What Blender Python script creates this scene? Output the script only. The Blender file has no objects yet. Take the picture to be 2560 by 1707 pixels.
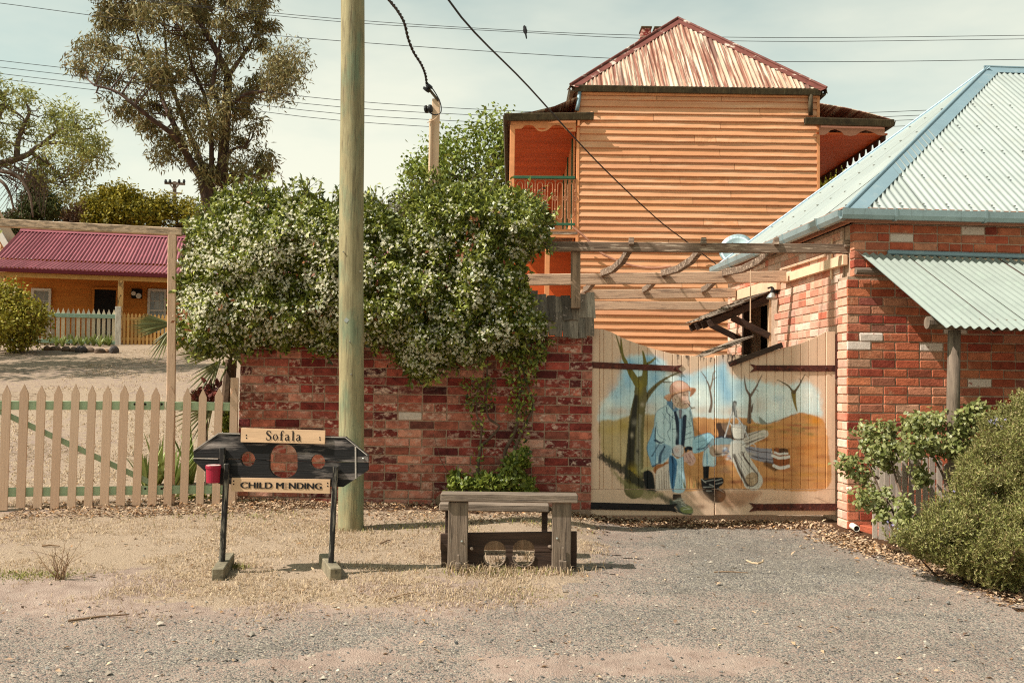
import bpy, bmesh, math, random
import numpy as np
from mathutils import Vector, Matrix

rng = np.random.default_rng(7)
random.seed(7)
sc = bpy.context.scene
COL = sc.collection

# ------------------------------------------------------------------ camera
FPX = 2560 * 35.0 / 36.0
CAM = Vector((0, 0, 1.75))
PITCH = math.atan((959 - 853.5) / FPX)
ROLL = 0.0131
_X = Vector((1, 0, 0)); _U = Vector((0, -math.sin(PITCH), math.cos(PITCH))); _F = Vector((0, math.cos(PITCH), math.sin(PITCH)))
_R = (_X * math.cos(ROLL) + _U * math.sin(ROLL)).normalized()
_UP = (_U * math.cos(ROLL) - _X * math.sin(ROLL)).normalized()
cam_data = bpy.data.cameras.new('camera'); cam = bpy.data.objects.new('camera', cam_data); COL.objects.link(cam)
cam_data.lens = 35; cam_data.sensor_width = 36; cam_data.clip_end = 3000; cam_data.clip_start = 0.05
cam.matrix_world = Matrix(((_R.x, _UP.x, -_F.x, CAM.x), (_R.y, _UP.y, -_F.y, CAM.y), (_R.z, _UP.z, -_F.z, CAM.z), (0, 0, 0, 1)))
sc.camera = cam

# ------------------------------------------------------------------ sun, sky, exposure
SUN_DIR = Vector((1.0, 0.33, -1.22)).normalized()          # the way the light travels
sun_d = bpy.data.lights.new('sun', 'SUN'); sun_d.energy = 5.0; sun_d.angle = math.radians(0.53); sun_d.color = (1.0, 0.96, 0.90)
sun = bpy.data.objects.new('sun', sun_d); COL.objects.link(sun)
sun.rotation_euler = SUN_DIR.to_track_quat('-Z', 'Y').to_euler(); sun.location = (-20, -5, 30)
world = bpy.data.worlds.new('World'); sc.world = world; world.use_nodes = True
wn = world.node_tree.nodes; wl = world.node_tree.links; wn.clear()
wo = wn.new('ShaderNodeOutputWorld'); bg = wn.new('ShaderNodeBackground'); sky = wn.new('ShaderNodeTexSky')
sky.sky_type = 'NISHITA'; sky.sun_disc = False
sky.sun_elevation = math.asin(-SUN_DIR.z); sky.sun_rotation = math.atan2(-SUN_DIR.x, -SUN_DIR.y)
sky.air_density = 1.0; sky.dust_density = 2.5; sky.ozone_density = 1.0; sky.altitude = 600
hs = wn.new('ShaderNodeHueSaturation'); hs.inputs['Saturation'].default_value = 0.72
tint = wn.new('ShaderNodeMix'); tint.data_type = 'RGBA'; tint.blend_type = 'MULTIPLY'; tint.inputs[0].default_value = 1.0
tint.inputs[7].default_value = (1.45, 1.72, 1.30, 1)
cl = wn.new('ShaderNodeMix'); cl.data_type = 'RGBA'       # thin high cloud
wtc = wn.new('ShaderNodeTexCoord'); wmp = wn.new('ShaderNodeMapping'); wmp.inputs['Scale'].default_value = (1.3, 1.3, 4.0)
wnz = wn.new('ShaderNodeTexNoise'); wnz.inputs['Scale'].default_value = 1.25; wnz.inputs['Detail'].default_value = 6; wnz.inputs['Roughness'].default_value = 0.55
wmr = wn.new('ShaderNodeMapRange'); wmr.inputs[1].default_value = 0.40; wmr.inputs[2].default_value = 0.68; wmr.inputs[3].default_value = 0.22; wmr.inputs[4].default_value = 1.0
cl.inputs[7].default_value = (9.3, 9.2, 7.6, 1)
wl.new(sky.outputs[0], hs.inputs['Color']); wl.new(hs.outputs[0], tint.inputs[6]); wl.new(tint.outputs[2], cl.inputs[6])
wl.new(wtc.outputs['Generated'], wmp.inputs[0]); wl.new(wmp.outputs[0], wnz.inputs['Vector']); wl.new(wnz.outputs[0], wmr.inputs[0]); 
wsx = wn.new('ShaderNodeSeparateXYZ'); wl.new(wtc.outputs['Generated'], wsx.inputs[0])
whz = wn.new('ShaderNodeMapRange'); whz.inputs[1].default_value = 0.14; whz.inputs[2].default_value = 0.85; whz.inputs[3].default_value = 1.0; whz.inputs[4].default_value = 0.12   # the haze thins towards the zenith
wmu = wn.new('ShaderNodeMath'); wmu.operation = 'MULTIPLY'; wl.new(wsx.outputs[2], whz.inputs[0]); wl.new(whz.outputs[0], wmu.inputs[0]); wl.new(wmr.outputs[0], wmu.inputs[1]); wl.new(wmu.outputs[0], cl.inputs[0])
wl.new(cl.outputs[2], bg.inputs['Color']); bg.inputs['Strength'].default_value = 0.078; wl.new(bg.outputs[0], wo.inputs['Surface'])
sc.view_settings.view_transform = 'Standard'; sc.view_settings.look = 'None'; sc.view_settings.gamma = 1.0
sc.view_settings.use_curve_mapping = False; sc.view_settings.exposure = 0.47
sc.render.engine = 'CYCLES'; sc.cycles.max_bounces = 6; sc.cycles.diffuse_bounces = 3; sc.cycles.glossy_bounces = 2
sc.cycles.transmission_bounces = 3; sc.cycles.transparent_max_bounces = 6; sc.cycles.use_denoising = False; sc.cycles.filter_width = 1.15; sc.cycles.sample_clamp_indirect = 4.0

# ------------------------------------------------------------------ photo pixels -> places in the world
def ray(px, py):
    d = _F + _R * ((px - 1280) / FPX) + _UP * ((853.5 - py) / FPX)
    return d
def P(px, py, D):
    d = ray(px, py); return CAM + d * (D / d.y)
def hit(px, py, pt, n):
    d = ray(px, py); return CAM + d * ((pt - CAM).dot(n) / d.dot(n))
def zA(x, y): return x * 1.08844, y * 1.08844
def z1(x, y): return x / 2.6133, y / 2.6133
def z2(x, y): return x / 1.96, 500 + y / 1.96
def z3(x, y): return 900 + x / 2.614, y / 2.614
def z4(x, y): return 1400 + x / 2.0276, y / 2.0276
def z5(x, y): return 440 + x / 2.352, 440 + y / 2.352
def z6(x, y): return 1220 + x / 2.585, 560 + y / 2.585
def z7(x, y): return 1460 + x / 3.015, 800 + y / 3.015
def zs(x, y): return 460 + x / 3.564, 1040 + y / 3.564
def zb(x, y): return 1060 + x / 4.704, 1190 + y / 4.704
def zr(x, y): return 2050 + x / 3.0157, 480 + y / 3.0157
def zq(x, y): return 2050 + x / 2.851, 950 + y / 2.851
def zc(x, y): return x / 4.611, 560 + y / 4.611
def zv(x, y): return 1240 + x / 3.483, 270 + y / 3.483

# ------------------------------------------------------------------ object helpers
ORG = {}
def _tag(o, label, cat, group, kind):
    if label: o['label'] = label
    if cat: o['category'] = cat
    if group: o['group'] = group
    if kind: o['kind'] = kind
def root(name, label, cat, loc, group=None):
    o = bpy.data.objects.new(name, None); o.empty_display_size = 0.1; COL.objects.link(o)
    o.location = loc; _tag(o, label, cat, group, None); ORG[o.name] = Vector(loc); return o

class MB:
    def __init__(s): s.v = []; s.f = []
    def add(s, vs, fs):
        o = len(s.v); s.v += [tuple(x) for x in vs]; s.f += [tuple(i + o for i in f) for f in fs]; return s
    def box(s, c, size, R=None, ch=0.0):
        hx, hy, hz = size[0] / 2, size[1] / 2, size[2] / 2
        c = Vector(c); R = R or Matrix.Identity(3)
        if ch <= 0:
            vs = [c + R @ Vector((sx * hx, sy * hy, sz * hz)) for sx in (-1, 1) for sy in (-1, 1) for sz in (-1, 1)]
            return s.add(vs, [(0, 1, 3, 2), (4, 6, 7, 5), (0, 4, 5, 1), (2, 3, 7, 6), (0, 2, 6, 4), (1, 5, 7, 3)])
        vs, fs = chbox(hx, hy, hz, ch)
        return s.add([c + R @ Vector(v) for v in vs], fs)
    def beam(s, p0, p1, w, h, up=(0, 0, 1), ch=0.004):
        """timber from p0 to p1; w = sideways, h = along up"""
        p0 = Vector(p0); p1 = Vector(p1); a = (p1 - p0); L = a.length; a = a / L
        u = Vector(up); u = (u - a * u.dot(a)).normalized(); w_ = a.cross(u)
        R = Matrix((a, w_, u)).transposed()
        return s.box((p0 + p1) / 2, (L, w, h), R, ch)
    def tube(s, pts, rad, n=8, caps=True):
        pts = [Vector(p) for p in pts]; m = len(pts)
        if not hasattr(rad, '__len__'): rad = [rad] * m
        rings = []; prev = None
        for i, p in enumerate(pts):
            t = (pts[min(i + 1, m - 1)] - pts[max(i - 1, 0)]).normalized()
            if prev is None:
                r = Vector((0, 0, 1)) if abs(t.z) < 0.9 else Vector((1, 0, 0))
            else: r = prev
            x = (r - t * r.dot(t)).normalized(); prev = x; y = t.cross(x)
            rings.append([p + (x * math.cos(2 * math.pi * k / n) + y * math.sin(2 * math.pi * k / n)) * rad[i] for k in range(n)])
        vs = [v for r in rings for v in r]
        fs = [(i * n + k, i * n + (k + 1) % n, (i + 1) * n + (k + 1) % n, (i + 1) * n + k) for i in range(m - 1) for k in range(n)]
        if caps: fs += [tuple(range(n - 1, -1, -1)), tuple(range((m - 1) * n, m * n))]
        return s.add(vs, fs)
    def prism(s, poly, O, U, V_, N, depth):
        """polygon (u,v) in the plane O,U,V extruded by depth along N"""
        O = Vector(O); U = Vector(U); V_ = Vector(V_); N = Vector(N); n = len(poly)
        a = [O + U * p[0] + V_ * p[1] for p in poly]; b = [x + N * depth for x in a]
        fs = [tuple(range(n)), tuple(range(2 * n - 1, n - 1, -1))] + [(i, n + i, n + (i + 1) % n, (i + 1) % n) for i in range(n)]
        return s.add(a + b, fs)
    def lathe(s, prof, O, axis=(0, 0, 1), n=16):
        O = Vector(O); a = Vector(axis).normalized(); r = Vector((0, 0, 1)) if abs(a.z) < 0.9 else Vector((1, 0, 0))
        x = (r - a * r.dot(a)).normalized(); y = a.cross(x); m = len(prof)
        vs = [O + a * h + (x * math.cos(2 * math.pi * k / n) + y * math.sin(2 * math.pi * k / n)) * rr for rr, h in prof for k in range(n)]
        fs = [(i * n + k, i * n + (k + 1) % n, (i + 1) * n + (k + 1) % n, (i + 1) * n + k) for i in range(m - 1) for k in range(n)]
        fs += [tuple(range(n - 1, -1, -1)), tuple(range((m - 1) * n, m * n))]
        return s.add(vs, fs)

def chbox(hx, hy, hz, c):
    H = (hx, hy, hz); c = min(c, 0.45 * min(H)); vs = []; idx = {}
    for sx in (-1, 1):
        for sy in (-1, 1):
            for sz in (-1, 1):
                sg = (sx, sy, sz)
                for k in range(3):
                    idx[(sg, k)] = len(vs); vs.append(tuple(sg[i] * (H[i] if i == k else H[i] - c) for i in range(3)))
    fs = []
    for k in range(3):
        i, j = (k + 1) % 3, (k + 2) % 3
        for s_ in (-1, 1):
            q = []
            for a, b in ((-1, -1), (1, -1), (1, 1), (-1, 1)):
                sg = [0, 0, 0]; sg[k] = s_; sg[i] = a; sg[j] = b; q.append(idx[(tuple(sg), k)])
            fs.append(q)
        for a in (-1, 1):
            for b in (-1, 1):
                l = []
                for e in (-1, 1):
                    sg = [0, 0, 0]; sg[k] = e; sg[i] = a; sg[j] = b; l.append(tuple(sg))
                fs.append([idx[(l[0], i)], idx[(l[0], j)], idx[(l[1], j)], idx[(l[1], i)]])
    for sx in (-1, 1):
        for sy in (-1, 1):
            for sz in (-1, 1):
                fs.append([idx[((sx, sy, sz), k)] for k in range(3)])
    out = []
    for f in fs:
        p = [Vector(vs[i]) for i in f]; n = (p[1] - p[0]).cross(p[2] - p[0]); ctr = sum(p, Vector()) / len(p)
        out.append(tuple(f) if n.dot(ctr) > 0 else tuple(reversed(f)))
    return vs, out

def mesh(name, vs, fs, mats, smooth=False):
    me = bpy.data.meshes.new(name); me.from_pydata([tuple(v) for v in vs], [], fs)
    for m in (mats if isinstance(mats, (list, tuple)) else [mats]): me.materials.append(m)
    if smooth: me.polygons.foreach_set('use_smooth', [True] * len(me.polygons))
    me.update(); return me
def npmesh(name, v, f, m):
    """numpy arrays: v (N,3), f (M,k)"""
    me = bpy.data.meshes.new(name); k = f.shape[1]
    me.vertices.add(len(v)); me.vertices.foreach_set('co', np.ascontiguousarray(v, dtype=np.float32).ravel())
    me.loops.add(f.size); me.loops.foreach_set('vertex_index', np.ascontiguousarray(f, dtype=np.int32).ravel())
    me.polygons.add(len(f)); me.polygons.foreach_set('loop_start', np.arange(0, f.size, k, dtype=np.int32))
    me.update(calc_edges=True); me.materials.append(m); return me
def obj(name, me, parent=None, org=None):
    o = bpy.data.objects.new(name, me); COL.objects.link(o)
    if parent: o.parent = parent
    return o
def part(name, mb, m, parent, label=None, smooth=False, kind=None):
    """a part modelled in world coordinates; its origin is its thing's"""
    og = ORG[parent.name]
    me = mesh(name, [Vector(v) - og for v in mb.v], mb.f, m, smooth)
    o = obj(name, me, parent); ORG[o.name] = og; _tag(o, label, None, None, kind); return o
def nppart(name, v, f, m, parent, kind=None, label=None):
    og = ORG[parent.name]; o = obj(name, npmesh(name, v - np.array(og), f, m), parent); ORG[o.name] = og
    _tag(o, label, None, None, kind); return o
def solo(name, mb, m, label, cat, loc, group=None, kind=None, smooth=False):
    loc = Vector(loc); me = mesh(name, [Vector(v) - loc for v in mb.v], mb.f, m, smooth)
    o = obj(name, me); o.location = loc; ORG[o.name] = loc; _tag(o, label, cat, group, kind); return o
def piece(name, me, parent, M, label=None):
    """shared mesh placed by world matrix M under parent (parents are never rotated)"""
    o = bpy.data.objects.new(name, me); COL.objects.link(o); o.parent = parent
    o.matrix_local = Matrix.Translation(-ORG[parent.name]) @ M; ORG[o.name] = M.translation.copy()
    if label: o['label'] = label
    return o
def frame(O, X, Y, Z, sx=1, sy=1, sz=1):
    M = Matrix((Vector(X) * sx, Vector(Y) * sy, Vector(Z) * sz)).transposed().to_4x4(); M.translation = Vector(O); return M

# ------------------------------------------------------------------ noise in numpy
def _hash(ix, iy, iz):
    n = (ix * 374761393 + iy * 668265263 + iz * 2147483647 + 1274126177) & 0x7fffffff
    n = ((n ^ (n >> 13)) * 1274126177) & 0x7fffffff
    return ((n ^ (n >> 16)) & 0xffff) / 65535.0
def vnoise(x, y, z=0.0):
    x = np.asarray(x, float); y = np.asarray(y, float); z = np.zeros_like(x) + z
    ix = np.floor(x).astype(np.int64); iy = np.floor(y).astype(np.int64); iz = np.floor(z).astype(np.int64)
    fx, fy, fz = x - ix, y - iy, z - iz
    fx, fy, fz = (t * t * (3 - 2 * t) for t in (fx, fy, fz)); r = 0
    for a in (0, 1):
        for b in (0, 1):
            for c in (0, 1):
                r = r + (fx if a else 1 - fx) * (fy if b else 1 - fy) * (fz if c else 1 - fz) * _hash(ix + a, iy + b, iz + c)
    return r
def fbm(x, y, z=0.0, o=4):
    r = 0; a = 0.5; t = 0
    for k in range(o):
        r = r + a * vnoise(np.asarray(x) * 2 ** k + 17 * k, np.asarray(y) * 2 ** k + 5 * k, np.asarray(z) * 2 ** k); t += a; a *= 0.5
    return r / t
def sstep(a, b, x):
    t = np.clip((np.asarray(x, float) - a) / (b - a), 0, 1); return t * t * (3 - 2 * t)
def inpoly(px, py, poly):
    poly = np.asarray(poly, float); r = np.zeros(np.shape(px), bool); j = len(poly) - 1
    for i in range(len(poly)):
        xi, yi = poly[i]; xj, yj = poly[j]
        with np.errstate(divide='ignore', invalid='ignore'):
            c = ((yi > py) != (yj > py)) & (px < (xj - xi) * (py - yi) / (yj - yi + 1e-12) + xi)
        r ^= c; j = i
    return r
def edgedist(px, py, poly):
    poly = np.asarray(poly, float); d = np.full(np.shape(px), 1e9)
    for i in range(len(poly)):
        a = poly[i]; b = poly[(i + 1) % len(poly)]; ab = b - a; L = (ab ** 2).sum() + 1e-12
        t = np.clip(((px - a[0]) * ab[0] + (py - a[1]) * ab[1]) / L, 0, 1)
        d = np.minimum(d, np.hypot(px - a[0] - t * ab[0], py - a[1] - t * ab[1]))
    return d
def catmull(pts, n=6, closed=True):
    pts = np.asarray(pts, float); m = len(pts); out = []
    for i in range(m if closed else m - 1):
        if closed: p0, p1, p2, p3 = pts[i - 1], pts[i], pts[(i + 1) % m], pts[(i + 2) % m]
        else: p0, p1, p2, p3 = pts[max(i - 1, 0)], pts[i], pts[i + 1], pts[min(i + 2, m - 1)]
        for k in range(n):
            t = k / n
            out.append(0.5 * (2 * p1 + (p2 - p0) * t + (2 * p0 - 5 * p1 + 4 * p2 - p3) * t * t + (3 * p1 - p0 - 3 * p2 + p3) * t ** 3))
    if not closed: out.append(pts[-1])
    return np.array(out)

# ------------------------------------------------------------------ materials
def S(r, g, b):
    f = lambda c: (c / 255 / 12.92) if c <= 10 else ((c / 255 + 0.055) / 1.055) ** 2.4
    return (f(r), f(g), f(b))
def _ramp(nt, cols, interp='LINEAR', lo=0.0, hi=1.0):
    r = nt.nodes.new('ShaderNodeValToRGB'); e = r.color_ramp.elements; r.color_ramp.interpolation = interp
    n = len(cols)
    while len(e) < n: e.new(0.5)
    for i, c in enumerate(cols):
        e[i].position = lo + (hi - lo) * (i / max(n - 1, 1) if interp != 'CONSTANT' else i / n); e[i].color = (*c, 1)
    return r
def _math(nt, op, a, b=None, clamp=False):
    m = nt.nodes.new('ShaderNodeMath'); m.operation = op; m.use_clamp = clamp
    for i, x in enumerate((a, b)):
        if x is None: continue
        if isinstance(x, (int, float)): m.inputs[i].default_value = x
        else: nt.links.new(x, m.inputs[i])
    return m.outputs[0]
def _mix(nt, fac, a, b, mode='MIX'):
    m = nt.nodes.new('ShaderNodeMix'); m.data_type = 'RGBA'; m.blend_type = mode
    for i, x in ((0, fac), (6, a), (7, b)):
        if isinstance(x, (int, float)): m.inputs[i].default_value = x
        elif isinstance(x, tuple): m.inputs[i].default_value = (*x[:3], 1)
        else: nt.links.new(x, m.inputs[i])
    return m.outputs[2]
def _map(nt, v, a, b, c, d):
    m = nt.nodes.new('ShaderNodeMapRange'); nt.links.new(v, m.inputs[0])
    for i, x in enumerate((a, b, c, d)): m.inputs[i + 1].default_value = x
    return m.outputs[0]
def _noise(nt, vec, scale, stretch=(1, 1, 1), detail=5, rough=0.6):
    mp = nt.nodes.new('ShaderNodeMapping'); mp.inputs['Scale'].default_value = stretch; nt.links.new(vec, mp.inputs[0])
    n = nt.nodes.new('ShaderNodeTexNoise'); n.inputs['Scale'].default_value = scale; n.inputs['Detail'].default_value = detail
    n.inputs['Roughness'].default_value = rough; nt.links.new(mp.outputs[0], n.inputs['Vector']); return n.outputs[0]
def mat(name, pal, n=(0.75, 1.2), scale=6, stretch=(1, 1, 1), over=(), rough=0.85, bump=0.3, bscale=None, bstretch=None, metal=0.0, spec=0.25,
        var=0.08, transl=0.0, attr=None, world=False, bdist=0.01):
    """pal: colours picked by the piece's own random number; n: noise brightness range; over: (colour, scale, stretch, lo, hi, amount[, byrand]) stains"""
    m = bpy.data.materials.new(name); m.use_nodes = True; nt = m.node_tree; nd = nt.nodes; L = nt.links
    bs = nd['Principled BSDF']; tc = nd.new('ShaderNodeTexCoord'); oi = nd.new('ShaderNodeObjectInfo'); ge = nd.new('ShaderNodeNewGeometry')
    rnd = _math(nt, 'FRACT', _math(nt, 'ADD', oi.outputs['Random'], _math(nt, 'MULTIPLY', ge.outputs['Random Per Island'], 7.31)))
    rnd2 = _math(nt, 'FRACT', _math(nt, 'MULTIPLY', rnd, 37.77)); rnd3 = _math(nt, 'FRACT', _math(nt, 'MULTIPLY', rnd, 91.3))
    va = nd.new('ShaderNodeVectorMath'); va.operation = 'ADD'; cb = nd.new('ShaderNodeCombineXYZ')
    off = _math(nt, 'MULTIPLY', rnd, 0.0 if world else 37.0)
    for i in range(3): L.new(off, cb.inputs[i])
    if world: L.new(ge.outputs['Position'], va.inputs[0])
    else: L.new(tc.outputs['Object'], va.inputs[0])
    L.new(cb.outputs[0], va.inputs[1]); vec = va.outputs[0]
    if attr:
        at = nd.new('ShaderNodeAttribute'); at.attribute_name = attr; base = at.outputs['Color']
    elif len(pal) == 1:
        r = nd.new('ShaderNodeRGB'); r.outputs[0].default_value = (*pal[0], 1); base = r.outputs[0]
    else:
        r = _ramp(nt, pal); L.new(rnd, r.inputs[0]); base = r.outputs[0]
    n1 = _noise(nt, vec, scale, stretch)
    fac = _map(nt, n1, 0.3, 0.7, n[0], n[1])
    fac = _math(nt, 'MULTIPLY', fac, _map(nt, rnd2, 0, 1, 1 - var, 1 + var))
    gv = nd.new('ShaderNodeCombineColor')
    for i in range(3): L.new(fac, gv.inputs[i])
    base = _mix(nt, 1.0, base, gv.outputs[0], 'MULTIPLY')
    for ov in over:
        c, s_, st, lo, hi, am = ov[:6]
        nn = _noise(nt, vec, s_, st, 6, 0.65); mk = _map(nt, nn, lo, hi, 0, am)
        if len(ov) > 6: mk = _math(nt, 'MULTIPLY', mk, _map(nt, rnd3, ov[6], min(ov[6] + 0.35, 1.0), 0, 1))
        base = _mix(nt, mk, base, c)
    L.new(base, bs.inputs['Base Color'])
    bs.inputs['Roughness'].default_value = rough; bs.inputs['Metallic'].default_value = metal; bs.inputs['Specular IOR Level'].default_value = spec
    if bump > 0:
        bn = _noise(nt, vec, bscale or scale * 2.5, bstretch or stretch, 6, 0.65)
        bp = nd.new('ShaderNodeBump'); bp.inputs['Strength'].default_value = bump; bp.inputs['Distance'].default_value = bdist
        L.new(bn, bp.inputs['Height']); L.new(bp.outputs[0], bs.inputs['Normal'])
    if transl > 0:
        tr = nd.new('ShaderNodeBsdfTranslucent'); L.new(base, tr.inputs['Color']); mx = nd.new('ShaderNodeMixShader'); mx.inputs[0].default_value = transl
        L.new(bs.outputs[0], mx.inputs[1]); L.new(tr.outputs[0], mx.inputs[2]); L.new(mx.outputs[0], nd['Material Output'].inputs['Surface'])
    return m

# ================================================================== THE GROUND
def gz(x, y):
    x = np.asarray(x, float); y = np.asarray(y, float)
    front = np.where(y > 0, -(1.837 - 0.067 * np.minimum(y, 10.0)), -1.837 + 0.02 * np.maximum(y, -60))
    front = front - 0.16 * sstep(0.1, 1.3, x) * sstep(7.0, 9.5, y)
    left = -1.17 + 0.116 * np.clip(y - 10, 0, 18.5) + 0.02 * np.clip(y - 28.5, 0, 60)
    right = -1.335 + 0.012 * np.clip(y - 10, 0, 200)
    w = sstep(-1.0, -2.8, x - 0.12 * np.clip(y - 14, 0, 20))
    back = left * w + right * (1 - w)
    t = sstep(9.6, 10.4, y)
    e = front * (1 - t) + back * t
    return e + 1.75
def G(x, y): return float(gz(x, y))
def Gp(px, py, lo=3.0, hi=40.0):
    """where the view through a photo pixel meets the ground"""
    ds = np.arange(lo, hi + 8, 0.25); pts = [P(px, py, d) for d in ds]; k = next((i for i, p in enumerate(pts) if p.z <= G(p.x, p.y)), len(ds) - 1)
    lo, hi = ds[max(k - 1, 0)], ds[k]
    for _ in range(30):
        mid = (lo + hi) / 2; p = P(px, py, mid)
        if p.z > G(p.x, p.y): lo = mid
        else: hi = mid
    return P(px, py, hi)

def axis(segs):
    out = []
    for a, b, s in segs: out += list(np.arange(a, b - 1e-6, s))
    out.append(segs[-1][1]); return np.array(out)
gx = axis([(-500, -60, 55), (-60, -16, 4), (-16, -6, 0.5), (-6, 5, 0.05), (5, 12, 0.5), (12, 60, 6), (60, 500, 55)])
gy = axis([(-300, -20, 40), (-20, 2, 1.5), (2, 3.5, 0.25), (3.5, 11.0, 0.05), (11, 32, 0.35), (32, 80, 4), (80, 900, 60)])
GX, GY = np.meshgrid(gx, gy)
near = sstep(2.5, 4, GY) * sstep(12, 10, GY) * sstep(-7, -5.5, GX) * sstep(6, 4.5, GX)
GZ = gz(GX, GY) + near * (0.028 * (fbm(GX * 1.3, GY * 1.3, 3) - 0.5) + 0.016 * (fbm(GX * 9, GY * 9, 7) - 0.5))
nx, ny = len(gx), len(gy)
gv = np.stack([GX.ravel(), GY.ravel(), GZ.ravel()], 1)
ii = (np.arange(ny - 1)[:, None] * nx + np.arange(nx - 1)[None, :]).ravel()
gf = np.stack([ii, ii + 1, ii + nx + 1, ii + nx], 1)
# zones: R gravel, G straw, B dark leafy soil
wob = (fbm(GX * 1.1, GY * 1.1, 1) - 0.5) * 1.6
def drive_left(y): return np.interp(y, [3.0, 5.0, 5.6, 6.0, 6.5, 7.0, 8.0, 9.9], [-6.0, -2.2, -0.9, -0.1, 0.42, 0.62, 0.78, 0.74])
def drive_right(y): return np.interp(y, [3.0, 5.5, 6.7, 7.9, 9.0, 9.7], [4.6, 3.75, 3.4, 3.15, 3.1, 3.05])
grav = sstep(6.9, 5.6, GY + wob * 0.9) * (0.45 + 0.55 * sstep(-3.5, 0.5, GX + wob))
grav = np.maximum(grav, 0.55 * sstep(-0.5, 0.4, GX - drive_left(GY) + wob * 0.5) * sstep(9.9, 9.5, GY))
straw = sstep(6.3, 7.1, GY + wob) * sstep(1.2, 0.3, GX + wob * 0.4) * (0.55 + 0.45 * sstep(-4.2, -2.6, GX + wob)); straw = np.maximum(straw, sstep(9.4, 9.9, GY) * (.38 + .5 * sstep(.42, .6, fbm(GX * .5, GY * .25, 4))))
soil = sstep(9.15, 9.75, GY + 0.4 * wob) * sstep(10.3, 9.9, GY) * sstep(-2.7, -2.2, GX) * sstep(0.95, 0.6, GX)
soil = np.maximum(soil, sstep(2.95, 3.3, GX + 0.3 * wob) * sstep(11, 9.5, GY) * sstep(4.5, 6, GY) * sstep(5.6, 4.6, GX + .4 * wob))
soil = np.maximum(soil, .42 * sstep(10.5, 12, GY) * sstep(.46, .62, fbm(GX * .7, GY * .35, 12)) * (GY < 60))
soil = np.maximum(soil, 0.75 * sstep(9.55, 9.75, GY + 0.08 * wob) * sstep(10.2, 9.9, GY) * sstep(0.5, 0.9, GX) * sstep(3.2, 3.0, GX))

def ground_mat(name, drive=False):
    m = bpy.data.materials.new(name); m.use_nodes = True; nt = m.node_tree; nd = nt.nodes; L = nt.links
    bs = nd['Principled BSDF']; ge = nd.new('ShaderNodeNewGeometry'); vec = ge.outputs['Position']
    at = nd.new('ShaderNodeAttribute'); at.attribute_name = 'zones'; sp = nd.new('ShaderNodeSeparateColor'); L.new(at.outputs['Color'], sp.inputs[0])
    nf = _noise(nt, vec, 70, (1, 1, 1), 3, 0.7); nm = _noise(nt, vec, 9, (1, 1, 1), 6, 0.65); nb = _noise(nt, vec, 2.2, (1, 1, 1), 5, 0.6)
    vo = nd.new('ShaderNodeTexVoronoi'); vo.inputs['Scale'].default_value = 115; L.new(vec, vo.inputs['Vector'])
    vs = nd.new('ShaderNodeSeparateColor'); L.new(vo.outputs['Color'], vs.inputs[0])
    dirt = _ramp(nt, [S(146, 120, 106), S(176, 150, 134), S(196, 172, 154)], lo=0.28, hi=0.72); L.new(nm, dirt.inputs[0])
    dirt2 = _mix(nt, _map(nt, nf, 0.35, 0.65, 0, 0.5), dirt.outputs[0], S(176, 152, 134), 'MIX')
    strw = _ramp(nt, [S(118, 94, 76), S(172, 146, 120), S(202, 176, 150), S(158, 132, 108)], lo=0.25, hi=0.75); L.new(nf, strw.inputs[0])
    strw2 = _mix(nt, _map(nt, nb, 0.4, 0.7, 0, 0.35), strw.outputs[0], S(140, 120, 96), 'MIX')
    grv = _ramp(nt, [S(60, 58, 57), S(122, 116, 110), S(156, 145, 132), S(98, 95, 94), S(204, 190, 168), S(130, 121, 112)]); L.new(vs.outputs[0], grv.inputs[0])
    grv2 = _mix(nt, _map(nt, nm, 0.35, 0.65, 0.0, 0.35), grv.outputs[0], S(120, 104, 88), 'MIX')
    sl = _ramp(nt, [S(48, 34, 26), S(96, 68, 48), S(140, 104, 70)], lo=0.3, hi=0.75); L.new(nf, sl.inputs[0])
    def blend(val, noise, w):
        v = _math(nt, 'ADD', val, _math(nt, 'MULTIPLY', _math(nt, 'SUBTRACT', noise, 0.5), w)); return _map(nt, v, 0.4, 0.6, 0, 1)
    c = dirt2
    c = _mix(nt, blend(sp.outputs[1], nm, 1.6), c, strw2)
    gval = _math(nt, 'ADD', sp.outputs[0], _math(nt, 'MULTIPLY', _math(nt, 'MULTIPLY', _math(nt, 'SUBTRACT', vs.outputs[1], 0.5), 0.9), _map(nt, sp.outputs[0], 0.05, 0.35, 0, 1)))
    c = _mix(nt, blend(gval, nm, 1.1), c, grv2)
    c = _mix(nt, blend(sp.outputs[2], nm, 1.0), c, sl.outputs[0])
    c = _mix(nt, 1.0, c, _mix(nt, _map(nt, nb, 0.3, 0.7, 0, 1), (0.62, 0.62, 0.62), (0.80, 0.80, 0.80)), 'MULTIPLY')
    L.new(c, bs.inputs['Base Color']); bs.inputs['Roughness'].default_value = 0.95; bs.inputs['Specular IOR Level'].default_value = 0.15
    bp = nd.new('ShaderNodeBump'); bp.inputs['Strength'].default_value = 0.7; bp.inputs['Distance'].default_value = 0.012
    hgt = _math(nt, 'ADD', _math(nt, 'MULTIPLY', nf, 0.8), _math(nt, 'ADD', nm, _math(nt, 'MULTIPLY', vo.outputs['Distance'], -0.6)))
    L.new(hgt, bp.inputs['Height']); L.new(bp.outputs[0], bs.inputs['Normal'])
    return m
M_ground = ground_mat('dry_ground')
def zones(me, r, g, b):
    a = me.attributes.new('zones', 'FLOAT_COLOR', 'POINT')
    a.data.foreach_set('color', np.stack([r.ravel(), g.ravel(), b.ravel(), np.ones(r.size)], 1).astype(np.float32).ravel())
me = npmesh('ground', gv, gf, M_ground); zones(me, grav, straw, soil)
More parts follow.
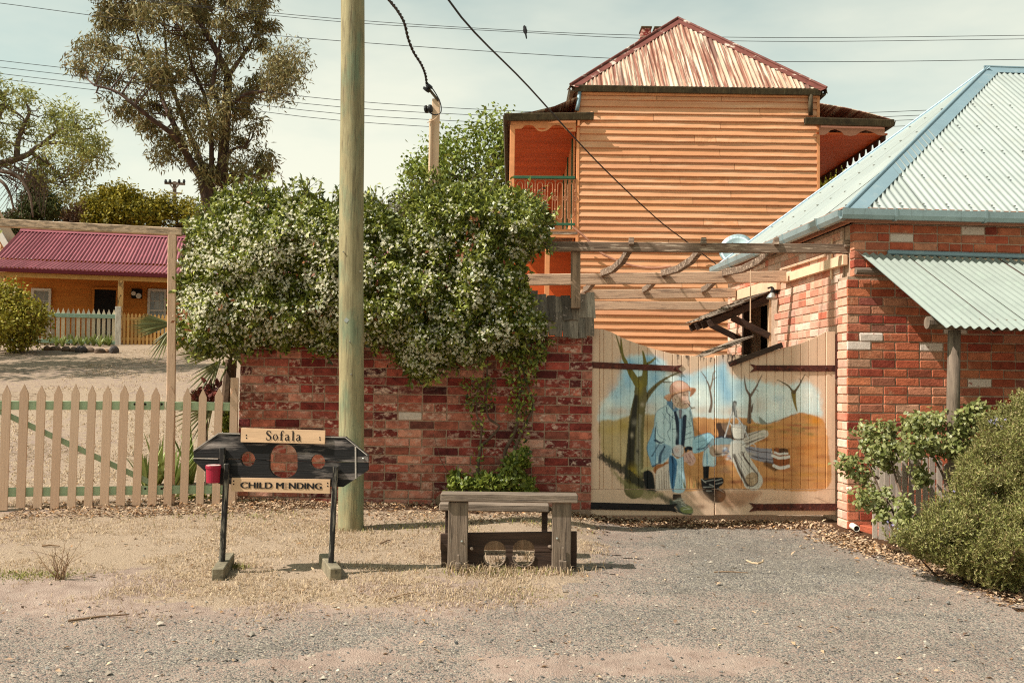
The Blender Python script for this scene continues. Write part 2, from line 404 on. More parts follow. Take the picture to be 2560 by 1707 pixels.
me.polygons.foreach_set('use_smooth', [True] * len(me.polygons))
ground = obj('ground', me); ground['kind'] = 'structure'

# the gravel driveway: a thin sheet over the ground, ragged edge, fading into sand
dx = np.arange(-4.6, 4.6, 0.04); dy = np.arange(3.2, 9.86, 0.04); DX, DY = np.meshgrid(dx, dy)
dw = (fbm(DX * 2.2, DY * 2.2, 5) - 0.5) * 0.9 + (fbm(DX * 9, DY * 9, 2) - 0.5) * 0.5
inner = np.minimum(DX - drive_left(DY), drive_right(DY) - DX) + dw * 0.75
dn = 0.028 * (fbm(DX * 1.3, DY * 1.3, 3) - 0.5) + 0.016 * (fbm(DX * 9, DY * 9, 7) - 0.5)
DZ = gz(DX, DY) + dn * (sstep(2.5, 4, DY) * sstep(12, 10, DY) * sstep(-7, -5.5, DX) * sstep(6, 4.5, DX)) + 0.006
mnx, mny = len(dx), len(dy)
ii = (np.arange(mny - 1)[:, None] * mnx + np.arange(mnx - 1)[None, :])
keep = (inner[:-1, :-1] > 0) & (inner[1:, 1:] > 0) & (inner[1:, :-1] > 0) & (inner[:-1, 1:] > 0)
ii = ii[keep]
df = np.stack([ii, ii + 1, ii + mnx + 1, ii + mnx], 1)
me = npmesh('driveway', np.stack([DX.ravel(), DY.ravel(), DZ.ravel()], 1), df, M_ground)
far_ = sstep(5.2, 7.6, DY + 0.6 * dw)
zones(me, np.clip(0.46 + 0.55 * sstep(0.0, 0.9, inner) * (0.25 + 0.75 * far_) - 0.42 * sstep(0.47, 0.62, fbm(DX * 1.1, DY * 2.6, 9)) * (1 - .7 * far_), 0, 1), np.zeros_like(DX), 0.85 * sstep(9.35, 9.75, DY + 0.15 * dw))
me.polygons.foreach_set('use_smooth', [True] * len(me.polygons))
drive = obj('driveway', me); drive['kind'] = 'structure'

# ================================================================== MATERIALS FOR BUILT THINGS
M_brick_dark = mat('old_red_brick', [S(104, 42, 38), S(150, 60, 48), S(72, 30, 30), S(178, 100, 78), S(136, 50, 43), S(98, 40, 37), S(190, 124, 102), S(150, 68, 55), S(120, 44, 39), S(164, 74, 58)], (0.5, 1.4), 11, (1, 1, 1.4),
                   over=[(S(218, 180, 158), 17, (1, 1, 1.6), 0.49, 0.61, 0.85, 0.38), (S(40, 20, 18), 20, (1, 1, 1), 0.56, 0.72, 0.6)], bump=0.6, bscale=30, var=0.25, bdist=0.012)
M_brick_white = mat('whitewashed_brick', [S(226, 206, 190), S(214, 190, 172)], (0.8, 1.1), 14, over=[(S(150, 60, 45), 14, (1, 1, 1), 0.60, 0.66, 0.8)], bump=0.4, bscale=30)
M_brick_warm = mat('orange_red_brick', [S(164, 76, 54), S(190, 98, 66), S(196, 116, 82), S(146, 60, 46), S(202, 136, 104), S(174, 84, 58), S(188, 106, 74), S(198, 148, 118), S(128, 50, 44), S(192, 112, 76), S(180, 120, 90), S(160, 66, 48)], (0.75, 1.2), 11, (1, 1, 1.3),
                   over=[(S(70, 28, 22), 24, (1, 1, 1), 0.58, 0.72, 0.6), (S(206, 152, 118), 12, (1, 1, 1), 0.55, 0.68, 0.5, 0.5)], bump=0.6, bscale=34, var=0.2, bdist=0.012)
M_brick_pale = mat('pale_sunlit_brick', [S(206, 140, 112), S(214, 166, 140), S(196, 116, 88), S(220, 182, 158), S(184, 96, 70), S(222, 190, 168), S(210, 156, 126)], (0.8, 1.15), 11, (1, 1, 1.3),
                   over=[(S(170, 84, 62), 22, (1, 1, 1), 0.58, 0.7, 0.5)], bump=0.5, bscale=34, var=0.15, bdist=0.01)  # side wall: pale bricks, with its bright sunlight put into the palette too
M_brick_salt = mat('salt_faded_brick', [S(180, 104, 82), S(196, 126, 104), S(164, 84, 66), S(136, 58, 48), S(190, 112, 86), S(206, 148, 124)], (0.65, 1.25), 11, (1, 1, 1.4), over=[(S(216, 178, 158), 12, (1, 1, 1.6), 0.50, 0.68, 0.7), (S(90, 44, 38), 20, (1, 1, 1), 0.58, 0.72, 0.5)], bump=0.6, bscale=30, var=0.2, bdist=0.012)
M_mortar = mat('grey_mortar', [S(160, 128, 106)], (0.7, 1.15), 20, bump=0.5, bscale=60)
M_mortar2 = mat('pale_mortar', [S(176, 146, 122)], (0.75, 1.15), 20, bump=0.5, bscale=60)
M_weather = mat('orange_painted_weatherboard', [S(218, 154, 108), S(212, 146, 102), S(222, 160, 116), S(206, 142, 102)], (0.88, 1.08), 4, (0.5, 1, 4),
                over=[(S(236, 196, 160), 3, (0.6, 1, 3), 0.52, 0.70, 0.5), (S(168, 112, 72), 2.2, (2.5, 1, 0.6), 0.56, 0.74, 0.4), (S(150, 116, 90), 30, (0.3, 1, 3), 0.63, 0.67, 0.7), (S(196, 122, 80), 6, (0.25, 1, 6), 0.58, 0.75, 0.55), (S(120, 84, 62), 26, (0.15, 1, 3), 0.68, 0.72, 0.6)], bump=0.25, bscale=20, bstretch=(0.15, 1, 3), var=0.05, rough=0.75)
M_orange_trim = mat('orange_trim_paint', [S(220, 146, 96)], (0.85, 1.1), 8, bump=0.15, rough=0.7)
M_orange_deep = mat('deep_orange_lining', [S(206, 92, 36), S(196, 84, 32)], (0.8, 1.1), 5, (0.3, 1, 3), bump=0.1, rough=0.6)
M_green_paint = mat('dark_green_paint', [S(52, 92, 66)], (0.85, 1.1), 10, bump=0.1, rough=0.6)
M_iron = mat('rust_pink_iron', [S(176, 120, 86)], (0.7, 1.15), 30, bump=0.2, rough=0.7)
M_roof_rust = mat('rusty_painted_iron', [S(206, 188, 164), S(198, 178, 152)], (0.85, 1.08), 3,
                  over=[(S(182, 134, 108), 2.2, (6, 0.22, 0.22), 0.42, 0.58, 0.85), (S(126, 74, 56), 2.6, (7, 0.20, 0.20), 0.49, 0.56, 0.92), (S(98, 58, 48), 0.8, (3, 0.2, 0.2), 0.55, 0.62, 0.85)], bump=0.2, rough=0.7, world=False)
M_rust_cap = mat('rusted_ridge_cap', [S(112, 62, 52)], (0.75, 1.2), 6, over=[(S(206, 186, 168), 3, (1, 1, 1), 0.57, 0.62, 0.85), (S(70, 40, 34), 9, (1, 1, 1), 0.55, 0.7, 0.6)], bump=0.2, rough=0.7)
M_gutter_old = mat('mossy_old_gutter', [S(84, 70, 50)], (0.6, 1.2), 7, over=[(S(120, 110, 84), 9, (6, 1, 0.5), 0.55, 0.7, 0.8), (S(46, 38, 30), 5, (1, 1, 1), 0.52, 0.66, 0.7)], bump=0.4, rough=0.85)
M_galv = mat('galvanised_corrugated_iron', [S(160, 164, 156), S(152, 157, 150)], (0.92, 1.05), 2.0, over=[(S(150, 148, 136), 5, (1, 1, 1), 0.52, 0.72, 0.45), (S(150, 118, 92), 9, (3, .6, .6), 0.66, 0.72, 0.4)], bump=0.05, rough=0.5, metal=0.25, spec=0.4, var=0.04)
M_galv_cap = mat('blue_grey_flashing', [S(132, 152, 158)], (0.9, 1.08), 3, over=[(S(168, 176, 172), 7, (1, 1, 1), 0.56, 0.7, 0.4)], bump=0.05, rough=0.5, metal=0.3, spec=0.4)
M_galv_gut = mat('galvanised_gutter', [S(150, 166, 166)], (0.8, 1.1), 4, over=[(S(96, 96, 84), 6, (3, 3, 0.5), 0.58, 0.72, 0.5)], bump=0.08, rough=0.45, metal=0.4, spec=0.5)
M_zinc_pale = mat('weathered_green_zinc', [S(148, 153, 142), S(142, 148, 138)], (0.9, 1.06), 2.5, over=[(S(150, 160, 146), 6, (1, 1, 1), 0.54, 0.7, 0.5)], bump=0.08, rough=0.6, metal=0.15, spec=0.3, var=0.04)
M_fascia = mat('dusty_pink_fascia', [S(186, 130, 104)], (0.85, 1.1), 8, (0.3, 1, 2), bump=0.15)
M_tan_paint = mat('tan_picket_paint', [S(208, 172, 144), S(202, 166, 138), S(212, 178, 150)], (0.9, 1.06), 5, (3, 3, 0.5),
                  over=[(S(176, 136, 106), 8, (4, 4, 0.4), 0.50, 0.70, 0.6), (S(112, 84, 68), 22, (6, 6, 0.3), 0.63, 0.69, 0.75)], bump=0.2, bscale=30, bstretch=(4, 4, 0.4), rough=0.75, var=0.05)
M_sage = mat('sage_green_paint', [S(160, 178, 142)], (0.85, 1.1), 6, (0.5, 2, 2), over=[(S(112, 110, 88), 18, (0.4, 2, 2), 0.62, 0.7, 0.6)], bump=0.2, rough=0.75)
M_tan_flake = mat('flaking_tan_timber', [S(206, 174, 144)], (0.8, 1.1), 6, (0.5, 4, 4), over=[(S(128, 108, 88), 9, (0.5, 4, 5), 0.48, 0.56, 0.85), (S(60, 48, 40), 30, (0.15, 3, 6), 0.62, 0.68, 0.8)], bump=0.5, bscale=26, bstretch=(0.2, 3, 5))
M_old_beam = mat('weathered_grey_beam', [S(128, 104, 86)], (0.55, 1.3), 5, (0.25, 3, 4), over=[(S(206, 180, 156), 8, (0.5, 4, 5), 0.55, 0.60, 0.75), (S(44, 32, 27), 26, (0.12, 3, 6), 0.54, 0.64, 0.85)], bump=0.7, bscale=26, bstretch=(0.15, 3, 6))
M_pale_beam = mat('peeling_pale_beam', [S(206, 168, 138)], (0.85, 1.1), 5, (0.3, 3, 4), over=[(S(134, 106, 88), 7, (0.3, 3, 5), 0.56, 0.60, 0.85), (S(70, 50, 42), 30, (0.12, 3, 7), 0.61, 0.66, 0.8)], bump=0.5, bscale=26, bstretch=(0.15, 3, 6))
M_old_post = mat('weathered_post_timber', [S(150, 122, 98)], (0.6, 1.25), 6, (4, 4, 0.3), over=[(S(66, 50, 42), 22, (5, 5, 0.2), 0.55, 0.66, 0.8)], bump=0.6, bscale=26, bstretch=(4, 4, 0.2))
M_cream_paint = mat('cream_painted_timber', [S(222, 186, 152)], (0.88, 1.08), 6, bump=0.15, rough=0.7)
M_shingle = mat('silvered_shingle', [S(124, 110, 96), S(150, 132, 114), S(104, 90, 78), S(138, 118, 100), S(166, 148, 128)], (0.55, 1.3), 7, (5, 5, 0.5), over=[(S(44, 36, 32), 24, (8, 8, 0.4), 0.56, 0.66, 0.8)], bump=0.7, bscale=24, bstretch=(6, 6, 0.3), var=0.2)
M_black_wood = mat('black_stained_timber', [S(30, 27, 26)], (0.7, 1.3), 5, (0.4, 2, 3), over=[(S(176, 160, 150), 5, (0.35, 2, 2.2), 0.53, 0.70, 0.75), (S(110, 96, 88), 30, (0.12, 2, 5), 0.62, 0.72, 0.4)], bump=0.4, bscale=26, bstretch=(0.2, 2, 5), rough=0.7)
M_black_leg = mat('worn_black_leg_timber', [S(38, 34, 31)], (0.7, 1.3), 6, (3, 3, 0.4), over=[(S(158, 148, 130), 9, (5, 5, 0.5), 0.52, 0.64, 0.8)], bump=0.4, bscale=26, bstretch=(4, 4, 0.3), rough=0.75)
M_foot_top = mat('worn_grey_black_timber', [S(128, 116, 94)], (0.5, 1.3), 8, over=[(S(150, 140, 116), 10, (1, 1, 1), 0.52, 0.66, 0.6), (S(40, 34, 30), 20, (1, 1, 1), 0.55, 0.68, 0.7)], bump=0.5, bscale=30)
M_sign = mat('bare_pale_sign_board', [S(216, 176, 138)], (0.88, 1.08), 6, (0.4, 2, 6), over=[(S(176, 132, 98), 40, (0.15, 2, 6), 0.60, 0.70, 0.45)], bump=0.15, bscale=40, bstretch=(0.2, 2, 6), rough=0.7)
M_letter = mat('black_lettering', [S(26, 23, 21)], (0.9, 1.1), 30, bump=0, rough=0.7)
M_letter_faded = mat('faded_lettering', [S(176, 140, 110)], (0.8, 1.1), 60, bump=0, rough=0.8)
M_grey_wood = mat('weathered_grey_seat_timber', [S(132, 114, 98)], (0.55, 1.3), 6, (0.4, 3, 3), over=[(S(54, 44, 38), 20, (0.2, 4, 5), 0.54, 0.66, 0.8), (S(172, 152, 132), 14, (0.3, 4, 5), 0.58, 0.7, 0.6)], bump=0.6, bscale=26, bstretch=(0.2, 4, 5))
M_silver_picket = mat('silvered_bare_picket', [S(186, 170, 154), S(168, 152, 138), S(200, 184, 166)], (0.7, 1.2), 6, (4, 4, 0.35), over=[(S(96, 82, 72), 18, (6, 6, 0.25), 0.56, 0.68, 0.7)], bump=0.5, bscale=26, bstretch=(5, 5, 0.25))
M_grey_post = mat('weathered_grey_upright_timber', [S(124, 106, 90)], (0.55, 1.3), 6, (4, 4, 0.35), over=[(S(50, 40, 34), 18, (6, 6, 0.25), 0.54, 0.66, 0.8), (S(158, 150, 130), 10, (5, 5, 0.4), 0.6, 0.72, 0.6)], bump=0.6, bscale=26, bstretch=(5, 5, 0.25))
M_brown_wood = mat('dark_brown_plank', [S(70, 52, 42)], (0.6, 1.3), 6, (0.4, 3, 3), over=[(S(36, 27, 23), 20, (0.2, 4, 5), 0.52, 0.66, 0.8)], bump=0.5, bscale=26, bstretch=(0.2, 4, 5))
M_pole = mat('greenish_treated_pole', [S(152, 138, 102)], (0.62, 1.25), 2.6, (3, 3, 0.6), over=[(S(106, 126, 100), 2.4, (2, 2, 0.8), 0.48, 0.64, 0.65), (S(176, 166, 128), 1.7, (2, 2, 0.7), 0.54, 0.68, 0.6), (S(92, 76, 56), 9, (6, 6, 0.35), 0.52, 0.66, 0.6), (S(52, 42, 33), 22, (9, 9, 0.16), 0.60, 0.66, 0.8)], bump=0.5, bscale=22, bstretch=(6, 6, 0.2))
M_rust = mat('rusty_strap_iron', [S(84, 42, 32)], (0.6, 1.3), 14, over=[(S(130, 64, 42), 22, (1, 1, 1), 0.54, 0.66, 0.6), (S(40, 24, 22), 10, (1, 1, 1), 0.54, 0.68, 0.7)], bump=0.5, bscale=50, rough=0.8, spec=0.3)
M_blackiron = mat('black_strap_iron', [S(34, 28, 26)], (0.7, 1.3), 12, bump=0.3, bscale=40, rough=0.7)
M_steel = mat('dull_steel', [S(168, 168, 160)], (0.85, 1.1), 14, bump=0.05, rough=0.4, metal=0.6, spec=0.5)
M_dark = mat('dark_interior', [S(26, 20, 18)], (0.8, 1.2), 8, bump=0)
M_wire = mat('black_cable', [S(38, 36, 36)], (0.9, 1.1), 20, bump=0, rough=0.6)
M_wire_pale = mat('aluminium_line', [S(120, 122, 122)], (0.9, 1.1), 20, bump=0, rough=0.45, metal=0.5)
M_white_flower = mat('white_petal', [S(248, 240, 212), S(244, 230, 190), S(252, 246, 226)], (0.95, 1.05), 20, bump=0, rough=0.7, transl=0.3)
M_jas_leaf = mat('jasmine_leaf', [S(84, 94, 28), S(118, 124, 42), S(148, 150, 60), S(92, 100, 32), S(180, 178, 84), S(84, 92, 32), S(52, 58, 22)], (0.8, 1.2), 12, bump=0, rough=0.42, spec=0.45, transl=0.16, var=0.25)
M_jas_red = mat('withered_red_leaf', [S(132, 84, 52), S(154, 100, 64), S(120, 66, 44)], (0.8, 1.2), 12, bump=0, rough=0.6, transl=0.2)
M_stem = mat('brown_vine_stem', [S(104, 82, 66)], (0.6, 1.25), 12, (1, 1, 0.4), bump=0.4, bscale=30)
M_bark_dark = mat('dark_bark', [S(88, 66, 54)], (0.5, 1.35), 1.5, (2, 2, 0.4), over=[(S(44, 32, 28), 2, (2, 2, 0.4), 0.5, 0.66, 0.7)], bump=0.6, bscale=6, bdist=0.05)
M_bark_grey = mat('grey_bark', [S(110, 92, 78)], (0.6, 1.3), 2, (2, 2, 0.5), bump=0.5, bscale=8, bdist=0.03)

# ================================================================== BRICK LAYING
def brick_meshes(name, m, n=6, L=0.228, T=0.10, Hh=0.076):
    out = []
    for k in range(n):
        vs, fs = chbox(L / 2, T / 2, Hh / 2, 0.005 + 0.002 * random.random())
        vs = [(x + random.uniform(-.003, .003), y + random.uniform(-.002, .002), z + random.uniform(-.0025, .0025)) for x, y, z in vs]
        out.append(mesh(name, vs, fs, m))
    return out
def lay(parent, O, U, W, z0, rows, length, L=0.24, H=0.086, skip=None, pick=None, bond=0.5, proud=0.0, jit=0.003, name='brick', half=0.5, seed=1, clip=None, Llist=None):
    """lays bricks one by one along U from O (front faces on the plane through O; W points inwards)"""
    r = random.Random(seed); U = Vector(U); W = Vector(W); Z = Vector((0, 0, 1)); n = 0
    for k in range(rows):
        z = z0 + (k + 0.5) * H; x = 0.0; first = (k % 2) * bond
        cur = -first * L if first else 0.0
        while cur < length - 0.02:
            a = max(cur, 0.0); wL = L if r.random() > 0.12 else L * half
            b = min(cur + wL, length); cur += wL
            if b - a < 0.05: continue
            cc = (a + b) / 2
            if skip and skip(cc, z, a, b): continue
            me = pick(r, cc, z)
            yo = 0.05 - proud + r.uniform(-jit, jit)
            c = Vector(O) + U * cc + W * yo; c.z = z
            piece(name, me, parent, frame(c, U, W, Z, (b - a - 0.010) / 0.228)); n += 1
    return n

# ================================================================== THE LOW BRICK WALL
XW0 = P(597, 1000, 9.9).x; XW1 = P(1481, 1000, 9.9).x; YW = 9.9; ZW1 = P(1300, 838, 9.9).z
ZW0 = ZW1 - 20 * 0.086
wall = root('brick_wall', 'low red brick wall under the flowering jasmine, beside the painted gate', 'wall', (XW0, YW, ZW0))
core = MB().box(((XW0 + XW1) / 2, YW + 0.122, (ZW0 + ZW1) / 2 - 0.15), (XW1 - XW0 - 0.016, 0.23, ZW1 - ZW0 + 0.29))
part('mortar', core, M_mortar, wall)
bm_dark = brick_meshes('brick', M_brick_dark); bm_salt = brick_meshes('brick', M_brick_salt, 4); bm_white = brick_meshes('brick', M_brick_white, 2)
pw = hit(930, 1044, Vector((0, YW, 0)), Vector((0, 1, 0)))
def pick_dark(r, c, z):
    if abs(XW0 + c - P(1016, 1044, YW).x) < 0.1 and abs(z - P(1016, 1044, YW).z) < 0.045: return bm_white[0]
    return r.choice(bm_salt) if r.random() < np.interp(z - ZW0, [.1, .45, .8, 2], [.9, .55, .12, .05]) else r.choice(bm_dark)
lay(wall, (XW0, YW, 0), (1, 0, 0), (0, 1, 0), ZW0, 20, XW1 - XW0, L=0.243, pick=pick_dark, seed=3, half=0.5)

# shingle coping along its top, bare at the right-hand end, under the jasmine elsewhere
cope = root('shingle_coping', 'split grey timber shingles capping the end of the brick wall by the gate', 'shingles', (XW1 - 0.3, YW, ZW1))
part('ridge_board', MB().beam((XW0 + 0.3, YW + 0.10, ZW1 + 0.36), (XW1 - 0.03, YW + 0.10, ZW1 + 0.36), 0.05, 0.05), M_old_beam, cope)
def shingle_mesh(L, W_, T, m, rough=0.006):
    vs, fs = chbox(W_ / 2, T / 2, L / 2, 0.003)
    vs = [(x + random.uniform(-rough, rough), y + random.uniform(-.002, .002), z + random.uniform(-rough, rough) * 2) for x, y, z in vs]
    return mesh('shingle', vs, fs, m)
shm = [shingle_mesh(0.27, 0.085, 0.014, M_shingle) for _ in range(5)]
r_ = random.Random(5)
for row, (zt, yo) in enumerate(((0.13, -0.055), (0.29, 0.015))):
    x = XW1 - 0.62
    while x < XW1 - 0.02:
        wv = r_.uniform(0.75, 1.15); th = r_.uniform(-0.09, 0.09); tilt = 0.42 + r_.uniform(-.06, .06)
        R = Matrix.Rotation(tilt, 3, 'X') @ Matrix.Rotation(th, 3, 'Y')
        R = Matrix.Rotation(-tilt, 3, 'X') @ Matrix.Rotation(th, 3, 'Y')
        M = Matrix.Translation((x + 0.04 * wv, YW + yo + r_.uniform(-.008, .008), ZW1 + zt + r_.uniform(-.03, .03))) @ R.to_4x4() @ Matrix.Diagonal((wv, 1, r_.uniform(0.95, 1.1), 1))
        piece('shingle', r_.choice(shm), cope, M)
        x += 0.082 * wv

# ================================================================== THE GATES AND THEIR MURAL
MS = 3.9
mW, mH = int((1915 - 36) / MS) + 2, int((1485 - 55) / MS) + 2
mXX, mYY = np.meshgrid(36 + MS * np.arange(mW), 55 + MS * np.arange(mH))
mural = np.ones((mH, mW, 3)) * np.array(S(220, 184, 154))
brush = 1 + 0.20 * (fbm(mXX / 14, mYY / 90, 1) - 0.5) + 0.16 * (fbm(mXX / 60, mYY / 12, 4) - 0.5)
def _crop(x0, x1, y0, y1):
    i0 = max(int((y0 - 55) / MS) - 1, 0); i1 = min(int((y1 - 55) / MS) + 2, mH); j0 = max(int((x0 - 36) / MS) - 1, 0); j1 = min(int((x1 - 36) / MS) + 2, mW)
    return slice(i0, max(i1, i0)), slice(j0, max(j1, j0))
def _put(sl, m, col):
    c = np.array(S(*col)); b = brush[sl][..., None]
    mural[sl] = mural[sl] * (1 - m[..., None]) + c * b * m[..., None]
def zf(p): return (422.1 + 0.69207 * p[0], 422.1 + 0.69207 * p[1])
def zg(p): return (964.8 + 0.5384 * p[0], 542.7 + 0.5384 * p[1])
def zh(p): return (60.3 + 0.8076 * p[0], 60.3 + 0.8076 * p[1])
def zid(p): return p
def poly(pts, col, soft=4, a=1.0, t=zid, smooth=True, rag=0):
    q = np.array([t(p) for p in pts], float)
    if smooth: q = catmull(q, 5)
    s = _crop(q[:, 0].min() - soft - rag, q[:, 0].max() + soft + rag, q[:, 1].min() - soft - rag, q[:, 1].max() + soft + rag)
    X, Y = mXX[s], mYY[s]
    if X.size == 0: return
    sd = edgedist(X, Y, q) * np.where(inpoly(X, Y, q), 1, -1)
    if rag: sd = sd + rag * 2 * (fbm(X / 18, Y / 26, 8) - 0.5)
    _put(s, a * sstep(-soft, soft, sd), col)
def stroke(pts, w0, w1, col, a=1.0, t=zid, soft=3, rag=0):
    q = np.array([t(p) for p in pts], float)
    if len(q) > 2: q = catmull(q, 5, closed=False)
    w = max(w0, w1)
    s = _crop(q[:, 0].min() - w, q[:, 0].max() + w, q[:, 1].min() - w, q[:, 1].max() + w); X, Y = mXX[s], mYY[s]
    if X.size == 0: return
    best = np.full(X.shape, -1e9); n = len(q) - 1
    for i in range(n):
        A_, B_ = q[i], q[i + 1]; ab = B_ - A_; L = (ab ** 2).sum() + 1e-9
        tt = np.clip(((X - A_[0]) * ab[0] + (Y - A_[1]) * ab[1]) / L, 0, 1)
        d = np.hypot(X - A_[0] - tt * ab[0], Y - A_[1] - tt * ab[1])
        best = np.maximum(best, (w0 + (w1 - w0) * (i + tt) / n) / 2 - d)
    if rag: best = best + rag * 2 * (fbm(X / 10, Y / 14, 3) - 0.5)
    _put(s, a * sstep(-soft, soft, best), col)
def blob(c, rx, ry, col, a=0.7, t=zid, rag=0.5):
    x, y = t(c); s = _crop(x - rx * 1.6, x + rx * 1.6, y - ry * 1.6, y + ry * 1.6); X, Y = mXX[s], mYY[s]
    if X.size == 0: return
    d = ((X - x) / rx) ** 2 + ((Y - y) / ry) ** 2 + rag * (fbm(X / 22, Y / 40, 6) - 0.5)
    _put(s, a * np.exp(-np.maximum(d, 0) * 1.2), col)

# sky, far ridge, paddock
poly([(120, 690), (160, 600), (250, 500), (280, 390), (300, 300), (400, 262), (540, 280), (610, 320), (640, 400), (760, 430), (870, 380), (960, 350), (1010, 335), (1070, 345), (1130, 430), (1250, 455), (1360, 470), (1500, 490), (1680, 470), (1760, 540), (1790, 640), (1780, 740), (1600, 720), (1380, 790), (1250, 770), (990, 770), (840, 740), (600, 740), (350, 750), (130, 780)], (206, 222, 218), 26, rag=18)
for c in [((340, 320), 70, 40, .8), ((500, 300), 80, 40, .9), ((330, 450), 60, 110, .75), ((540, 430), 90, 90, .8), ((600, 520), 60, 60, .7), ((760, 440), 70, 50, .7), ((1040, 430), 50, 130, .85), ((1080, 560), 60, 90, .7), ((900, 430), 60, 60, .5), ((470, 560), 60, 90, .6), ((1180, 500), 60, 60, .4), ((240, 560), 60, 80, .5)]:
    blob(c[0], c[1], c[2], (120, 176, 206), c[3] * .9)
for c in [((640, 470), 60, 80, .8), ((870, 560), 60, 90, .8), ((180, 640), 50, 50, .7), ((1450, 620), 150, 110, .85), ((1680, 580), 90, 90, .8), ((930, 620), 40, 90, .6)]:
    blob(c[0], c[1], c[2], (236, 238, 226), c[3])
blob((1460, 590), 60, 30, (176, 200, 208), .6); blob((1480, 640), 16, 50, (176, 200, 208), .5)
for c in [((260, 690), 130, 40, .7), ((480, 670), 90, 60, .65), ((880, 680), 90, 45, .6), ((1120, 690), 130, 50, .7), ((1320, 640), 60, 90, .5)]:
    blob(c[0], c[1], c[2], (206, 178, 154), c[3])
poly([(125, 760), (240, 755), (350, 722), (520, 712), (560, 760), (540, 1000), (520, 1120), (380, 1150), (250, 1110), (150, 1040), (120, 900)], (186, 160, 112), 14, rag=10)
blob((300, 800), 60, 60, (168, 140, 66), .8); blob((200, 830), 70, 40, (190, 160, 90), .6); blob((480, 790), 50, 60, (150, 110, 62), .6); blob((300, 980), 90, 110, (196, 172, 130), .6)
poly([(815, 745), (990, 742), (1240, 738), (1290, 775), (1380, 785), (1500, 745), (1600, 706), (1660, 704), (1770, 735), (1820, 800), (1838, 960), (1824, 1268), (1300, 1272), (1000, 1272), (700, 1280), (660, 1100), (800, 900)], (198, 142, 88), 8, rag=8)
sl = _crop(660, 1840, 690, 1275)
for k in range(70):
    x = rng.uniform(1010, 1800); y = rng.uniform(790, 1255); col = [(140, 74, 40), (204, 140, 62), (160, 96, 60), (214, 158, 80), (130, 70, 46), (196, 128, 84)][k % 6]
    blob((x, y), rng.uniform(40, 110), rng.uniform(8, 20), col, 0.55)
for k in range(26): blob((rng.uniform(1250, 1720), rng.uniform(775, 870)), rng.uniform(20, 60), rng.uniform(6, 12), [(140, 124, 66), (158, 92, 64), (170, 150, 90), (120, 108, 62)][k % 4], .6)
blob((1740, 760), 60, 40, (206, 134, 42), .9); blob((1690, 730), 40, 18, (176, 124, 52), .8); blob((1700, 980), 100, 90, (200, 128, 48), .5)
blob((900, 840), 60, 80, (156, 96, 58), .7); blob((1060, 1130), 60, 30, (168, 128, 108), .6); blob((740, 1200), 60, 60, (110, 78, 48), .7)
stroke([(1380, 782), (1500, 745), (1600, 706)], 5, 4, (90, 74, 60), .8)
poly([(1320, 730), (1345, 745), (1380, 782), (1330, 782)], (104, 104, 86), 5, .8)
# distant bare trees
TB = (112, 94, 80)
for pts, a, b, c in [([(950, 690), (962, 620), (948, 520), (928, 460), (884, 388)], 22, 4, TB), ([(950, 525), (968, 455), (975, 400), (995, 385)], 14, 4, (136, 116, 96)), ([(972, 450), (1000, 430)], 6, 3, TB),
                     ([(1246, 765), (1250, 660), (1250, 575), (1222, 515), (1205, 395)], 34, 5, TB), ([(1255, 575), (1300, 500), (1345, 412)], 20, 5, TB), ([(1262, 690), (1275, 630)], 18, 6, (96, 80, 70)), ([(1290, 520), (1320, 540)], 5, 3, TB),
                     ([(1606, 692), (1588, 620), (1580, 545)], 6, 36, (132, 112, 54)), ([(1582, 548), (1530, 490), (1452, 450)], 18, 4, (104, 88, 60)), ([(1584, 548), (1622, 490), (1668, 408)], 20, 5, (96, 80, 56)), ([(1640, 470), (1618, 440)], 6, 3, TB)]:
    stroke(pts, a, b, c)
# the near tree
stroke([(390, 1500), (395, 1300), (405, 1050), (425, 800), (450, 640), (455, 500)], 150, 84, (104, 94, 58), t=zh, rag=4)
stroke([(345, 1450), (352, 1250), (372, 1000), (392, 800), (412, 640)], 76, 30, (38, 34, 28), .9, t=zh, soft=8)
stroke([(430, 1250), (435, 1000), (452, 820)], 44, 22, (140, 130, 108), .8, t=zh, soft=10, rag=8)
stroke([(425, 520), (368, 425), (318, 330), (284, 250), (270, 100)], 56, 8, (116, 104, 46), t=zh); stroke([(275, 230), (225, 60)], 16, 6, (110, 100, 50), t=zh)
stroke([(482, 520), (495, 420), (492, 310), (474, 215)], 56, 10, (112, 102, 46), t=zh); stroke([(505, 340), (545, 320), (588, 282)], 24, 14, (118, 108, 48), t=zh)
stroke([(488, 680), (555, 585), (620, 520), (700, 465), (815, 412)], 42, 8, (110, 98, 62), t=zh); stroke([(655, 505), (770, 506)], 10, 5, (110, 96, 70), t=zh)
stroke([(510, 640), (590, 545)], 8, 6, (54, 46, 34), .8, t=zh)
for c, rx, ry, col, a in [((450, 560), 24, 60, (140, 122, 46), .8), ((470, 715), 16, 18, (170, 154, 126), .9), ((372, 1000), 12, 20, (180, 164, 136), .8), ((425, 1150), 14, 16, (70, 66, 56), .9), ((380, 1360), 40, 60, (176, 150, 44), .8), ((440, 1300), 20, 60, (150, 144, 112), .7), ((395, 880), 20, 26, (150, 140, 120), .6)]:
    blob(c, rx, ry, col, a, t=zh)
stroke([(85, 1195), (190, 1265), (320, 1345), (430, 1440), (560, 1500)], 50, 80, (42, 42, 34), .9, t=zh, soft=16, rag=26)
poly([(170, 1300), (330, 1430), (560, 1530), (660, 1545), (640, 1570), (470, 1590), (300, 1480)], (132, 122, 76), 16, .8, t=zh, rag=16)
poly([(480, 1335), (565, 1350), (580, 1500), (500, 1490)], (26, 26, 24), 7, t=zh)
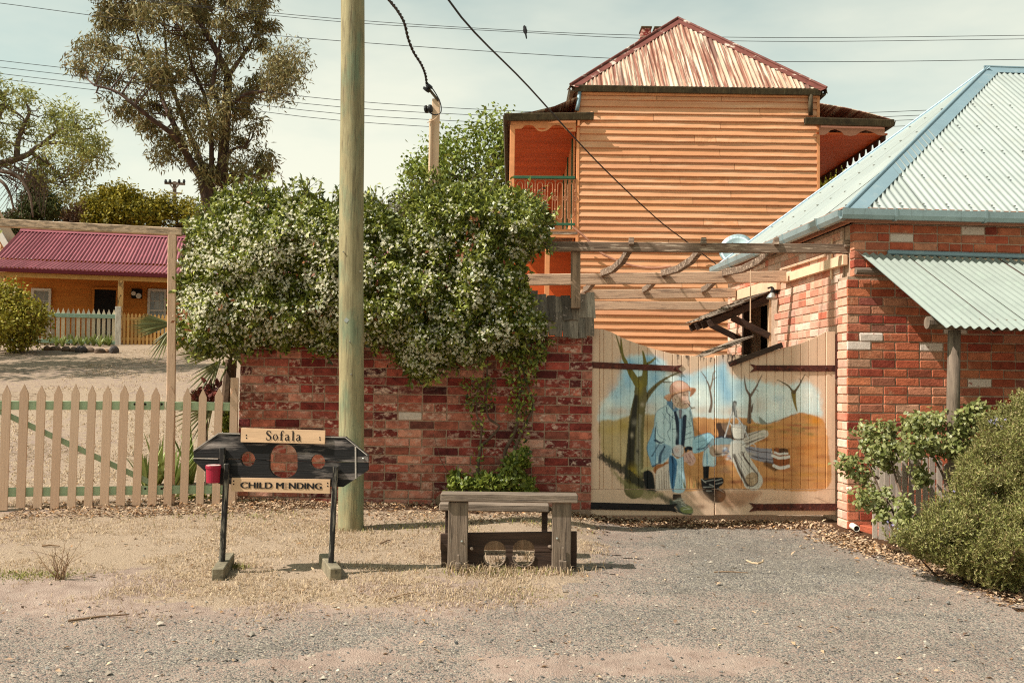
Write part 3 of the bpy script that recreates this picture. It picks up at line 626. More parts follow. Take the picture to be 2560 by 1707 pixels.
# stump
poly([(160, 1000), (240, 955), (330, 930), (350, 1240), (165, 1245)], (214, 196, 178), 4, t=zf, smooth=False)
poly([(135, 990), (200, 955), (330, 930), (320, 945), (200, 1010), (165, 1060)], (164, 104, 60), 5, t=zf)
for x in (205, 232, 262, 285, 310): stroke([(x, 1020 + (x * 7) % 60), (x + 6, 1225)], 3, 5, (92, 72, 58), .8, t=zf)
stroke([(25, 1035), (60, 1010), (130, 1005)], 20, 30, (176, 164, 118), .8, t=zf, rag=6)
# the seated man
JK, JD, JB = (190, 212, 212), (34, 54, 76), (122, 166, 190)
poly([(325, 285), (285, 322), (200, 372), (162, 445), (150, 560), (112, 680), (74, 785), (108, 900), (136, 984), (200, 958), (265, 945), (330, 870), (430, 770), (560, 778), (592, 690), (582, 600), (568, 450), (548, 352), (480, 345)], JK, 4, t=zf)
poly([(150, 560), (112, 680), (74, 785), (108, 900), (136, 984), (180, 930), (170, 800), (165, 640)], JB, 8, .9, t=zf, rag=4)
poly([(160, 760), (250, 740), (340, 770), (330, 850), (260, 930), (210, 940), (180, 850)], (132, 164, 182), 8, .9, t=zf, rag=5)
for pts, w in [([(160, 700), (215, 725), (250, 720)], 16), ([(170, 560), (165, 680), (210, 725), (180, 790)], 10), ([(215, 940), (225, 850), (270, 770)], 22), ([(320, 420), (330, 560), (300, 610), (330, 700)], 6), ([(350, 580), (400, 575)], 6), ([(130, 870), (180, 790)], 9), ([(545, 380), (560, 470), (585, 590)], 6), ([(500, 640), (560, 610)], 6), ([(480, 690), (585, 660)], 5), ([(290, 340), (300, 400), (380, 470)], 7), ([(136, 984), (200, 950)], 12), ([(520, 480), (545, 530)], 6), ([(500, 560), (560, 540)], 5)]:
    stroke(pts, w, max(3, w * .6), JD, .85, t=zf)
stroke([(320, 290), (400, 390), (440, 480), (430, 740)], 40, 34, (88, 120, 146), .9, t=zf); stroke([(385, 400), (408, 560), (402, 735)], 24, 26, (34, 44, 60), t=zf); stroke([(485, 440), (478, 600), (466, 765)], 30, 22, (36, 46, 62), t=zf)
poly([(395, 385), (440, 470), (500, 370), (470, 355)], (176, 196, 202), 4, .9, t=zf); stroke([(438, 380), (440, 460)], 26, 18, (120, 104, 108), .9, t=zf); stroke([(440, 480), (436, 735)], 20, 18, (140, 176, 192), .9, t=zf)
for c, rx, ry in [((240, 480), 50, 70), ((260, 640), 40, 60), ((380, 640), 24, 40), ((530, 440), 16, 60), ((550, 720), 26, 30)]: blob(c, rx * .69, ry * .69, (196, 214, 214), .7, t=zf)
poly([(585, 672), (680, 635), (745, 620), (800, 650), (818, 730), (730, 800), (590, 842), (570, 780)], (158, 196, 206), 5, t=zf)
poly([(700, 800), (760, 740), (815, 690), (826, 960), (760, 985), (684, 978)], (186, 210, 214), 5, t=zf)
for pts, w, c in [([(600, 690), (700, 650)], 12, (176, 206, 212)), ([(620, 800), (700, 780), (790, 690)], 10, JD), ([(705, 800), (760, 750), (790, 680)], 12, (120, 116, 130)), ([(715, 640), (720, 800)], 8, JB), ([(790, 780), (800, 960)], 12, (206, 220, 216)), ([(730, 850), (735, 960)], 10, JB), ([(750, 760), (775, 820)], 14, (190, 160, 150)), ([(820, 730), (826, 960)], 5, (90, 90, 90))]: stroke(pts, w, w * .7, c, .85, t=zf)
poly([(325, 850), (400, 900), (472, 880), (476, 1000), (490, 1245), (348, 1245), (318, 1010)], (178, 208, 216), 4, t=zf)
poly([(325, 860), (400, 930), (392, 1080), (368, 1242), (350, 1242), (318, 1010)], (66, 112, 148), 6, t=zf, rag=4); stroke([(345, 880), (370, 1000), (345, 1180)], 14, 8, (40, 70, 100), .8, t=zf, rag=3)
stroke([(405, 980), (400, 1120), (372, 1235)], 9, 6, (196, 216, 220), .8, t=zf); stroke([(450, 900), (470, 1240)], 12, 10, (190, 212, 218), .7, t=zf)
poly([(352, 800), (395, 755), (455, 750), (476, 800), (470, 850), (435, 882), (380, 868)], (206, 200, 196), 5, t=zf); blob((395, 810), 24, 26, (206, 168, 152), .7, t=zf); stroke([(352, 800), (375, 868), (440, 885)], 7, 5, JD, .8, t=zf)
poly([(482, 790), (520, 765), (568, 780), (562, 815), (520, 805), (500, 840)], (30, 34, 42), 4, t=zf)
poly([(476, 850), (520, 830), (560, 815), (590, 870), (606, 912), (580, 965), (545, 975), (505, 945), (474, 920)], (208, 166, 150), 4, t=zf)
for pts in ([(500, 870), (540, 940)], [(530, 850), (575, 930)], [(555, 840), (595, 905)], [(505, 940), (560, 945)]): stroke(pts, 4, 3, (112, 72, 66), .8, t=zf)
stroke([(545, 825), (575, 880)], 14, 8, (232, 200, 186), .7, t=zf)
poly([(352, 215), (420, 180), (525, 160), (532, 255), (548, 300), (520, 345), (450, 355), (385, 335), (350, 270)], (212, 176, 154), 4, t=zf)
for k in range(60): x_, y_ = rng.uniform(360, 450), rng.uniform(215, 340); stroke([(x_, y_), (x_ + rng.uniform(-10, 14), y_ + rng.uniform(12, 26))], 5, 3, [(150, 120, 92), (196, 168, 136), (222, 198, 168), (120, 92, 72)][k % 4], .8, t=zf)
for k in range(40): x_, y_ = rng.uniform(430, 520), rng.uniform(300, 342); stroke([(x_, y_), (x_ + rng.uniform(-8, 8), y_ + rng.uniform(10, 18))], 4, 3, [(176, 146, 112), (224, 200, 170), (140, 110, 84)][k % 3], .8, t=zf)
for k in range(24): x_, y_ = rng.uniform(445, 530), rng.uniform(165, 195); stroke([(x_, y_), (x_ + rng.uniform(-6, 6), y_ + 22)], 5, 3, [(130, 100, 80), (170, 136, 106)][k % 2], .8, t=zf)
stroke([(470, 212), (495, 208)], 7, 5, (84, 60, 52), .9, t=zf); stroke([(512, 210), (530, 214)], 6, 4, (84, 60, 52), .9, t=zf); stroke([(505, 225), (514, 262), (494, 270)], 8, 7, (236, 204, 186), .9, t=zf); stroke([(482, 274), (514, 274)], 6, 4, (130, 84, 72), .9, t=zf); stroke([(480, 300), (528, 298)], 7, 4, (126, 68, 60), .9, t=zf); blob((470, 250), 16, 16, (228, 170, 150), .7, t=zf)
stroke([(520, 296), (548, 328), (562, 352)], 7, 5, (60, 48, 44), t=zf); stroke([(562, 352), (590, 345)], 14, 14, (120, 104, 84), .8, t=zf); stroke([(575, 340), (600, 352)], 4, 3, (150, 136, 120), .8, t=zf)
poly([(336, 195), (326, 120), (372, 62), (450, 52), (520, 92), (545, 135), (450, 170)], (220, 166, 142), 5, t=zf); blob((430, 95), 40, 24, (236, 200, 176), .8, t=zf); stroke([(338, 190), (440, 160), (545, 128)], 10, 8, (196, 130, 104), .8, t=zf)
poly([(266, 238), (290, 205), (350, 185), (450, 152), (545, 126), (606, 136), (600, 175), (545, 225), (548, 165), (450, 178), (372, 208), (322, 275)], (206, 148, 112), 4, t=zf); poly([(555, 145), (600, 140), (590, 185), (548, 222)], (150, 96, 66), 5, .8, t=zf); stroke([(270, 240), (330, 195), (450, 160)], 6, 5, (232, 190, 160), .8, t=zf); stroke([(330, 275), (350, 215), (440, 185), (540, 155)], 8, 6, (96, 64, 48), .7, t=zf)
for pts, w in (([(325, 285), (285, 322), (200, 372), (162, 445), (150, 560), (112, 680), (74, 785), (108, 900), (136, 984)], 5), ([(548, 352), (568, 450), (582, 600), (592, 690)], 5), ([(585, 672), (680, 635), (745, 620), (800, 650), (818, 730), (826, 960), (760, 985), (684, 978), (700, 800), (590, 842)], 5), ([(472, 880), (476, 1000), (490, 1245)], 5), ([(325, 850), (318, 1010), (348, 1245)], 5), ([(330, 300), (280, 420), (250, 520)], 4), ([(180, 500), (200, 640), (280, 700)], 5), ([(240, 400), (330, 520)], 4), ([(610, 720), (700, 700), (760, 660)], 4), ([(640, 790), (700, 740)], 5), ([(420, 930), (440, 1230)], 4), ([(375, 420), (345, 470), (330, 600)], 5)): stroke(pts, w, w * .7, (62, 92, 118), .75, t=zf)
for pts in ([(525, 160), (532, 255), (548, 300), (520, 345), (450, 356)], [(266, 238), (322, 275), (372, 208), (450, 178), (548, 165)], [(336, 195), (326, 120), (372, 62), (450, 52), (520, 92), (545, 135)]): stroke(pts, 4, 4, (112, 76, 60), .7, t=zf)
blob((450, 260), 20, 40, (190, 150, 120), .4, t=zf)
# boots
poly([(356, 1284), (442, 1284), (452, 1345), (350, 1345)], (24, 22, 22), 4, t=zf, smooth=False)
poly([(322, 1345), (360, 1355), (440, 1318), (485, 1375), (560, 1420), (580, 1460), (565, 1502), (470, 1505), (415, 1465), (380, 1410), (325, 1400)], (110, 116, 106), 4, t=zf); poly([(430, 1440), (520, 1410), (575, 1440), (562, 1495), (470, 1495)], (140, 144, 84), 7, .9, t=zf); stroke([(330, 1400), (420, 1470), (560, 1508)], 12, 8, (36, 36, 34), .9, t=zf)
for pts in ([(360, 1360), (430, 1345)], [(430, 1350), (500, 1400)], [(440, 1340), (480, 1335)], [(450, 1400), (540, 1440)], [(470, 1450), (560, 1440)], [(450, 1380), (500, 1360)]): stroke(pts, 6, 4, (206, 206, 188), .8, t=zf)
stroke([(330, 1350), (400, 1420), (430, 1470)], 30, 20, (40, 44, 46), .6, t=zf, soft=8, rag=5)
poly([(684, 985), (756, 978), (748, 1115), (688, 1120)], (24, 22, 22), 4, t=zf, smooth=False)
poly([(664, 1130), (720, 1120), (800, 1108), (900, 1108), (908, 1170), (860, 1215), (920, 1250), (932, 1320), (890, 1370), (820, 1372), (740, 1320), (690, 1260)], (30, 28, 29), 4, t=zf)
for pts in ([(670, 1120), (720, 1165)], [(700, 1150), (800, 1130)], [(820, 1140), (890, 1120)], [(830, 1175), (900, 1155)], [(690, 1210), (800, 1205)], [(850, 1225), (910, 1265)], [(760, 1180), (810, 1200)], [(730, 1250), (780, 1250)]): stroke(pts, 9, 5, (176, 174, 166), .75, t=zf)
blob((870, 1300), 24, 14, (84, 84, 86), .8, t=zf)
stroke([(640, 1180), (700, 1290), (820, 1340)], 40, 60, (46, 36, 28), .6, t=zf, soft=14, rag=10); blob((660, 1420), 50, 22, (112, 76, 52), .7, t=zf); blob((600, 1330), 120, 50, (190, 150, 118), .6, t=zf)
for k in range(18): x_ = rng.uniform(480, 640); stroke([(x_, 1215), (x_ + rng.uniform(-20, 20), rng.uniform(1090, 1170))], 5, 2, [(176, 160, 96), (120, 112, 60), (70, 62, 40)][k % 3], .7, t=zf)
for x0, y0, x1, y1 in ((210, 1300, 330, 1345), (240, 1320, 320, 1380)): stroke([(x0, y0), (x1, y1)], 30, 40, (60, 62, 40), .6, t=zf, soft=10, rag=12)
# camp fire, billy, logs, bucket
poly([(60, 450), (140, 440), (300, 560), (280, 680), (110, 660), (80, 560)], (70, 50, 40), 6, t=zg, rag=5); poly([(125, 450), (195, 440), (285, 545), (265, 600), (200, 580)], (140, 108, 84), 5, .9, t=zg); blob((240, 440), 40, 12, (44, 52, 40), .8, t=zg); blob((480, 560), 40, 50, (60, 56, 40), .7, t=zg)
stroke([(85, 660), (170, 650), (265, 690)], 36, 30, (40, 50, 66), t=zg); stroke([(90, 655), (150, 640)], 10, 6, (176, 182, 186), .8, t=zg)
stroke([(48, 715), (260, 705)], 76, 60, (126, 148, 152), t=zg, rag=3); stroke([(48, 762), (250, 730)], 8, 6, (50, 56, 60), .8, t=zg)
stroke([(48, 825), (225, 800)], 90, 76, (168, 144, 122), t=zg, rag=3); stroke([(48, 872), (215, 855)], 12, 8, (66, 48, 40), .8, t=zg); stroke([(205, 765), (215, 830)], 6, 5, (110, 84, 66), .8, t=zg)
stroke([(450, 805), (640, 870), (880, 900)], 70, 120, (146, 142, 148), t=zg, rag=4); stroke([(470, 850), (640, 915), (850, 945)], 12, 8, (60, 54, 60), .8, t=zg, rag=4); blob((480, 870), 60, 16, (206, 190, 170), .8, t=zg)
stroke([(410, 705), (560, 645), (735, 585)], 110, 60, (208, 196, 180), t=zg, rag=2); stroke([(450, 690), (640, 610)], 6, 4, (120, 104, 92), .7, t=zg); stroke([(480, 740), (660, 650)], 9, 6, (96, 72, 58), .8, t=zg); blob((700, 590), 22, 14, (150, 150, 130), .7, t=zg)
for k in range(30): blob((rng.uniform(150, 420), rng.uniform(780, 960)), 14, 9, [(206, 210, 206), (150, 170, 190), (90, 110, 140), (216, 206, 190)][k % 4], .8, t=zg)
poly([(280, 690), (400, 670), (470, 740), (400, 850), (290, 860), (260, 760)], (208, 206, 196), 8, .95, t=zg, rag=6)
stroke([(350, 820), (450, 1020), (575, 1240)], 120, 150, (204, 196, 182), t=zg, rag=2); stroke([(310, 880), (400, 1120), (500, 1300)], 20, 26, (60, 48, 38), .8, t=zg, soft=6)
for pts in ([(370, 860), (520, 1130)], [(400, 850), (560, 1090)], [(340, 900), (470, 1140)], [(420, 880), (640, 1140)]): stroke(pts, 5, 4, (112, 100, 92), .7, t=zg)
poly([(470, 1190), (560, 1120), (640, 1160), (636, 1260), (560, 1320), (500, 1290)], (172, 146, 116), 5, t=zg); stroke([(480, 1200), (560, 1210), (630, 1170)], 6, 4, (96, 74, 56), .7, t=zg); stroke([(545, 1230), (560, 1310)], 6, 4, (96, 74, 56), .7, t=zg); stroke([(590, 1200), (600, 1280)], 8, 4, (214, 190, 160), .7, t=zg)
for pts, w in (([(425, 735), (560, 690), (735, 630)], 7), ([(395, 660), (560, 590), (690, 540)], 6), ([(300, 900), (400, 1130), (500, 1300)], 9), ([(420, 840), (520, 1010), (650, 1170)], 8), ([(460, 770), (640, 830), (860, 850)], 6), ([(640, 1165), (636, 1262), (560, 1322), (500, 1290)], 7), ([(455, 845), (430, 870), (480, 960), (520, 1000)], 8)): stroke(pts, w, w, (66, 48, 38), .85, t=zg)
stroke([(530, 720), (600, 740), (615, 800)], 7, 5, (196, 190, 186), .9, t=zg)
blob((380, 560), 80, 60, (84, 62, 44), .85, t=zg); poly([(276, 458), (482, 470), (464, 604), (440, 660), (332, 668), (286, 628)], (58, 44, 36), 4, t=zg); poly([(288, 470), (470, 482), (452, 600), (430, 648), (340, 655), (298, 620)], (222, 214, 200), 4, t=zg); stroke([(285, 470), (380, 462), (472, 482)], 18, 14, (190, 184, 174), .9, t=zg); stroke([(290, 490), (380, 500), (468, 498)], 5, 4, (110, 100, 92), .8, t=zg); stroke([(440, 500), (425, 640)], 26, 18, (168, 160, 150), .7, t=zg); stroke([(258, 445), (285, 470)], 10, 8, (210, 204, 196), .9, t=zg)
for pts in ([(318, 180), (250, 390), (180, 630)], [(316, 190), (302, 470)], [(330, 320), (420, 450), (512, 640)], [(385, 420), (385, 480)]): stroke(pts, 12, 8, (206, 204, 200), t=zg); stroke([(p[0] + 5, p[1]) for p in pts], 4, 3, (88, 84, 86), .8, t=zg)
stroke([(318, 150), (312, 240), (338, 340)], 30, 18, (100, 98, 94), t=zg, rag=4); stroke([(318, 160), (330, 330)], 7, 5, (190, 188, 180), .8, t=zg)
stroke([(760, 1000), (880, 1050)], 40, 60, (70, 46, 30), .8, t=zg, soft=10)
poly([(836, 792), (960, 806), (1090, 792), (1080, 1046), (965, 1072), (860, 1046)], (70, 40, 26), 4, .9, t=zg, smooth=False); poly([(846, 800), (960, 812), (1080, 800), (1072, 1040), (965, 1062), (868, 1040)], (146, 84, 46), 4, t=zg, smooth=False); poly([(850, 800), (900, 785), (1000, 788), (1078, 802), (1050, 862), (880, 850)], (88, 58, 38), 4, t=zg); stroke([(905, 800), (900, 850)], 30, 26, (150, 84, 44), .8, t=zg)
for x in (900, 950, 1005, 1045): stroke([(x, 870), (x, 1050)], 4, 4, (96, 52, 30), .6, t=zg)
for pts, w in (([(846, 838), (940, 866), (1055, 858)], 16), ([(848, 890), (950, 922), (1078, 905)], 22), ([(866, 1030), (960, 1062), (1072, 1036)], 24)): stroke(pts, w, w, (218, 212, 202), t=zg)
stroke([(1075, 795), (1080, 860)], 16, 12, (176, 116, 58), t=zg); stroke([(853, 790), (855, 850)], 14, 10, (176, 116, 58), t=zg)
# weather on the bare paint, stains under the straps
poly([(1000, 1290), (1100, 1285), (1330, 1300), (1200, 1400), (1040, 1400)], (160, 104, 66), 30, .6, rag=20); blob((1780, 1250), 60, 40, (186, 120, 70), .5)
for k in range(60): x_ = rng.uniform(1030, 1800); stroke([(x_, rng.uniform(1330, 1420)), (x_ + rng.uniform(40, 120), rng.uniform(1330, 1420))], 3, 2, (110, 78, 60), .4)
for k in range(16): x_ = rng.choice([700, 760, 810, 880, 960, 1070, 1120, 1180]) + rng.uniform(-30, 30); stroke([(x_, 262), (x_ + rng.uniform(-8, 8), rng.uniform(290, 350))], rng.uniform(6, 26), 3, (70, 50, 42), .75, rag=6)
for k in range(120): x_, y_ = rng.uniform(60, 1890), rng.uniform(100, 1450); stroke([(x_, y_), (x_ + 2, y_ + rng.uniform(8, 40))], 3, 2, (110, 82, 64), .35)
mural = np.clip(mural, 0.01, 0.86)

M_mural = mat('mural_paint', [(1, 1, 1)], (0.93, 1.05), 7, (5, 5, 0.4), over=[(S(92, 66, 52), 36, (6, 6, 0.3), 0.66, 0.71, 0.55)], bump=0.12, bscale=26, bstretch=(6, 6, 0.3), rough=0.7, attr='paint', var=0.0)
YG = 9.93
def gate_panel(name, x0, x1, top, bot, parent, y=YG, thick=0.026, chf=0.006, ragged=0.0):
    """one board of a gate: a painted front on a fine grid, sides and back; top is a function of x (z7 pixels)"""
    ncol = max(int((x1 - x0) / MS), 2) + 1; xs = np.linspace(x0, x1, ncol); hmax = max(bot - top(x) for x in (x0, x1)); nrow = max(int(hmax / MS), 2) + 1
    tp = np.array([top(x) for x in xs]) + (rng.uniform(-ragged, ragged, ncol) if ragged else 0)
    tt = np.linspace(0, 1, nrow)[:, None]; Yz = tp[None, :] * (1 - tt) + bot * tt; Xz = np.repeat(xs[None, :], nrow, 0)
    yo = np.zeros(ncol); yo[0] = yo[-1] = chf
    d0 = np.array([[*P(*z7(a, b), y)] for a, b in ((36, 55), (1915, 55), (36, 1485), (1915, 1485))])
    # plane patch: exact by projecting each column end
    topw = np.array([[*P(*z7(a, b), y)] for a, b in zip(xs, tp)]); botw = np.array([[*P(*z7(a, bot), y)] for a in xs])
    pos = topw[None] * (1 - tt[..., None]) + botw[None] * tt[..., None]; pos[..., 1] += yo[None, :]
    bl = pos[:, :1].copy(); br = pos[:, -1:].copy(); bl[..., 1] = y + thick; br[..., 1] = y + thick
    allp = np.concatenate([bl, pos, br], 1); nc = ncol + 2
    I = np.clip(((Yz - 55) / MS).round().astype(int), 0, mH - 1); J = np.clip(((Xz - 36) / MS).round().astype(int), 0, mW - 1)
    col = mural[I, J]; col = np.concatenate([col[:, :1], col, col[:, -1:]], 1)
    base = np.arange(nrow - 1)[:, None] * nc; c = np.arange(nc)[None, :]; c2 = (c + 1) % nc
    f = np.stack([base + c, base + nc + c, base + nc + c2, base + c2], -1).reshape(-1, 4)
    cap1 = np.stack([np.zeros(nc - 2, int), np.arange(1, nc - 1), np.arange(2, nc)], 1)
    og = ORG[parent.name]; me = bpy.data.meshes.new(name)
    v = allp.reshape(-1, 3) - np.array(og); last = (nrow - 1) * nc
    faces = f.tolist() + [tuple(range(nc))] + [tuple(last + k for k in range(nc - 1, -1, -1))]
    me.from_pydata(v.tolist(), [], faces); me.materials.append(M_mural)
    at = me.attributes.new('paint', 'FLOAT_COLOR', 'POINT'); at.data.foreach_set('color', np.concatenate([col.reshape(-1, 3), np.ones((nrow * nc, 1))], 1).astype(np.float32).ravel())
    o = obj(name, me, parent); ORG[o.name] = og; return o
topL = lambda x: float(np.interp(x, [40, 75, 145, 212, 300, 413, 541, 668, 737, 800, 928, 985], [74, 66, 70, 94, 140, 182, 222, 254, 265, 270, 284, 282]))
topR = lambda x: float(np.interp(x, [985, 1057, 1190, 1300, 1440, 1505, 1640, 1760, 1825, 1895], [270, 262, 262, 262, 228, 212, 176, 122, 88, 86]))
gateL = root('gate_leaf', 'left leaf of the painted gate, showing the seated man and the big bare tree', 'gate', P(*z7(500, 1475), YG), 'double gate leaves with the bush mural')
gateR = root('gate_leaf', 'right leaf of the painted gate, showing the camp fire, billy and bucket', 'gate', P(*z7(1450, 1475), YG), 'double gate leaves with the bush mural')
xsL = [118, 148, 212, 278, 347, 413, 478, 541, 604, 668, 737, 800, 865, 928, 984]
gate_panel('stile', 47, 117, topL, 1272, gateL, y=YG - 0.004)
for a, b in zip(xsL[:-1], xsL[1:]): gate_panel('board', a + 0.5, b - 0.5, topL, 1271, gateL, ragged=3 if a > 650 else 0)
gate_panel('bottom_rail', 45, 982, lambda x: 1274.5, 1469, gateL, y=YG - 0.008, thick=0.034)
xsR = [987, 1003, 1057, 1120, 1187, 1250, 1313, 1377, 1441, 1505, 1568, 1633, 1697, 1760, 1824]
for a, b in zip(xsR[:-1], xsR[1:]): gate_panel('board', a + 0.5, b - 0.5, topR, 1271, gateR, ragged=4 if a < 1450 else 0)
gate_panel('stile', 1826, 1896, topR, 1272, gateR, y=YG - 0.004)
gate_panel('bottom_rail', 988, 1896, lambda x: 1274.5, 1466, gateR, y=YG - 0.008, thick=0.034)
for g_, x0, x1 in ((gateL, 60, 975), (gateR, 995, 1890)):
    for yy in (390, 820): part('ledge', MB().beam(P(*z7(x0, yy), YG + 0.052), P(*z7(x1, yy), YG + 0.052), 0.045, 0.12), M_old_beam, g_)
def strap(parent, x0, x1, y0, y1, half, m, tail_left, bolts):
    """strap hinge with a fish-tail end"""
    ym = lambda x: y0 + (y1 - y0) * (x - x0) / (x1 - x0)
    pl = [(x0, ym(x0) - half), (x1, ym(x1) - half), (x1, ym(x1) + half), (x0, ym(x0) + half)]
    if tail_left: pl = [(x0, ym(x0) - half - 8), (x0 + 50, ym(x0) - half + 2), (x1, ym(x1) - half), (x1, ym(x1) + half), (x0 + 50, ym(x0) + half - 2), (x0, ym(x0) + half + 8), (x0 + 34, ym(x0))]
    else: pl = [(x0, ym(x0) - half), (x1 - 50, ym(x1) - half + 2), (x1, ym(x1) - half - 6), (x1 - 34, ym(x1)), (x1, ym(x1) + half + 10), (x1 - 50, ym(x1) + half - 2), (x0, ym(x0) + half)]
    w_ = [P(*z7(a, b), YG) for a, b in pl]; h = part('hinge_strap', MB().prism([(q.x, q.z) for q in w_], (0, YG - 0.012, 0), (1, 0, 0), (0, 0, 1), (0, 1, 0), 0.010), m, parent)
    for b in bolts: part('bolt', MB().lathe([(0.014, 0), (0.013, 0.006), (0.007, 0.011)], P(*z7(b, ym(b)), YG - 0.0125), (0, -1, 0), 10), m, h)
    return h
strap(gateL, 62, 742, 338, 366, 23, M_rust, False, (530, 682)); strap(gateR, 1248, 1905, 362, 364, 23, M_rust, True, (1312, 1458, 1642, 1826))
YG0 = YG; YG = YG0 - 0.008
strap(gateL, 45, 705, 1397, 1412, 26, M_blackiron, False, (120, 330, 520)); strap(gateR, 1243, 1905, 1408, 1406, 26, M_rust, True, (1305, 1455, 1635))
YG = YG0
pin = MB(); pin.tube([P(*z7(1903, 110), YG + .01), P(*z7(1905, 440), YG + .01)], 0.013, 8); pin.box(P(*z7(1910, 395), YG), (0.05, 0.03, 0.13), ch=.006)
part('hinge_pin', pin, M_rust, gateR)
part('hinge_pin', MB().tube([P(*z7(62, 300), YG + .01), P(*z7(60, 400), YG + .01)], 0.013, 8), M_rust, gateL)
board = root('loose_plank', 'dark grey plank nailed aslant across the top of the right gate leaf', 'plank', P(*z7(1290, 250), YG - 0.03))
part('plank', MB().beam(P(*z7(1092, 335), YG - 0.022), P(*z7(1495, 186), YG - 0.022), 0.024, 0.052, up=(0, 0, 1)), M_brown_wood, board)
part('hook', MB().tube([P(*z7(1100, 345), YG - .05), P(*z7(1120, 325), YG - .05), P(*z7(1140, 300), YG - .045), P(*z7(1150, 318), YG - .045), P(*z7(1128, 335), YG - .05)], 0.006, 6), M_rust, board)

def layM(mb, O, U, W, z0, rows, length, L=0.24, H=0.086, skip=None, bond=0.5, seed=1, half=0.5):
    """bricks laid the same way but joined into one builder"""
    r = random.Random(seed); U = Vector(U); W = Vector(W); R = Matrix((U, W, Vector((0, 0, 1)))).transposed()
    for k in range(rows):
        z = z0 + (k + 0.5) * H; cur = -(k % 2) * bond * L
        while cur < length - 0.02:
            a = max(cur, 0.0); wL = L if r.random() > 0.12 else L * half; b = min(cur + wL, length); cur += wL
            if b - a < 0.05 or (skip and skip((a + b) / 2, z, a, b)): continue
            c = Vector(O) + U * ((a + b) / 2) + W * (0.05 + r.uniform(-.003, .003)); c.z = z
            mb.box(c, (b - a - 0.010, 0.10, H - 0.010), R, 0.006)
    return mb
def corr(parent, m, O, A, B, N, x0, x1, bot, top, pitch=0.076, amp=0.0125, sheet=0.762, name='roof_sheet', sag=0.0, seg=8, rows=3, jag=0.0):
    """corrugated iron laid in sheets; x runs along A (eave), y up the slope B; bot/top give each column's ends"""
    O, A, B, N = Vector(O), Vector(A), Vector(B), Vector(N); x = x0; k = 0; r = random.Random(11)
    og = ORG[parent.name]
    while x < x1 - 0.02:
        xe = min(x + sheet, x1); n = max(int((xe - x) / (pitch / seg)), 2) + 1; xs = np.linspace(x, xe + 0.01, n); vs = []; dz = r.uniform(0, 0.004) + (k % 2) * 0.003; jb = r.uniform(-jag, jag)
        tl = [max(top(min(q, x1)), bot(q) + 0.005) for q in xs]
        for j in range(rows + 1):
            for q, t_ in zip(xs, tl):
                f = j / rows; y = (bot(q) + jb) * (1 - f) + t_ * f
                vs.append(O + A * q + B * y + N * (amp * math.cos(2 * math.pi * q / pitch) + dz - sag * math.sin(math.pi * f)))
        fs = [(j * n + i, j * n + i + 1, (j + 1) * n + i + 1, (j + 1) * n + i) for j in range(rows) for i in range(n - 1)]
        me = mesh(name, [v - og for v in vs], fs, m, True); o = obj(name, me, parent); ORG[o.name] = og
        x = xe; k += 1
def cap(mb, p0, p1, a, b, w, t=0.006, roll=0.022, wb=None):
    """folded ridge or hip capping: wings a and b along the two roof planes, and a roll on the fold"""
    p0, p1, a, b = Vector(p0), Vector(p1), Vector(a).normalized(), Vector(b).normalized(); up = -(a + b).normalized(); wb = wb or w
    q = [a * w, Vector(), b * wb, b * wb + up * t, up * t * 1.5, a * w + up * t]
    mb.add([p0 + x for x in q] + [p1 + x for x in q], [(0, 1, 7, 6), (1, 2, 8, 7), (2, 3, 9, 8), (3, 4, 10, 9), (4, 5, 11, 10), (5, 0, 6, 11), (0, 5, 4, 3, 2, 1), (6, 7, 8, 9, 10, 11)])
    if roll: mb.tube([p0 + up * roll * 0.7, p1 + up * roll * 0.7], roll, 8)
    return mb
GUT = [(0, 0), (0, -0.07), (0.03, -0.10), (0.085, -0.10), (0.108, -0.06), (0.112, 0.006), (0.102, 0.006), (0.098, -0.05), (0.08, -0.09), (0.034, -0.09), (0.01, -0.066), (0.01, 0)]
def gutter(mb, p0, p1, out, s=1.0, prof=GUT):
    p0, p1 = Vector(p0), Vector(p1); d = p1 - p0
    return mb.prism([(a * s, b * s) for a, b in prof], p0, out, (0, 0, 1), d.normalized(), d.length)

# ================================================================== THE BRICK HOUSE ON THE RIGHT
TH = math.radians(3.4); HU = Vector((math.cos(TH), math.sin(TH), 0)); HW = Vector((-math.sin(TH), math.cos(TH), 0)); ZV = Vector((0, 0, 1))
C0 = P(2118, 1308, 9.6); C0z = C0.z; C0.z = 0
def H(u, w, z): q = C0 + HU * u + HW * w; q.z = z; return q
def fp(px, py): q = hit(px, py, C0, HW); return (q - C0).dot(HU), q.z
def spl(px, py): q = hit(px, py, C0 + HU * 0.065, HU); return (q - C0).dot(HW), q.z
bh = root('brick_house', 'red brick house with corrugated iron hip roof beside the painted gate', 'house', H(1.5, 1.0, C0z))
zsplit = fp(*zr(205, 636))[1]; zfas = fp(*zr(262, 234))[1]; zb0 = C0z - 0.06
rows_lo = round((zsplit - zb0) / 0.0862); rows_hi = round((zfas - zsplit) / 0.0862)
fw = part('front_wall', MB().box(H(2.5, 0.127, (zb0 + zsplit) / 2 - .1), (4.98, 0.24, zsplit - zb0 + .2), Matrix((HU, HW, ZV)).transposed()).box(H(2.535, 0.127, (zsplit + zfas) / 2 + .001), (4.91, 0.238, zfas - zsplit), Matrix((HU, HW, ZV)).transposed()), M_mortar2, bh)
bm_warm = brick_meshes('brick', M_brick_warm)
def pick_warm(r, c, z): return r.choice(bm_white) if r.random() < 0.05 else r.choice(bm_warm)
n1 = lay(fw, C0, HU, HW, zb0, rows_lo, 1.92, pick=pick_warm, seed=21)
n2 = lay(fw, C0 + HU * 0.065, HU, HW, zsplit, rows_hi, 1.86, pick=pick_warm, seed=22)
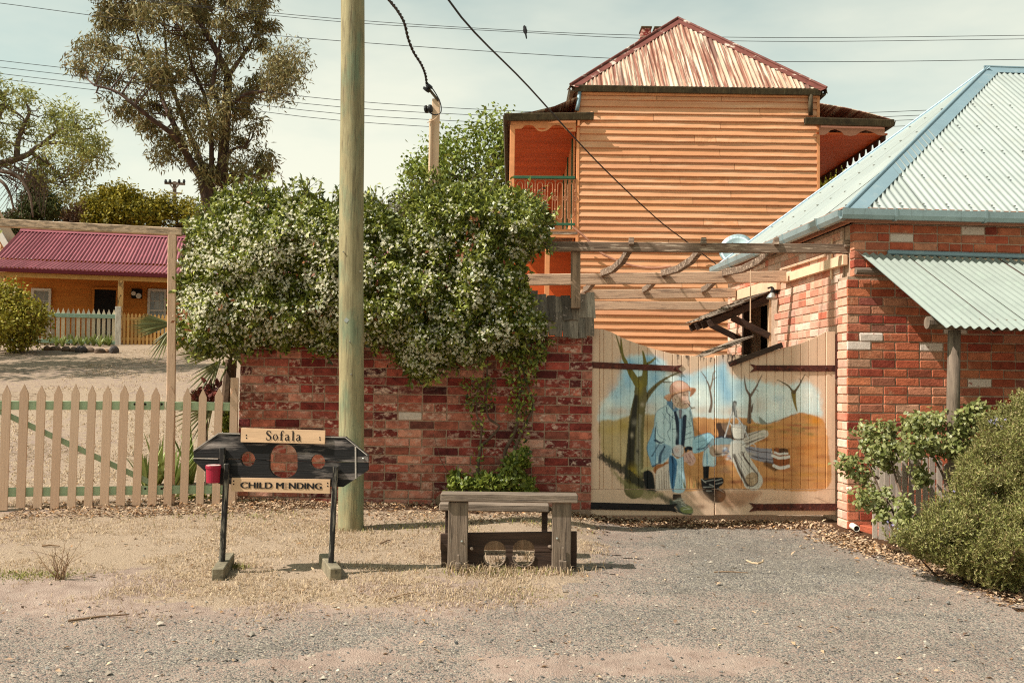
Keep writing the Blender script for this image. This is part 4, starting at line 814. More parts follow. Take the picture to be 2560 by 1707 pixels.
mb = MB(); layM(mb, C0 + HU * 1.922, HU, HW, zb0, rows_lo + rows_hi, 3.06, seed=23); part('brick_courses', mb, M_brick_warm, fw, kind='stuff')
print('front bricks', n1, n2)
# side wall with its hatch window
def zw(x, y): return 1700 + x / 5.47, 720 + y / 5.47
wo0 = spl(*zw(1240, 400))[0]; wo1 = spl(*zw(868, 500))[0]; zo1 = spl(*zw(1250, 150))[1]; zo0 = zo1 - 1.15
RH = Matrix((HU, HW, ZV)).transposed()
def swbox(mb, w0, w1, z0, z1, u0=0.072, u1=0.30): return mb.box(H((u0 + u1) / 2, (w0 + w1) / 2, (z0 + z1) / 2), (u1 - u0, w1 - w0, z1 - z0), RH)
mb = MB(); swbox(mb, 0.26, wo0, zb0 - .1, zfas); swbox(mb, wo1, 4.42, zb0 - .1, zfas); swbox(mb, wo0, wo1, zb0 - .1, zo0); swbox(mb, wo0, wo1, zo1, zfas)
sw = part('side_wall', mb, M_mortar2, bh)
mb = MB(); swbox(mb, 0.26, 4.42, zb0 - .1, zfas, 4.75, 4.975); part('far_side_wall', mb, M_mortar2, bh); mb = MB(); swbox(mb, 4.2, 4.42, zb0 - .1, zfas, 0.31, 4.74); part('rear_wall', mb, M_mortar2, bh)
mb = MB(); layM(mb, H(0.065, 4.42, 0), -HW, HU, zb0 + 8 * 0.0862, rows_lo + rows_hi - 8, 4.14, seed=25, half=0.5,
     skip=lambda c, z, a, b: (4.42 - b < wo1 + .02 and 4.42 - a > wo0 - .02 and zo0 < z < zo1 + .02)); part('brick_courses', mb, M_brick_pale, sw, kind='stuff')
mb = MB(); layM(mb, H(0, 0.25, 0), -HW, HU, zb0, rows_lo, 0.245, L=0.24, seed=26, half=0.48); part('pier_bricks', mb, M_brick_pale, sw, kind='stuff')
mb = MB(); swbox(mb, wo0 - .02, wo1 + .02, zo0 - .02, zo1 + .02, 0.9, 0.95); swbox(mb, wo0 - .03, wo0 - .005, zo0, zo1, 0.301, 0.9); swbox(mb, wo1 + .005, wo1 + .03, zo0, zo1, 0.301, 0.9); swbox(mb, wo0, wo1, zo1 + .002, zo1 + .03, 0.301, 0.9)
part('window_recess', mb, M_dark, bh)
mb = MB(); swbox(mb, wo0 - 0.0, wo0 + 0.07, zo0, zo1, 0.045, 0.14); part('window_frame', mb, M_cream_paint, bh)
mb = MB(); swbox(mb, wo1 - 0.07, wo1, zo0, zo1, 0.045, 0.14); part('window_frame', mb, M_brown_wood, bh)
# roof
E0 = hit(*zA(1948, 481), H(0, -0.16, 0), HW); ue = (E0 - C0).dot(HU); we = -0.16; ze = E0.z
AP = hit(2470, 172, E0, (HU - HW).normalized()); hs_ = (AP - E0).dot(HU); hh = AP.z - ze
print('brick roof eave u', ue, 'z', ze, 'run', hs_, 'rise', hh)
Lw = 4.66; hb_ = Lw - hs_; sl_len = math.hypot(hs_, hh); kf = sl_len / hs_
Bf = (HW * hs_ + ZV * hh).normalized(); Nf = (-HW * hh + ZV * hs_).normalized()
corr(bh, M_galv, E0, HU, Bf, Nf, 0.0, 5.2, lambda x: -0.03, lambda x: min(x, hs_) * kf)
Bl = (HU * hs_ + ZV * hh).normalized(); Nl = (-HU * hh + ZV * hs_).normalized()
corr(bh, M_galv, E0, HW, Bl, Nl, 0.0, Lw, lambda x: -0.03, lambda x: min(x, (Lw - x) * hs_ / hb_) * kf)
Bb = (-HW * hb_ + ZV * hh).normalized(); Eb = E0 + HW * Lw + HU * 5.2; kb_ = math.hypot(hb_, hh) / hs_
corr(bh, M_galv, Eb, -HU, Bb, (HW * hh + ZV * hb_).normalized(), 0.0, 5.2, lambda x: -0.03, lambda x: min(5.2 - x, hs_) * kb_)
ge_ = E0 + HU * 5.15; part('gable_wall', MB().add([ge_ - ZV * .02 + HW * .1, ge_ + HW * (Lw - .1) - ZV * .02, ge_ + HW * hs_ + ZV * (hh - .06), ge_ - ZV * .02 + HW * .1 - HU * .1, ge_ + HW * (Lw - .1) - ZV * .02 - HU * .1, ge_ + HW * hs_ + ZV * (hh - .06) - HU * .1], [(0, 1, 2), (5, 4, 3), (0, 3, 4, 1), (1, 4, 5, 2), (2, 5, 3, 0)]), M_fascia, bh)
hipd = (AP - E0).normalized()
def perp_in(plane_n, d, toward): v = plane_n.cross(d); v.normalize(); return v if v.dot(toward) > 0 else -v
mb = MB(); cap(mb, E0 - hipd * 0.04 + ZV * .012, AP + ZV * .012, perp_in(Nf, hipd, HU), perp_in(Nl, hipd, HW), 0.15, roll=0.016); part('hip_capping', mb, M_galv_cap, bh)
E1 = E0 + HW * Lw; hd2 = (AP - E1).normalized(); mb = MB(); cap(mb, E1 - hd2 * .04 + ZV * .012, AP + ZV * .012, perp_in(Nl, hd2, -HW), perp_in((HW * hh + ZV * hb_).normalized(), hd2, HU), 0.13, roll=0.016); part('hip_capping', mb, M_galv_cap, bh)
mb = MB(); cap(mb, AP - HU * .05 + ZV * .016, AP + HU * (5.2 - hs_) + ZV * .016, -Bf, -Bb, 0.17, roll=0.016); part('ridge_capping', mb, M_galv_cap, bh)
mb = MB()
for i in range(60):
    x = 0.3 + (i % 12) * 0.228 + 0.019; y = (0.12, 0.75, 1.4, 2.05, 2.7)[i // 12]
    if y < x * kf - 0.2: mb.box(E0 + HU * x + Bf * y + Nf * 0.016, (0.022, 0.022, 0.012), RH)
    x2 = 0.25 + (i % 12) * 0.42
    if y < min(x2, (Lw - x2) * hs_ / hb_) * kf - 0.15: mb.box(E0 + HW * x2 + Bl * y + Nl * 0.016, (0.022, 0.022, 0.012), RH)
part('roof_screws', mb, M_steel, bh, kind='stuff')
mb = MB(); gutter(mb, E0 - ZV * .01 - HU * .09, E0 - ZV * .016 + HU * 5.2, -HW, 0.9); part('gutter', mb, M_galv_gut, bh)
mb = MB(); gutter(mb, E0 - ZV * .012 - HW * 0.0, E1 - ZV * .012 + HW * .1, -HU, 0.9); part('gutter', mb, M_galv_gut, bh)
for x in (0.42, 1.30, 2.2):
    o = E0 - ZV * .01 + HU * x; part('gutter_bracket', MB().prism([(a * .97 - .004, b * .97 - .004) for a, b in GUT[:6]] + [(0.106, 0.012), (0.0, 0.012)], o, -HW, ZV, HU, 0.02), M_galv_gut, bh)
for x in (0.55, 1.6, 2.7, 3.8):
    o = E0 - ZV * .012 + HW * x; part('gutter_bracket', MB().prism([(a * .97 - .004, b * .97 - .004) for a, b in GUT[:6]] + [(0.106, 0.012), (0.0, 0.012)], o, -HU, ZV, HW, 0.02), M_galv_gut, bh)
mb = MB(); mb.box(H(2.5 + ue / 2, -0.045, zfas + 0.055), (5.1, 0.03, 0.115), RH, .003); part('fascia', mb, M_fascia, bh)
mb = MB(); mb.box(H(0.02, 2.2, zfas + 0.055), (0.03, 4.40, 0.115), RH, .003); part('fascia', mb, M_fascia, bh)
mb = MB(); mb.box(H(2.5, -0.005, zfas + 0.118), (5.2, 0.3, 0.012), RH); mb.box(H(0.01, 2.25, zfas + 0.1185), (0.22, 4.6, 0.011), RH); part('soffit', mb, M_fascia, bh)
# front awning on bush poles
ua, zatt = fp(*zr(275, 465)); A0 = H(ua, -0.03, zatt); A1 = hit(*zr(920, 1014), A0, HU); aB = (A1 - A0); aL = aB.length; aB.normalize(); aA = (HU + ZV * -0.022).normalized(); aN = aA.cross(aB); aN = aN if aN.z > 0 else -aN
corr(bh, M_zinc_pale, A0, aA, aB, aN, 0.0, 4.6, lambda x: 0.0, lambda x: aL, name='awning_sheet')
fl0 = fp(*zr(500, 455)); part('flashing', MB().beam(H(fl0[0], -0.03, fl0[1] - .003), H(fl0[0] + 4.0, -0.03, fl0[1] - .045), 0.05, 0.05, ch=.015), M_galv_cap, bh)
part('flashing_board', MB().beam(H(fl0[0] + .05, -0.04, fl0[1] - .055), H(fl0[0] + 4.0, -0.04, fl0[1] - .10), 0.03, 0.035), M_cream_paint, bh)
pl0 = hit(*zr(805, 985), H(0, -1.45, 0), HW); part('awning_plate', MB().tube([pl0, pl0 + aA * 0.9 + ZV * .01, pl0 + aA * 2.2, pl0 + aA * 4.0], [0.052, 0.05, 0.055, .05], 10), M_grey_post, bh)
lg = H(*[fp(*zr(250, 600))[0], -0.06, fp(*zr(250, 600))[1]]); part('log_rafter', MB().tube([lg, lg + HU * .22 - ZV * .004, lg + HU * 0.46 - ZV * .012], [0.034, 0.038, 0.032], 9), M_grey_wood, bh)
pt = hit(*zr(1012, 1060), H(0, -1.42, 0), HW); pb = hit(*zr(1000, 2300), H(0, -1.42, 0), HW); pb = Vector((pb.x, pb.y, G(pb.x, pb.y) - .1))
part('awning_post', MB().tube([pb, pb.lerp(pt, .35) + HU * .008, pb.lerp(pt, .7) - HU * .006, pt + ZV * .02], [0.052, 0.05, 0.052, 0.05], 12), M_grey_post, bh, smooth=True)
pt2 = pt + HU * 2.6; pb3 = Vector((pt2.x, pt2.y, G(pt2.x, pt2.y) - .1)); part('awning_post', MB().tube([pb3, pb3.lerp(pt2, .5) + HU * .008, pt2 - ZV * .03], [0.05, 0.05, 0.05], 12), M_grey_post, bh, smooth=True)
for k, w in enumerate((0.35, 0.95)):
    q = A0 + HU * (0.5 + k * 0.9) + aB * 0.05 - aN * .05; part('awning_rafter', MB().tube([q, q + aB * (aL - .15)], 0.035, 8), M_brown_wood, bh)
# hood over the side window
hq0 = spl(*zw(1240, 78)); hN = H(0.06, hq0[0], hq0[1]); hE = hit(*zw(412, 432), hN, HW); hF = hit(*zw(150, 432), hE, HU); hood = root('window_hood', 'small hood of split shingles on struts over the side window of the brick house', 'hood', hE)
dW = (hF - hE).dot(HW); hB = (hN - hE); hL = hB.length; hB.normalize(); hNn = hB.cross(HW); hNn = hNn if hNn.z > 0 else -hNn
RS = Matrix((HW, -hNn, hB)).transposed()
shm2 = [shingle_mesh(0.30, 0.11, 0.016, M_shingle, .008) for _ in range(5)]
r_ = random.Random(8)
for row in range(5):
    x = -0.03
    while x < dW:
        wv = r_.uniform(0.75, 1.2); M = frame(hE + HW * (x + .055 * wv) + hB * (row * hL / 5 + 0.12 + r_.uniform(-.035, .03)) + hNn * (0.025 + r_.uniform(0, .012)), HW, -hNn, hB, wv)
        M = M @ Matrix.Rotation(-0.07, 4, 'X') @ Matrix.Rotation(r_.uniform(-.06, .06), 4, 'Y'); piece('shingle', r_.choice(shm2), hood, M); x += .108 * wv
for x in (0.02, dW * .33, dW * .66, dW - .02): part('rafter', MB().beam(hE + HW * x - hB * .04 - hNn * .045, hN + HW * x - hNn * .045, 0.035, 0.085, up=hNn), M_brown_wood, hood)
part('batten', MB().beam(hE - hNn * .0 + hB * .03, hE + HW * dW + hB * .03, 0.05, 0.022, up=hNn), M_brown_wood, hood)
def strut(wx, top_px):
    w_, z_ = wx; a = H(0.05, w_, z_); b = hit(*top_px, a, HW); part('strut', MB().beam(a, b, 0.06, 0.075), M_brown_wood, hood)
strut(spl(*zw(1232, 655)), zw(712, 405)); strut(spl(*zw(862, 715)), zw(425, 505))
# timber plates, pipe and lamp on the side wall
def on_side(name, p0, p1, hgt, thick, m, parent=bh, u=0.065):
    a, b = spl(*p0), spl(*p1); mb = MB(); mb.beam(H(u - thick / 2, a[0], a[1]), H(u - thick / 2, b[0], b[1]), thick, hgt); return part(name, mb, m, parent)
on_side('timber_plate', z6(2325, 232), z6(1928, 356), 0.10, 0.05, M_cream_paint); on_side('timber_plate', z6(1890, 388), z6(1600, 468), 0.13, 0.05, M_cream_paint)
on_side('timber_strip', z6(2190, 205), z6(1900, 296), 0.03, 0.03, M_pale_beam)
a, b = spl(*z6(2236, 95)), spl(*z6(2230, 355)); part('conduit', MB().tube([H(.045, a[0], a[1]), H(.045, b[0], b[1])], 0.014, 8), M_cream_paint, bh)
lw, lz = spl(*zw(1335, 25)); lamp = root('flood_lamp', 'bare reflector lamp fixed to the side wall above the gate', 'lamp', H(.06, lw, lz))
part('bracket', MB().box(H(.05, lw, lz), (0.03, 0.07, 0.09), RH, .006).tube([H(.04, lw, lz), H(-.01, lw - .01, lz + .03), H(-.06, lw - .02, lz + .015)], 0.011, 8), M_blackiron, lamp)
lb = hit(*zw(1258, 110), H(0, lw - .03, 0), HW); ax = Vector((-.12, -.1, -1)).normalized()
part('lamp_holder', MB().lathe([(0.018, 0), (0.024, .01), (0.026, 0.05), (0.03, .075)], lb - ax * 0.095, ax, 14), M_blackiron, lamp, smooth=True)
part('reflector_bulb', MB().lathe([(0.022, -.045), (0.03, -.03), (0.052, 0.0), (0.063, .028), (0.060, .036), (0.03, .042)], lb, ax, 18), M_steel, lamp, smooth=True)
cd = root('pull_cord', 'thin pale cord hanging in front of the shingled window hood', 'cord', P(*zw(962, 450), 11.0)); part('cord', MB().tube([P(*zw(966, -330), 11.0), P(*zw(962, 450), 11.0)], 0.006, 6), M_cream_paint, cd)
part('cord_knob', MB().lathe([(0.006, 0), (.013, .01), (.006, .02)], P(*zw(962, 452), 11.0) - ZV * .02, (0, 0, 1), 8), M_cream_paint, cd)
# small shingled roof just behind the meeting of the gates
lr0 = P(*zw(370, 950), 11.2); lr1 = P(*zw(720, 762), 11.7); low = root('lean_to', 'low shingled lean-to roof peeping over the middle of the gates', 'lean-to', Vector((lr0.x + .4, 11.6, G(lr0.x + .4, 11.6))))
lB = (lr1 - lr0); lB.y = 0; lLn = lB.length; lB.normalize(); lN = Vector((-lB.z, 0, lB.x))
for row in range(3):
    for k in range(8):
        M = frame(lr0 + Vector((0, k * 0.115, 0)) + lB * (row * lLn / 3 + .12 + r_.uniform(-.02, .02)) + lN * (.015 + r_.uniform(0, .01)), (0, 1, 0), -lN, lB, r_.uniform(.85, 1.05)) @ Matrix.Rotation(-.06, 4, 'X'); piece('shingle', r_.choice(shm2), low, M)
part('frame', MB().beam(lr0 + Vector((.03, .05, -.03)), lr0 + Vector((.03, .85, -.03)), .05, .06).beam(lr0 + Vector((.03, .05, -.05)), Vector((lr0.x + .03, lr0.y + .05, G(lr0.x, lr0.y) - .05)), .07, .07, up=(0, 1, 0)).beam(lr0 + Vector((.03, .85, -.05)), Vector((lr0.x + .03, lr0.y + .85, G(lr0.x, lr0.y) - .05)), .07, .07, up=(0, 1, 0)), M_brown_wood, low)

# ================================================================== THE PERGOLA
pg = root('pergola', 'weathered timber pergola of long beams and bent rafters above the gate', 'pergola', P(*z6(566, 700), 9.85))
def px_beam(name, y, a, b, m, w=0.07, hgt=0.095, c0=None):
    return part(name, MB().beam(P(*a, y), P(*b, y), w, hgt, ch=.006), m, pg)
px_beam('beam', 9.78, z6(395, 146), z6(2372, 163), M_old_beam, .07, .092)
px_beam('beam', 11.3, z6(215, 362), z6(1925, 341), M_pale_beam, .06, .128); px_beam('beam', 13.4, z6(600, 458), z6(1600, 446), M_pale_beam, .06, .125); px_beam('beam', 15.6, z6(600, 526), z6(1565, 530), M_pale_beam, .06, .13)
part('post', MB().beam(P(*z6(566, 178), 9.85) , P(*z6(566, 545), 9.85), 0.092, 0.075, up=(0, 1, 0), ch=.005), M_old_post, pg)
def raft(xa, D0, xb, D1, pts, w=0.05, hgt=0.075):
    q = []
    for px_, py_, D in pts: q.append(P(*z6(px_, py_), D))
    mb = MB()
    for a, b in zip(q[:-1], q[1:]): mb.beam(a, b + (b - a).normalized() * .012, w, hgt)
    part('rafter', mb, M_old_beam, pg)
for x0, x1, dx_ in ((928, 740, 0), (1396, 1130, 1), (1866, 1520, 2)):
    f = lambda t: x0 + (x1 - x0) * t
    raft(0, 0, 0, 0, [(x0, 108, 9.72), (f(.04), 150, 9.86), (f(.30), 235, 10.2), (f(.62), 290, 10.65), (f(1.0), 318, 11.3)])
    raft(0, 0, 0, 0, [(f(1.0) - 40, 350, 11.36), (f(1.08) - 70, 408, 12.2), (f(1.12) - 90, 425, 13.35)])
raft(0, 0, 0, 0, [(2322, 126, 9.72), (2300, 170, 9.95), (2200, 240, 10.5), (1990, 320, 11.3)])
dish = root('satellite_dish', 'grey satellite dish behind the gutter of the brick house', 'satellite dish', P(1841, 640, 15.9))
da = Vector((-.35, -0.75, .35)).normalized(); dc = P(1841, 624, 15.9)
part('dish', MB().lathe([(0.005, -.05), (.12, -.04), (.21, -.015), (.27, .02), (.275, .024), (.21, -.005), (.12, -.03), (.005, -.04)], dc, da, 28), M_galv_gut, dish, smooth=True)
part('mast', MB().tube([dc - da * .05, dc - da * .12 - ZV * .1, dc - da * .12 - ZV * 1.2], .02, 8), M_steel, dish); part('feed_arm', MB().tube([dc - ZV * .26 + da * .02, dc + da * .32 - ZV * .05], .01, 6), M_steel, dish)

# ================================================================== THE ORANGE WEATHERBOARD HOUSE
YH = 18.5
xl = P(1441, 420, YH).x; xr = P(2047, 420, YH).x; ztop = P(1700, 236, YH).z; zg = G(3, 18.5) - .1; YB = 27.6
oh = root('weatherboard_house', 'two storey orange weatherboard house with rusty roof and verandahs', 'house', ((xl + xr) / 2, 22, zg))
mb = MB(); mb.box(((xl + xr) / 2, (YH + YB) / 2 + .02, (zg + ztop) / 2), (xr - xl - .03, YB - YH, ztop - zg)); ow = part('wall', mb, M_orange_trim, oh)
EXP = 0.1305
def board_mesh(k):
    n = 14; vs = []; ph = random.uniform(0, 9)
    for i in range(n + 1):
        x = i / n - 0.5; wv = 0.0035 * math.sin(5 * x + ph) + random.uniform(-.0018, .0018); bz = random.uniform(-.002, .002)
        vs += [(x, -0.036 + wv, 0.0 + bz), (x, -0.006 + wv * .4, EXP + .012), (x, 0.004, EXP + .012), (x, 0.004, 0.0 + bz), (x, -0.041 + wv, 0.012 + bz)]
    fs = []
    for i in range(n):
        a, b = i * 5, (i + 1) * 5
        fs += [(a + 4, b + 4, b + 1, a + 1), (a, b, b + 4, a + 4), (a + 1, b + 1, b + 2, a + 2), (a + 3, a, b, b + 3) if False else (a + 3, b + 3, b, a)]
    fs += [(0, 4, 1, 2, 3), (n * 5 + 3, n * 5 + 2, n * 5 + 1, n * 5 + 4, n * 5)]
    return mesh('weatherboard', vs, fs, M_weather)
wbm = [board_mesh(k) for k in range(6)]
r_ = random.Random(4); z = ztop - EXP; k = 0
while z > zg:
    cuts = [xl + .055]; 
    if k % 3 == 0: cuts += [xl + r_.uniform(1.2, 2.4)]
    if k % 2 == 0: cuts += [xl + r_.uniform(2.6, 3.6)]
    cuts.append(xr - .045)
    for a, b in zip(cuts[:-1], cuts[1:]):
        M = Matrix.Translation(((a + b) / 2, YH - .002 - r_.uniform(0, .004), z)) @ Matrix.Rotation(r_.uniform(-.0012, .0012), 4, 'Y') @ Matrix.Diagonal((b - a - .007, 1, 1, 1)); piece('weatherboard', r_.choice(wbm), ow, M)
    z -= EXP; k += 1
for x in (xl + .025, xr - .02): part('corner_board', MB().box((x, YH - .022, (zg + ztop) / 2), (.055, .05, ztop - zg), None, .004), M_orange_trim, oh)
# left side wall lining, door trims under the verandah
for k in range(44):
    zz = ztop - .25 - k * .13
    if zz < 4.2: break
    part('side_board', MB().box((xl - .012, (YH + YB) / 2 + .15, zz), (.022, YB - YH - .35, .122), None, .004), M_orange_trim, oh)
zc_ = P(*zv(400, 180), YH).z; zfl = P(*zv(600, 1050), YH).z
for y_ in (19.3, 20.9, 22.6): part('door_frame', MB().box((xl - .035, y_, (zfl + zc_) / 2), (.03, .12, zc_ - zfl), None, .004), M_green_paint, oh)
# main roof
XL = P(1433, 214, 18.42).x; XR = P(2057, 222, 18.42).x; zea = P(1745, 217, 18.42).z; half = (XR - XL) / 2; ap = P(1703, 50, 18.42 + half); rise = ap.z - zea
print('orange roof half', half, 'rise', rise, 'apex x', ap.x, 'mid', (XL + XR) / 2)
EL = Vector((XL, 18.42, zea)); ER = Vector((XR, 18.42, zea)); APX = Vector(((XL + XR) / 2, 18.42 + half, ap.z)); kf2 = math.hypot(half, rise) / half
Bq = Vector((0, half, rise)).normalized(); Nq = Vector((0, -rise, half)).normalized()
corr(oh, M_roof_rust, EL, (1, 0, 0), Bq, Nq, 0, 2 * half, lambda x: -.02, lambda x: min(x, 2 * half - x) * kf2, amp=0.014, pitch=0.085, seg=6, jag=.01)
Bw = Vector((half, 0, rise)).normalized(); Nw = Vector((-rise, 0, half)).normalized()
corr(oh, M_roof_rust, EL, (0, 1, 0), Bw, Nw, 0, 9.5, lambda x: -.02, lambda x: min(x, half) * kf2, amp=.012, seg=5)
Be = Vector((-half, 0, rise)).normalized(); Ne = Vector((rise, 0, half)).normalized()
corr(oh, M_roof_rust, ER, (0, 1, 0), Be, Ne, 0, 9.5, lambda x: -.02, lambda x: min(x, half) * kf2, amp=.012, seg=5)
for e, n2, tw in ((EL, Nw, (0, 1, 0)), (ER, Ne, (0, 1, 0))):
    d = (APX - e).normalized(); mb = MB(); tx = Vector((1 if e is EL else -1, 0, 0)); cap(mb, e - d * .08 + ZV * .02, APX + d * .02 + ZV * .02, perp_in(Nq, d, tx), perp_in(n2, d, Vector(tw)), 0.15, roll=.028); part('hip_capping', mb, M_rust_cap, oh)
mb = MB(); cap(mb, APX + ZV * .02, APX + Vector((0, 7.2, .02)), -Bw, -Be, .15, roll=.028); part('ridge_capping', mb, M_rust_cap, oh)
mb = MB(); gp = [(0, 0), (0, -.13), (.09, -.13), (.12, -.02), (.12, .0), (.105, 0), (.08, -.11), (.015, -.11), (.015, 0)]
gutter(mb, (XL + .03, 18.45, zea - .015), (XR - .05, 18.45, zea - .03), (0, -1, 0), .85, gp); part('gutter', mb, M_gutter_old, oh)
part('eave_board', MB().box(((xl + xr) / 2, 18.462, zea - .06), (XR - XL - .15, .05, .03)).box(((xl + xr) / 2, 18.444, zea - .11), (XR - XL - .2, .012, .13)), M_orange_trim, oh)
mb = MB(); gutter(mb, (XL + .02, 18.40, zea - .02), (XL + .02, 27.4, zea - .02), (-1, 0, 0), .8, gp); part('gutter', mb, M_gutter_old, oh); mb = MB(); gutter(mb, (XR - .02, 18.40, zea - .03), (XR - .02, 25.5, zea - .03), (1, 0, 0), .8, gp); part('gutter', mb, M_gutter_old, oh)
part('downpipe', MB().tube([P(*z4(100, 462), 18.42), P(*z4(92, 530), 18.43), P(*z4(86, 562), 18.43)], .038, 10), M_galv_cap, oh, smooth=True)
part('downpipe', MB().tube([P(*z4(1270, 480), 18.41), P(*z4(1270, 585), 18.42)], .042, 10), M_gutter_old, oh, smooth=True)
# chimney
CX0, CX1 = P(1603, 80, 22.6).x, P(1664, 80, 22.6).x; CZ = P(1630, 68, 22.6).z; 
ch = part('chimney', MB().box(((CX0 + CX1) / 2, 22.9, CZ - 1.4), (CX1 - CX0 - .02, .56, 2.4)), M_mortar, oh)
bmc = brick_meshes('brick', M_brick_dark, 3)
for rr in range(6):
    zz = CZ - .30 - rr * .086; o_ = .03 if rr < 2 else 0.0
    for i in range(3):
        wd = (CX1 - CX0 + 2 * o_) / 3; piece('brick', bmc[(i + rr) % 3], ch, frame((CX0 - o_ + wd * (i + .5), 22.62 - o_, zz), (1, 0, 0), (0, 1, 0), ZV, (wd - .01) / .228))
    for i in range(2): piece('brick', bmc[(i + rr) % 3], ch, frame((CX0 - o_ + .03, 22.78 + .25 * i, zz), (0, 1, 0), (-1, 0, 0), ZV))
for cx_ in (CX0 + .13, CX1 - .13):
    pt_ = part('flue_top', MB().box((cx_, 22.85, CZ - .12), (.21, .4, .24), None, .008), M_brick_dark, ch); part('flue_cap', MB().box((cx_, 22.85, CZ + .012), (.25, .44, .04), None, .006), M_gutter_old, ch)
# left verandah
vx = P(*zv(143, 300), YH).x; VY = YH - .05
part('verandah_ceiling', MB().box(((vx + xl) / 2, 22.95, zc_ + .03), (xl - vx + .1, 9.0, .03)), M_orange_deep, oh)
for k in range(80): part('ceiling_board', MB().box(((vx + xl) / 2 - .01, YH + .1 + k * .115, zc_ + .006), (xl - vx - .02, .109, .014), None, .004), M_orange_deep, oh) 
for y_ in (YH - .02, 21.0, 23.4, 25.5, 27.4): part('verandah_post', MB().box((vx, y_, (zfl + zc_) / 2 - .3), (.095, .095, zc_ - zfl + .7), None, .008), M_orange_trim, oh)
gz0 = P(*zv(70, 82), 18.35); gz1 = P(*zv(850, 62), 18.35)
mb = MB(); gutter(mb, (gz0.x, 18.4, gz0.z + .06), (gz1.x, 18.4, gz0.z + .10), (0, -1, 0), .95, gp); gutter(mb, (vx - .10, 18.4, gz0.z + .06), (vx - .10, 27.5, gz0.z + .06), (-1, 0, 0), .7, gp); part('verandah_gutter', mb, M_gutter_old, oh)
vr = (P(*zv(690, 0), YH + .6).z - gz0.z - .06)
q0 = Vector((vx - .14, 18.38, gz0.z + .06)); vB = Vector((xl - vx + .14, 0, vr)).normalized()
corr(oh, M_roof_rust, q0, (0, 1, 0), vB, Vector((-vB.z, 0, vB.x)), 0, 9.1, lambda x: 0, lambda x: Vector((xl - vx + .14, 0, vr)).length, sag=.09, seg=6)
def frieze(pts, y, m=M_orange_trim, conv=zv, depth=.028): return part('frieze_board', MB().prism([(p.x, p.z) for p in (P(*conv(*q), y) for q in pts)], (0, y, 0), (1, 0, 0), (0, 0, 1), (0, 1, 0), depth), m, oh)
def arc(cx, cy, rx, ry, a0, a1, n=10): return [(cx + rx * math.cos(a0 + (a1 - a0) * i / n), cy + ry * math.sin(a0 + (a1 - a0) * i / n)) for i in range(n + 1)]
frieze([(128, 112), (695, 92), (695, 205), (650, 206), (612, 195), (586, 168), (560, 152), (520, 148), (490, 156), (470, 176), (440, 198), (400, 205), (365, 198), (345, 176), (322, 155), (280, 150), (248, 156), (232, 172), (222, 180), (128, 184)], YH - .06)
for cx_ in (402, 640):
    inner_ = [(cx_ - 42, 176), (cx_ + 34, 176), (cx_ + 20, 187), (cx_, 191), (cx_ - 22, 188)]; part('frieze_cutout', MB().prism([(p.x, p.z) for p in (P(*zv(*q), YH - .062) for q in inner_)], (0, YH - .064, 0), (1, 0, 0), (0, 0, 1), (0, 1, 0), .003), M_orange_deep, oh)
part('top_rail', MB().beam(P(*zv(150, 604), VY), P(*zv(688, 608), VY), .06, .05), M_green_paint, oh); part('bottom_rail', MB().beam(P(*zv(150, 1010), VY), P(*zv(688, 1014), VY), .05, .045), M_green_paint, oh)
zt_ = P(*zv(400, 616), VY).z; zb_ = P(*zv(400, 1003), VY).z
def iron_panel(cx_, w, y, along=(1, 0, 0)):
    mb = MB(); A_ = Vector(along); o = Vector((cx_, y, 0)); hgt = zt_ - zb_; rr = w * .23
    def q(u, v): p_ = o + A_ * (u * w); p_.z = zb_ + v * hgt; return p_
    loop = lambda u0, v0, v1: [q(u0 + .23 * math.cos(a), v1 - .06 + .06 * math.sin(a)) for a in np.linspace(0, math.pi, 7)] + [q(u0 - .23, v0 + .06)] + [q(u0 - .23 * math.cos(a), v0 + .06 - .06 * math.sin(a)) for a in np.linspace(0, math.pi, 7)] + [q(u0 + .23, v1 - .06)]
    mb.tube(loop(0, .08, .92), .009, 5); mb.tube([q(.5, 0), q(.5, 1)], .008, 5)
    mb.tube([q(.5 + .2 * math.cos(a), .56 + .055 * math.sin(a)) for a in np.linspace(0, 2 * math.pi, 11)], .008, 5)
    for v in (.72, .3): mb.lathe([(.004, -.03), (.02, -.01), (.012, 0), (.02, .012), (.004, .04)], q(.5, v), ZV, 6)
    mb.tube([q(-.5, .93), q(-.3, .99), q(0, .97), q(.3, .99), q(.5, .93)], .008, 5)
    part('iron_panel', mb, M_iron, oh)
pw_ = (xl - vx - .08) / 6
for k in range(6): iron_panel(vx + .06 + pw_ * (k + .5), pw_, VY)
for k in range(12): iron_panel(vx, .2, YH + .25 + k * .2, (0, 1, 0))
part('side_rail', MB().beam((vx, YH, zt_ + .03), (vx, 25.5, zt_ + .03), .05, .05).beam((vx, YH, zb_ - .02), (vx, 25.5, zb_ - .02), .05, .045), M_green_paint, oh)
part('verandah_floor', MB().box(((vx + xl) / 2, 22, zfl - .09), (xl - vx + .06, 7.1, .05)), M_old_beam, oh)
part('floor_fascia', MB().box(((vx + xl) / 2, YH - .03, P(*zv(600, 1096), YH).z), (xl - vx + .04, .03, .16), None, .004), M_orange_trim, oh)
part('lower_panel', MB().box(((vx + xl) / 2, 19.2, (zfl + zg) / 2 - .2), (xl - vx, .04, zfl - zg - .3)), M_orange_deep, oh)
for x_ in (vx, vx + .68): part('lower_post', MB().box((x_, YH, (zfl + zg) / 2 - .1), (.09, .09, zfl - zg), None, .006), M_orange_trim, oh)
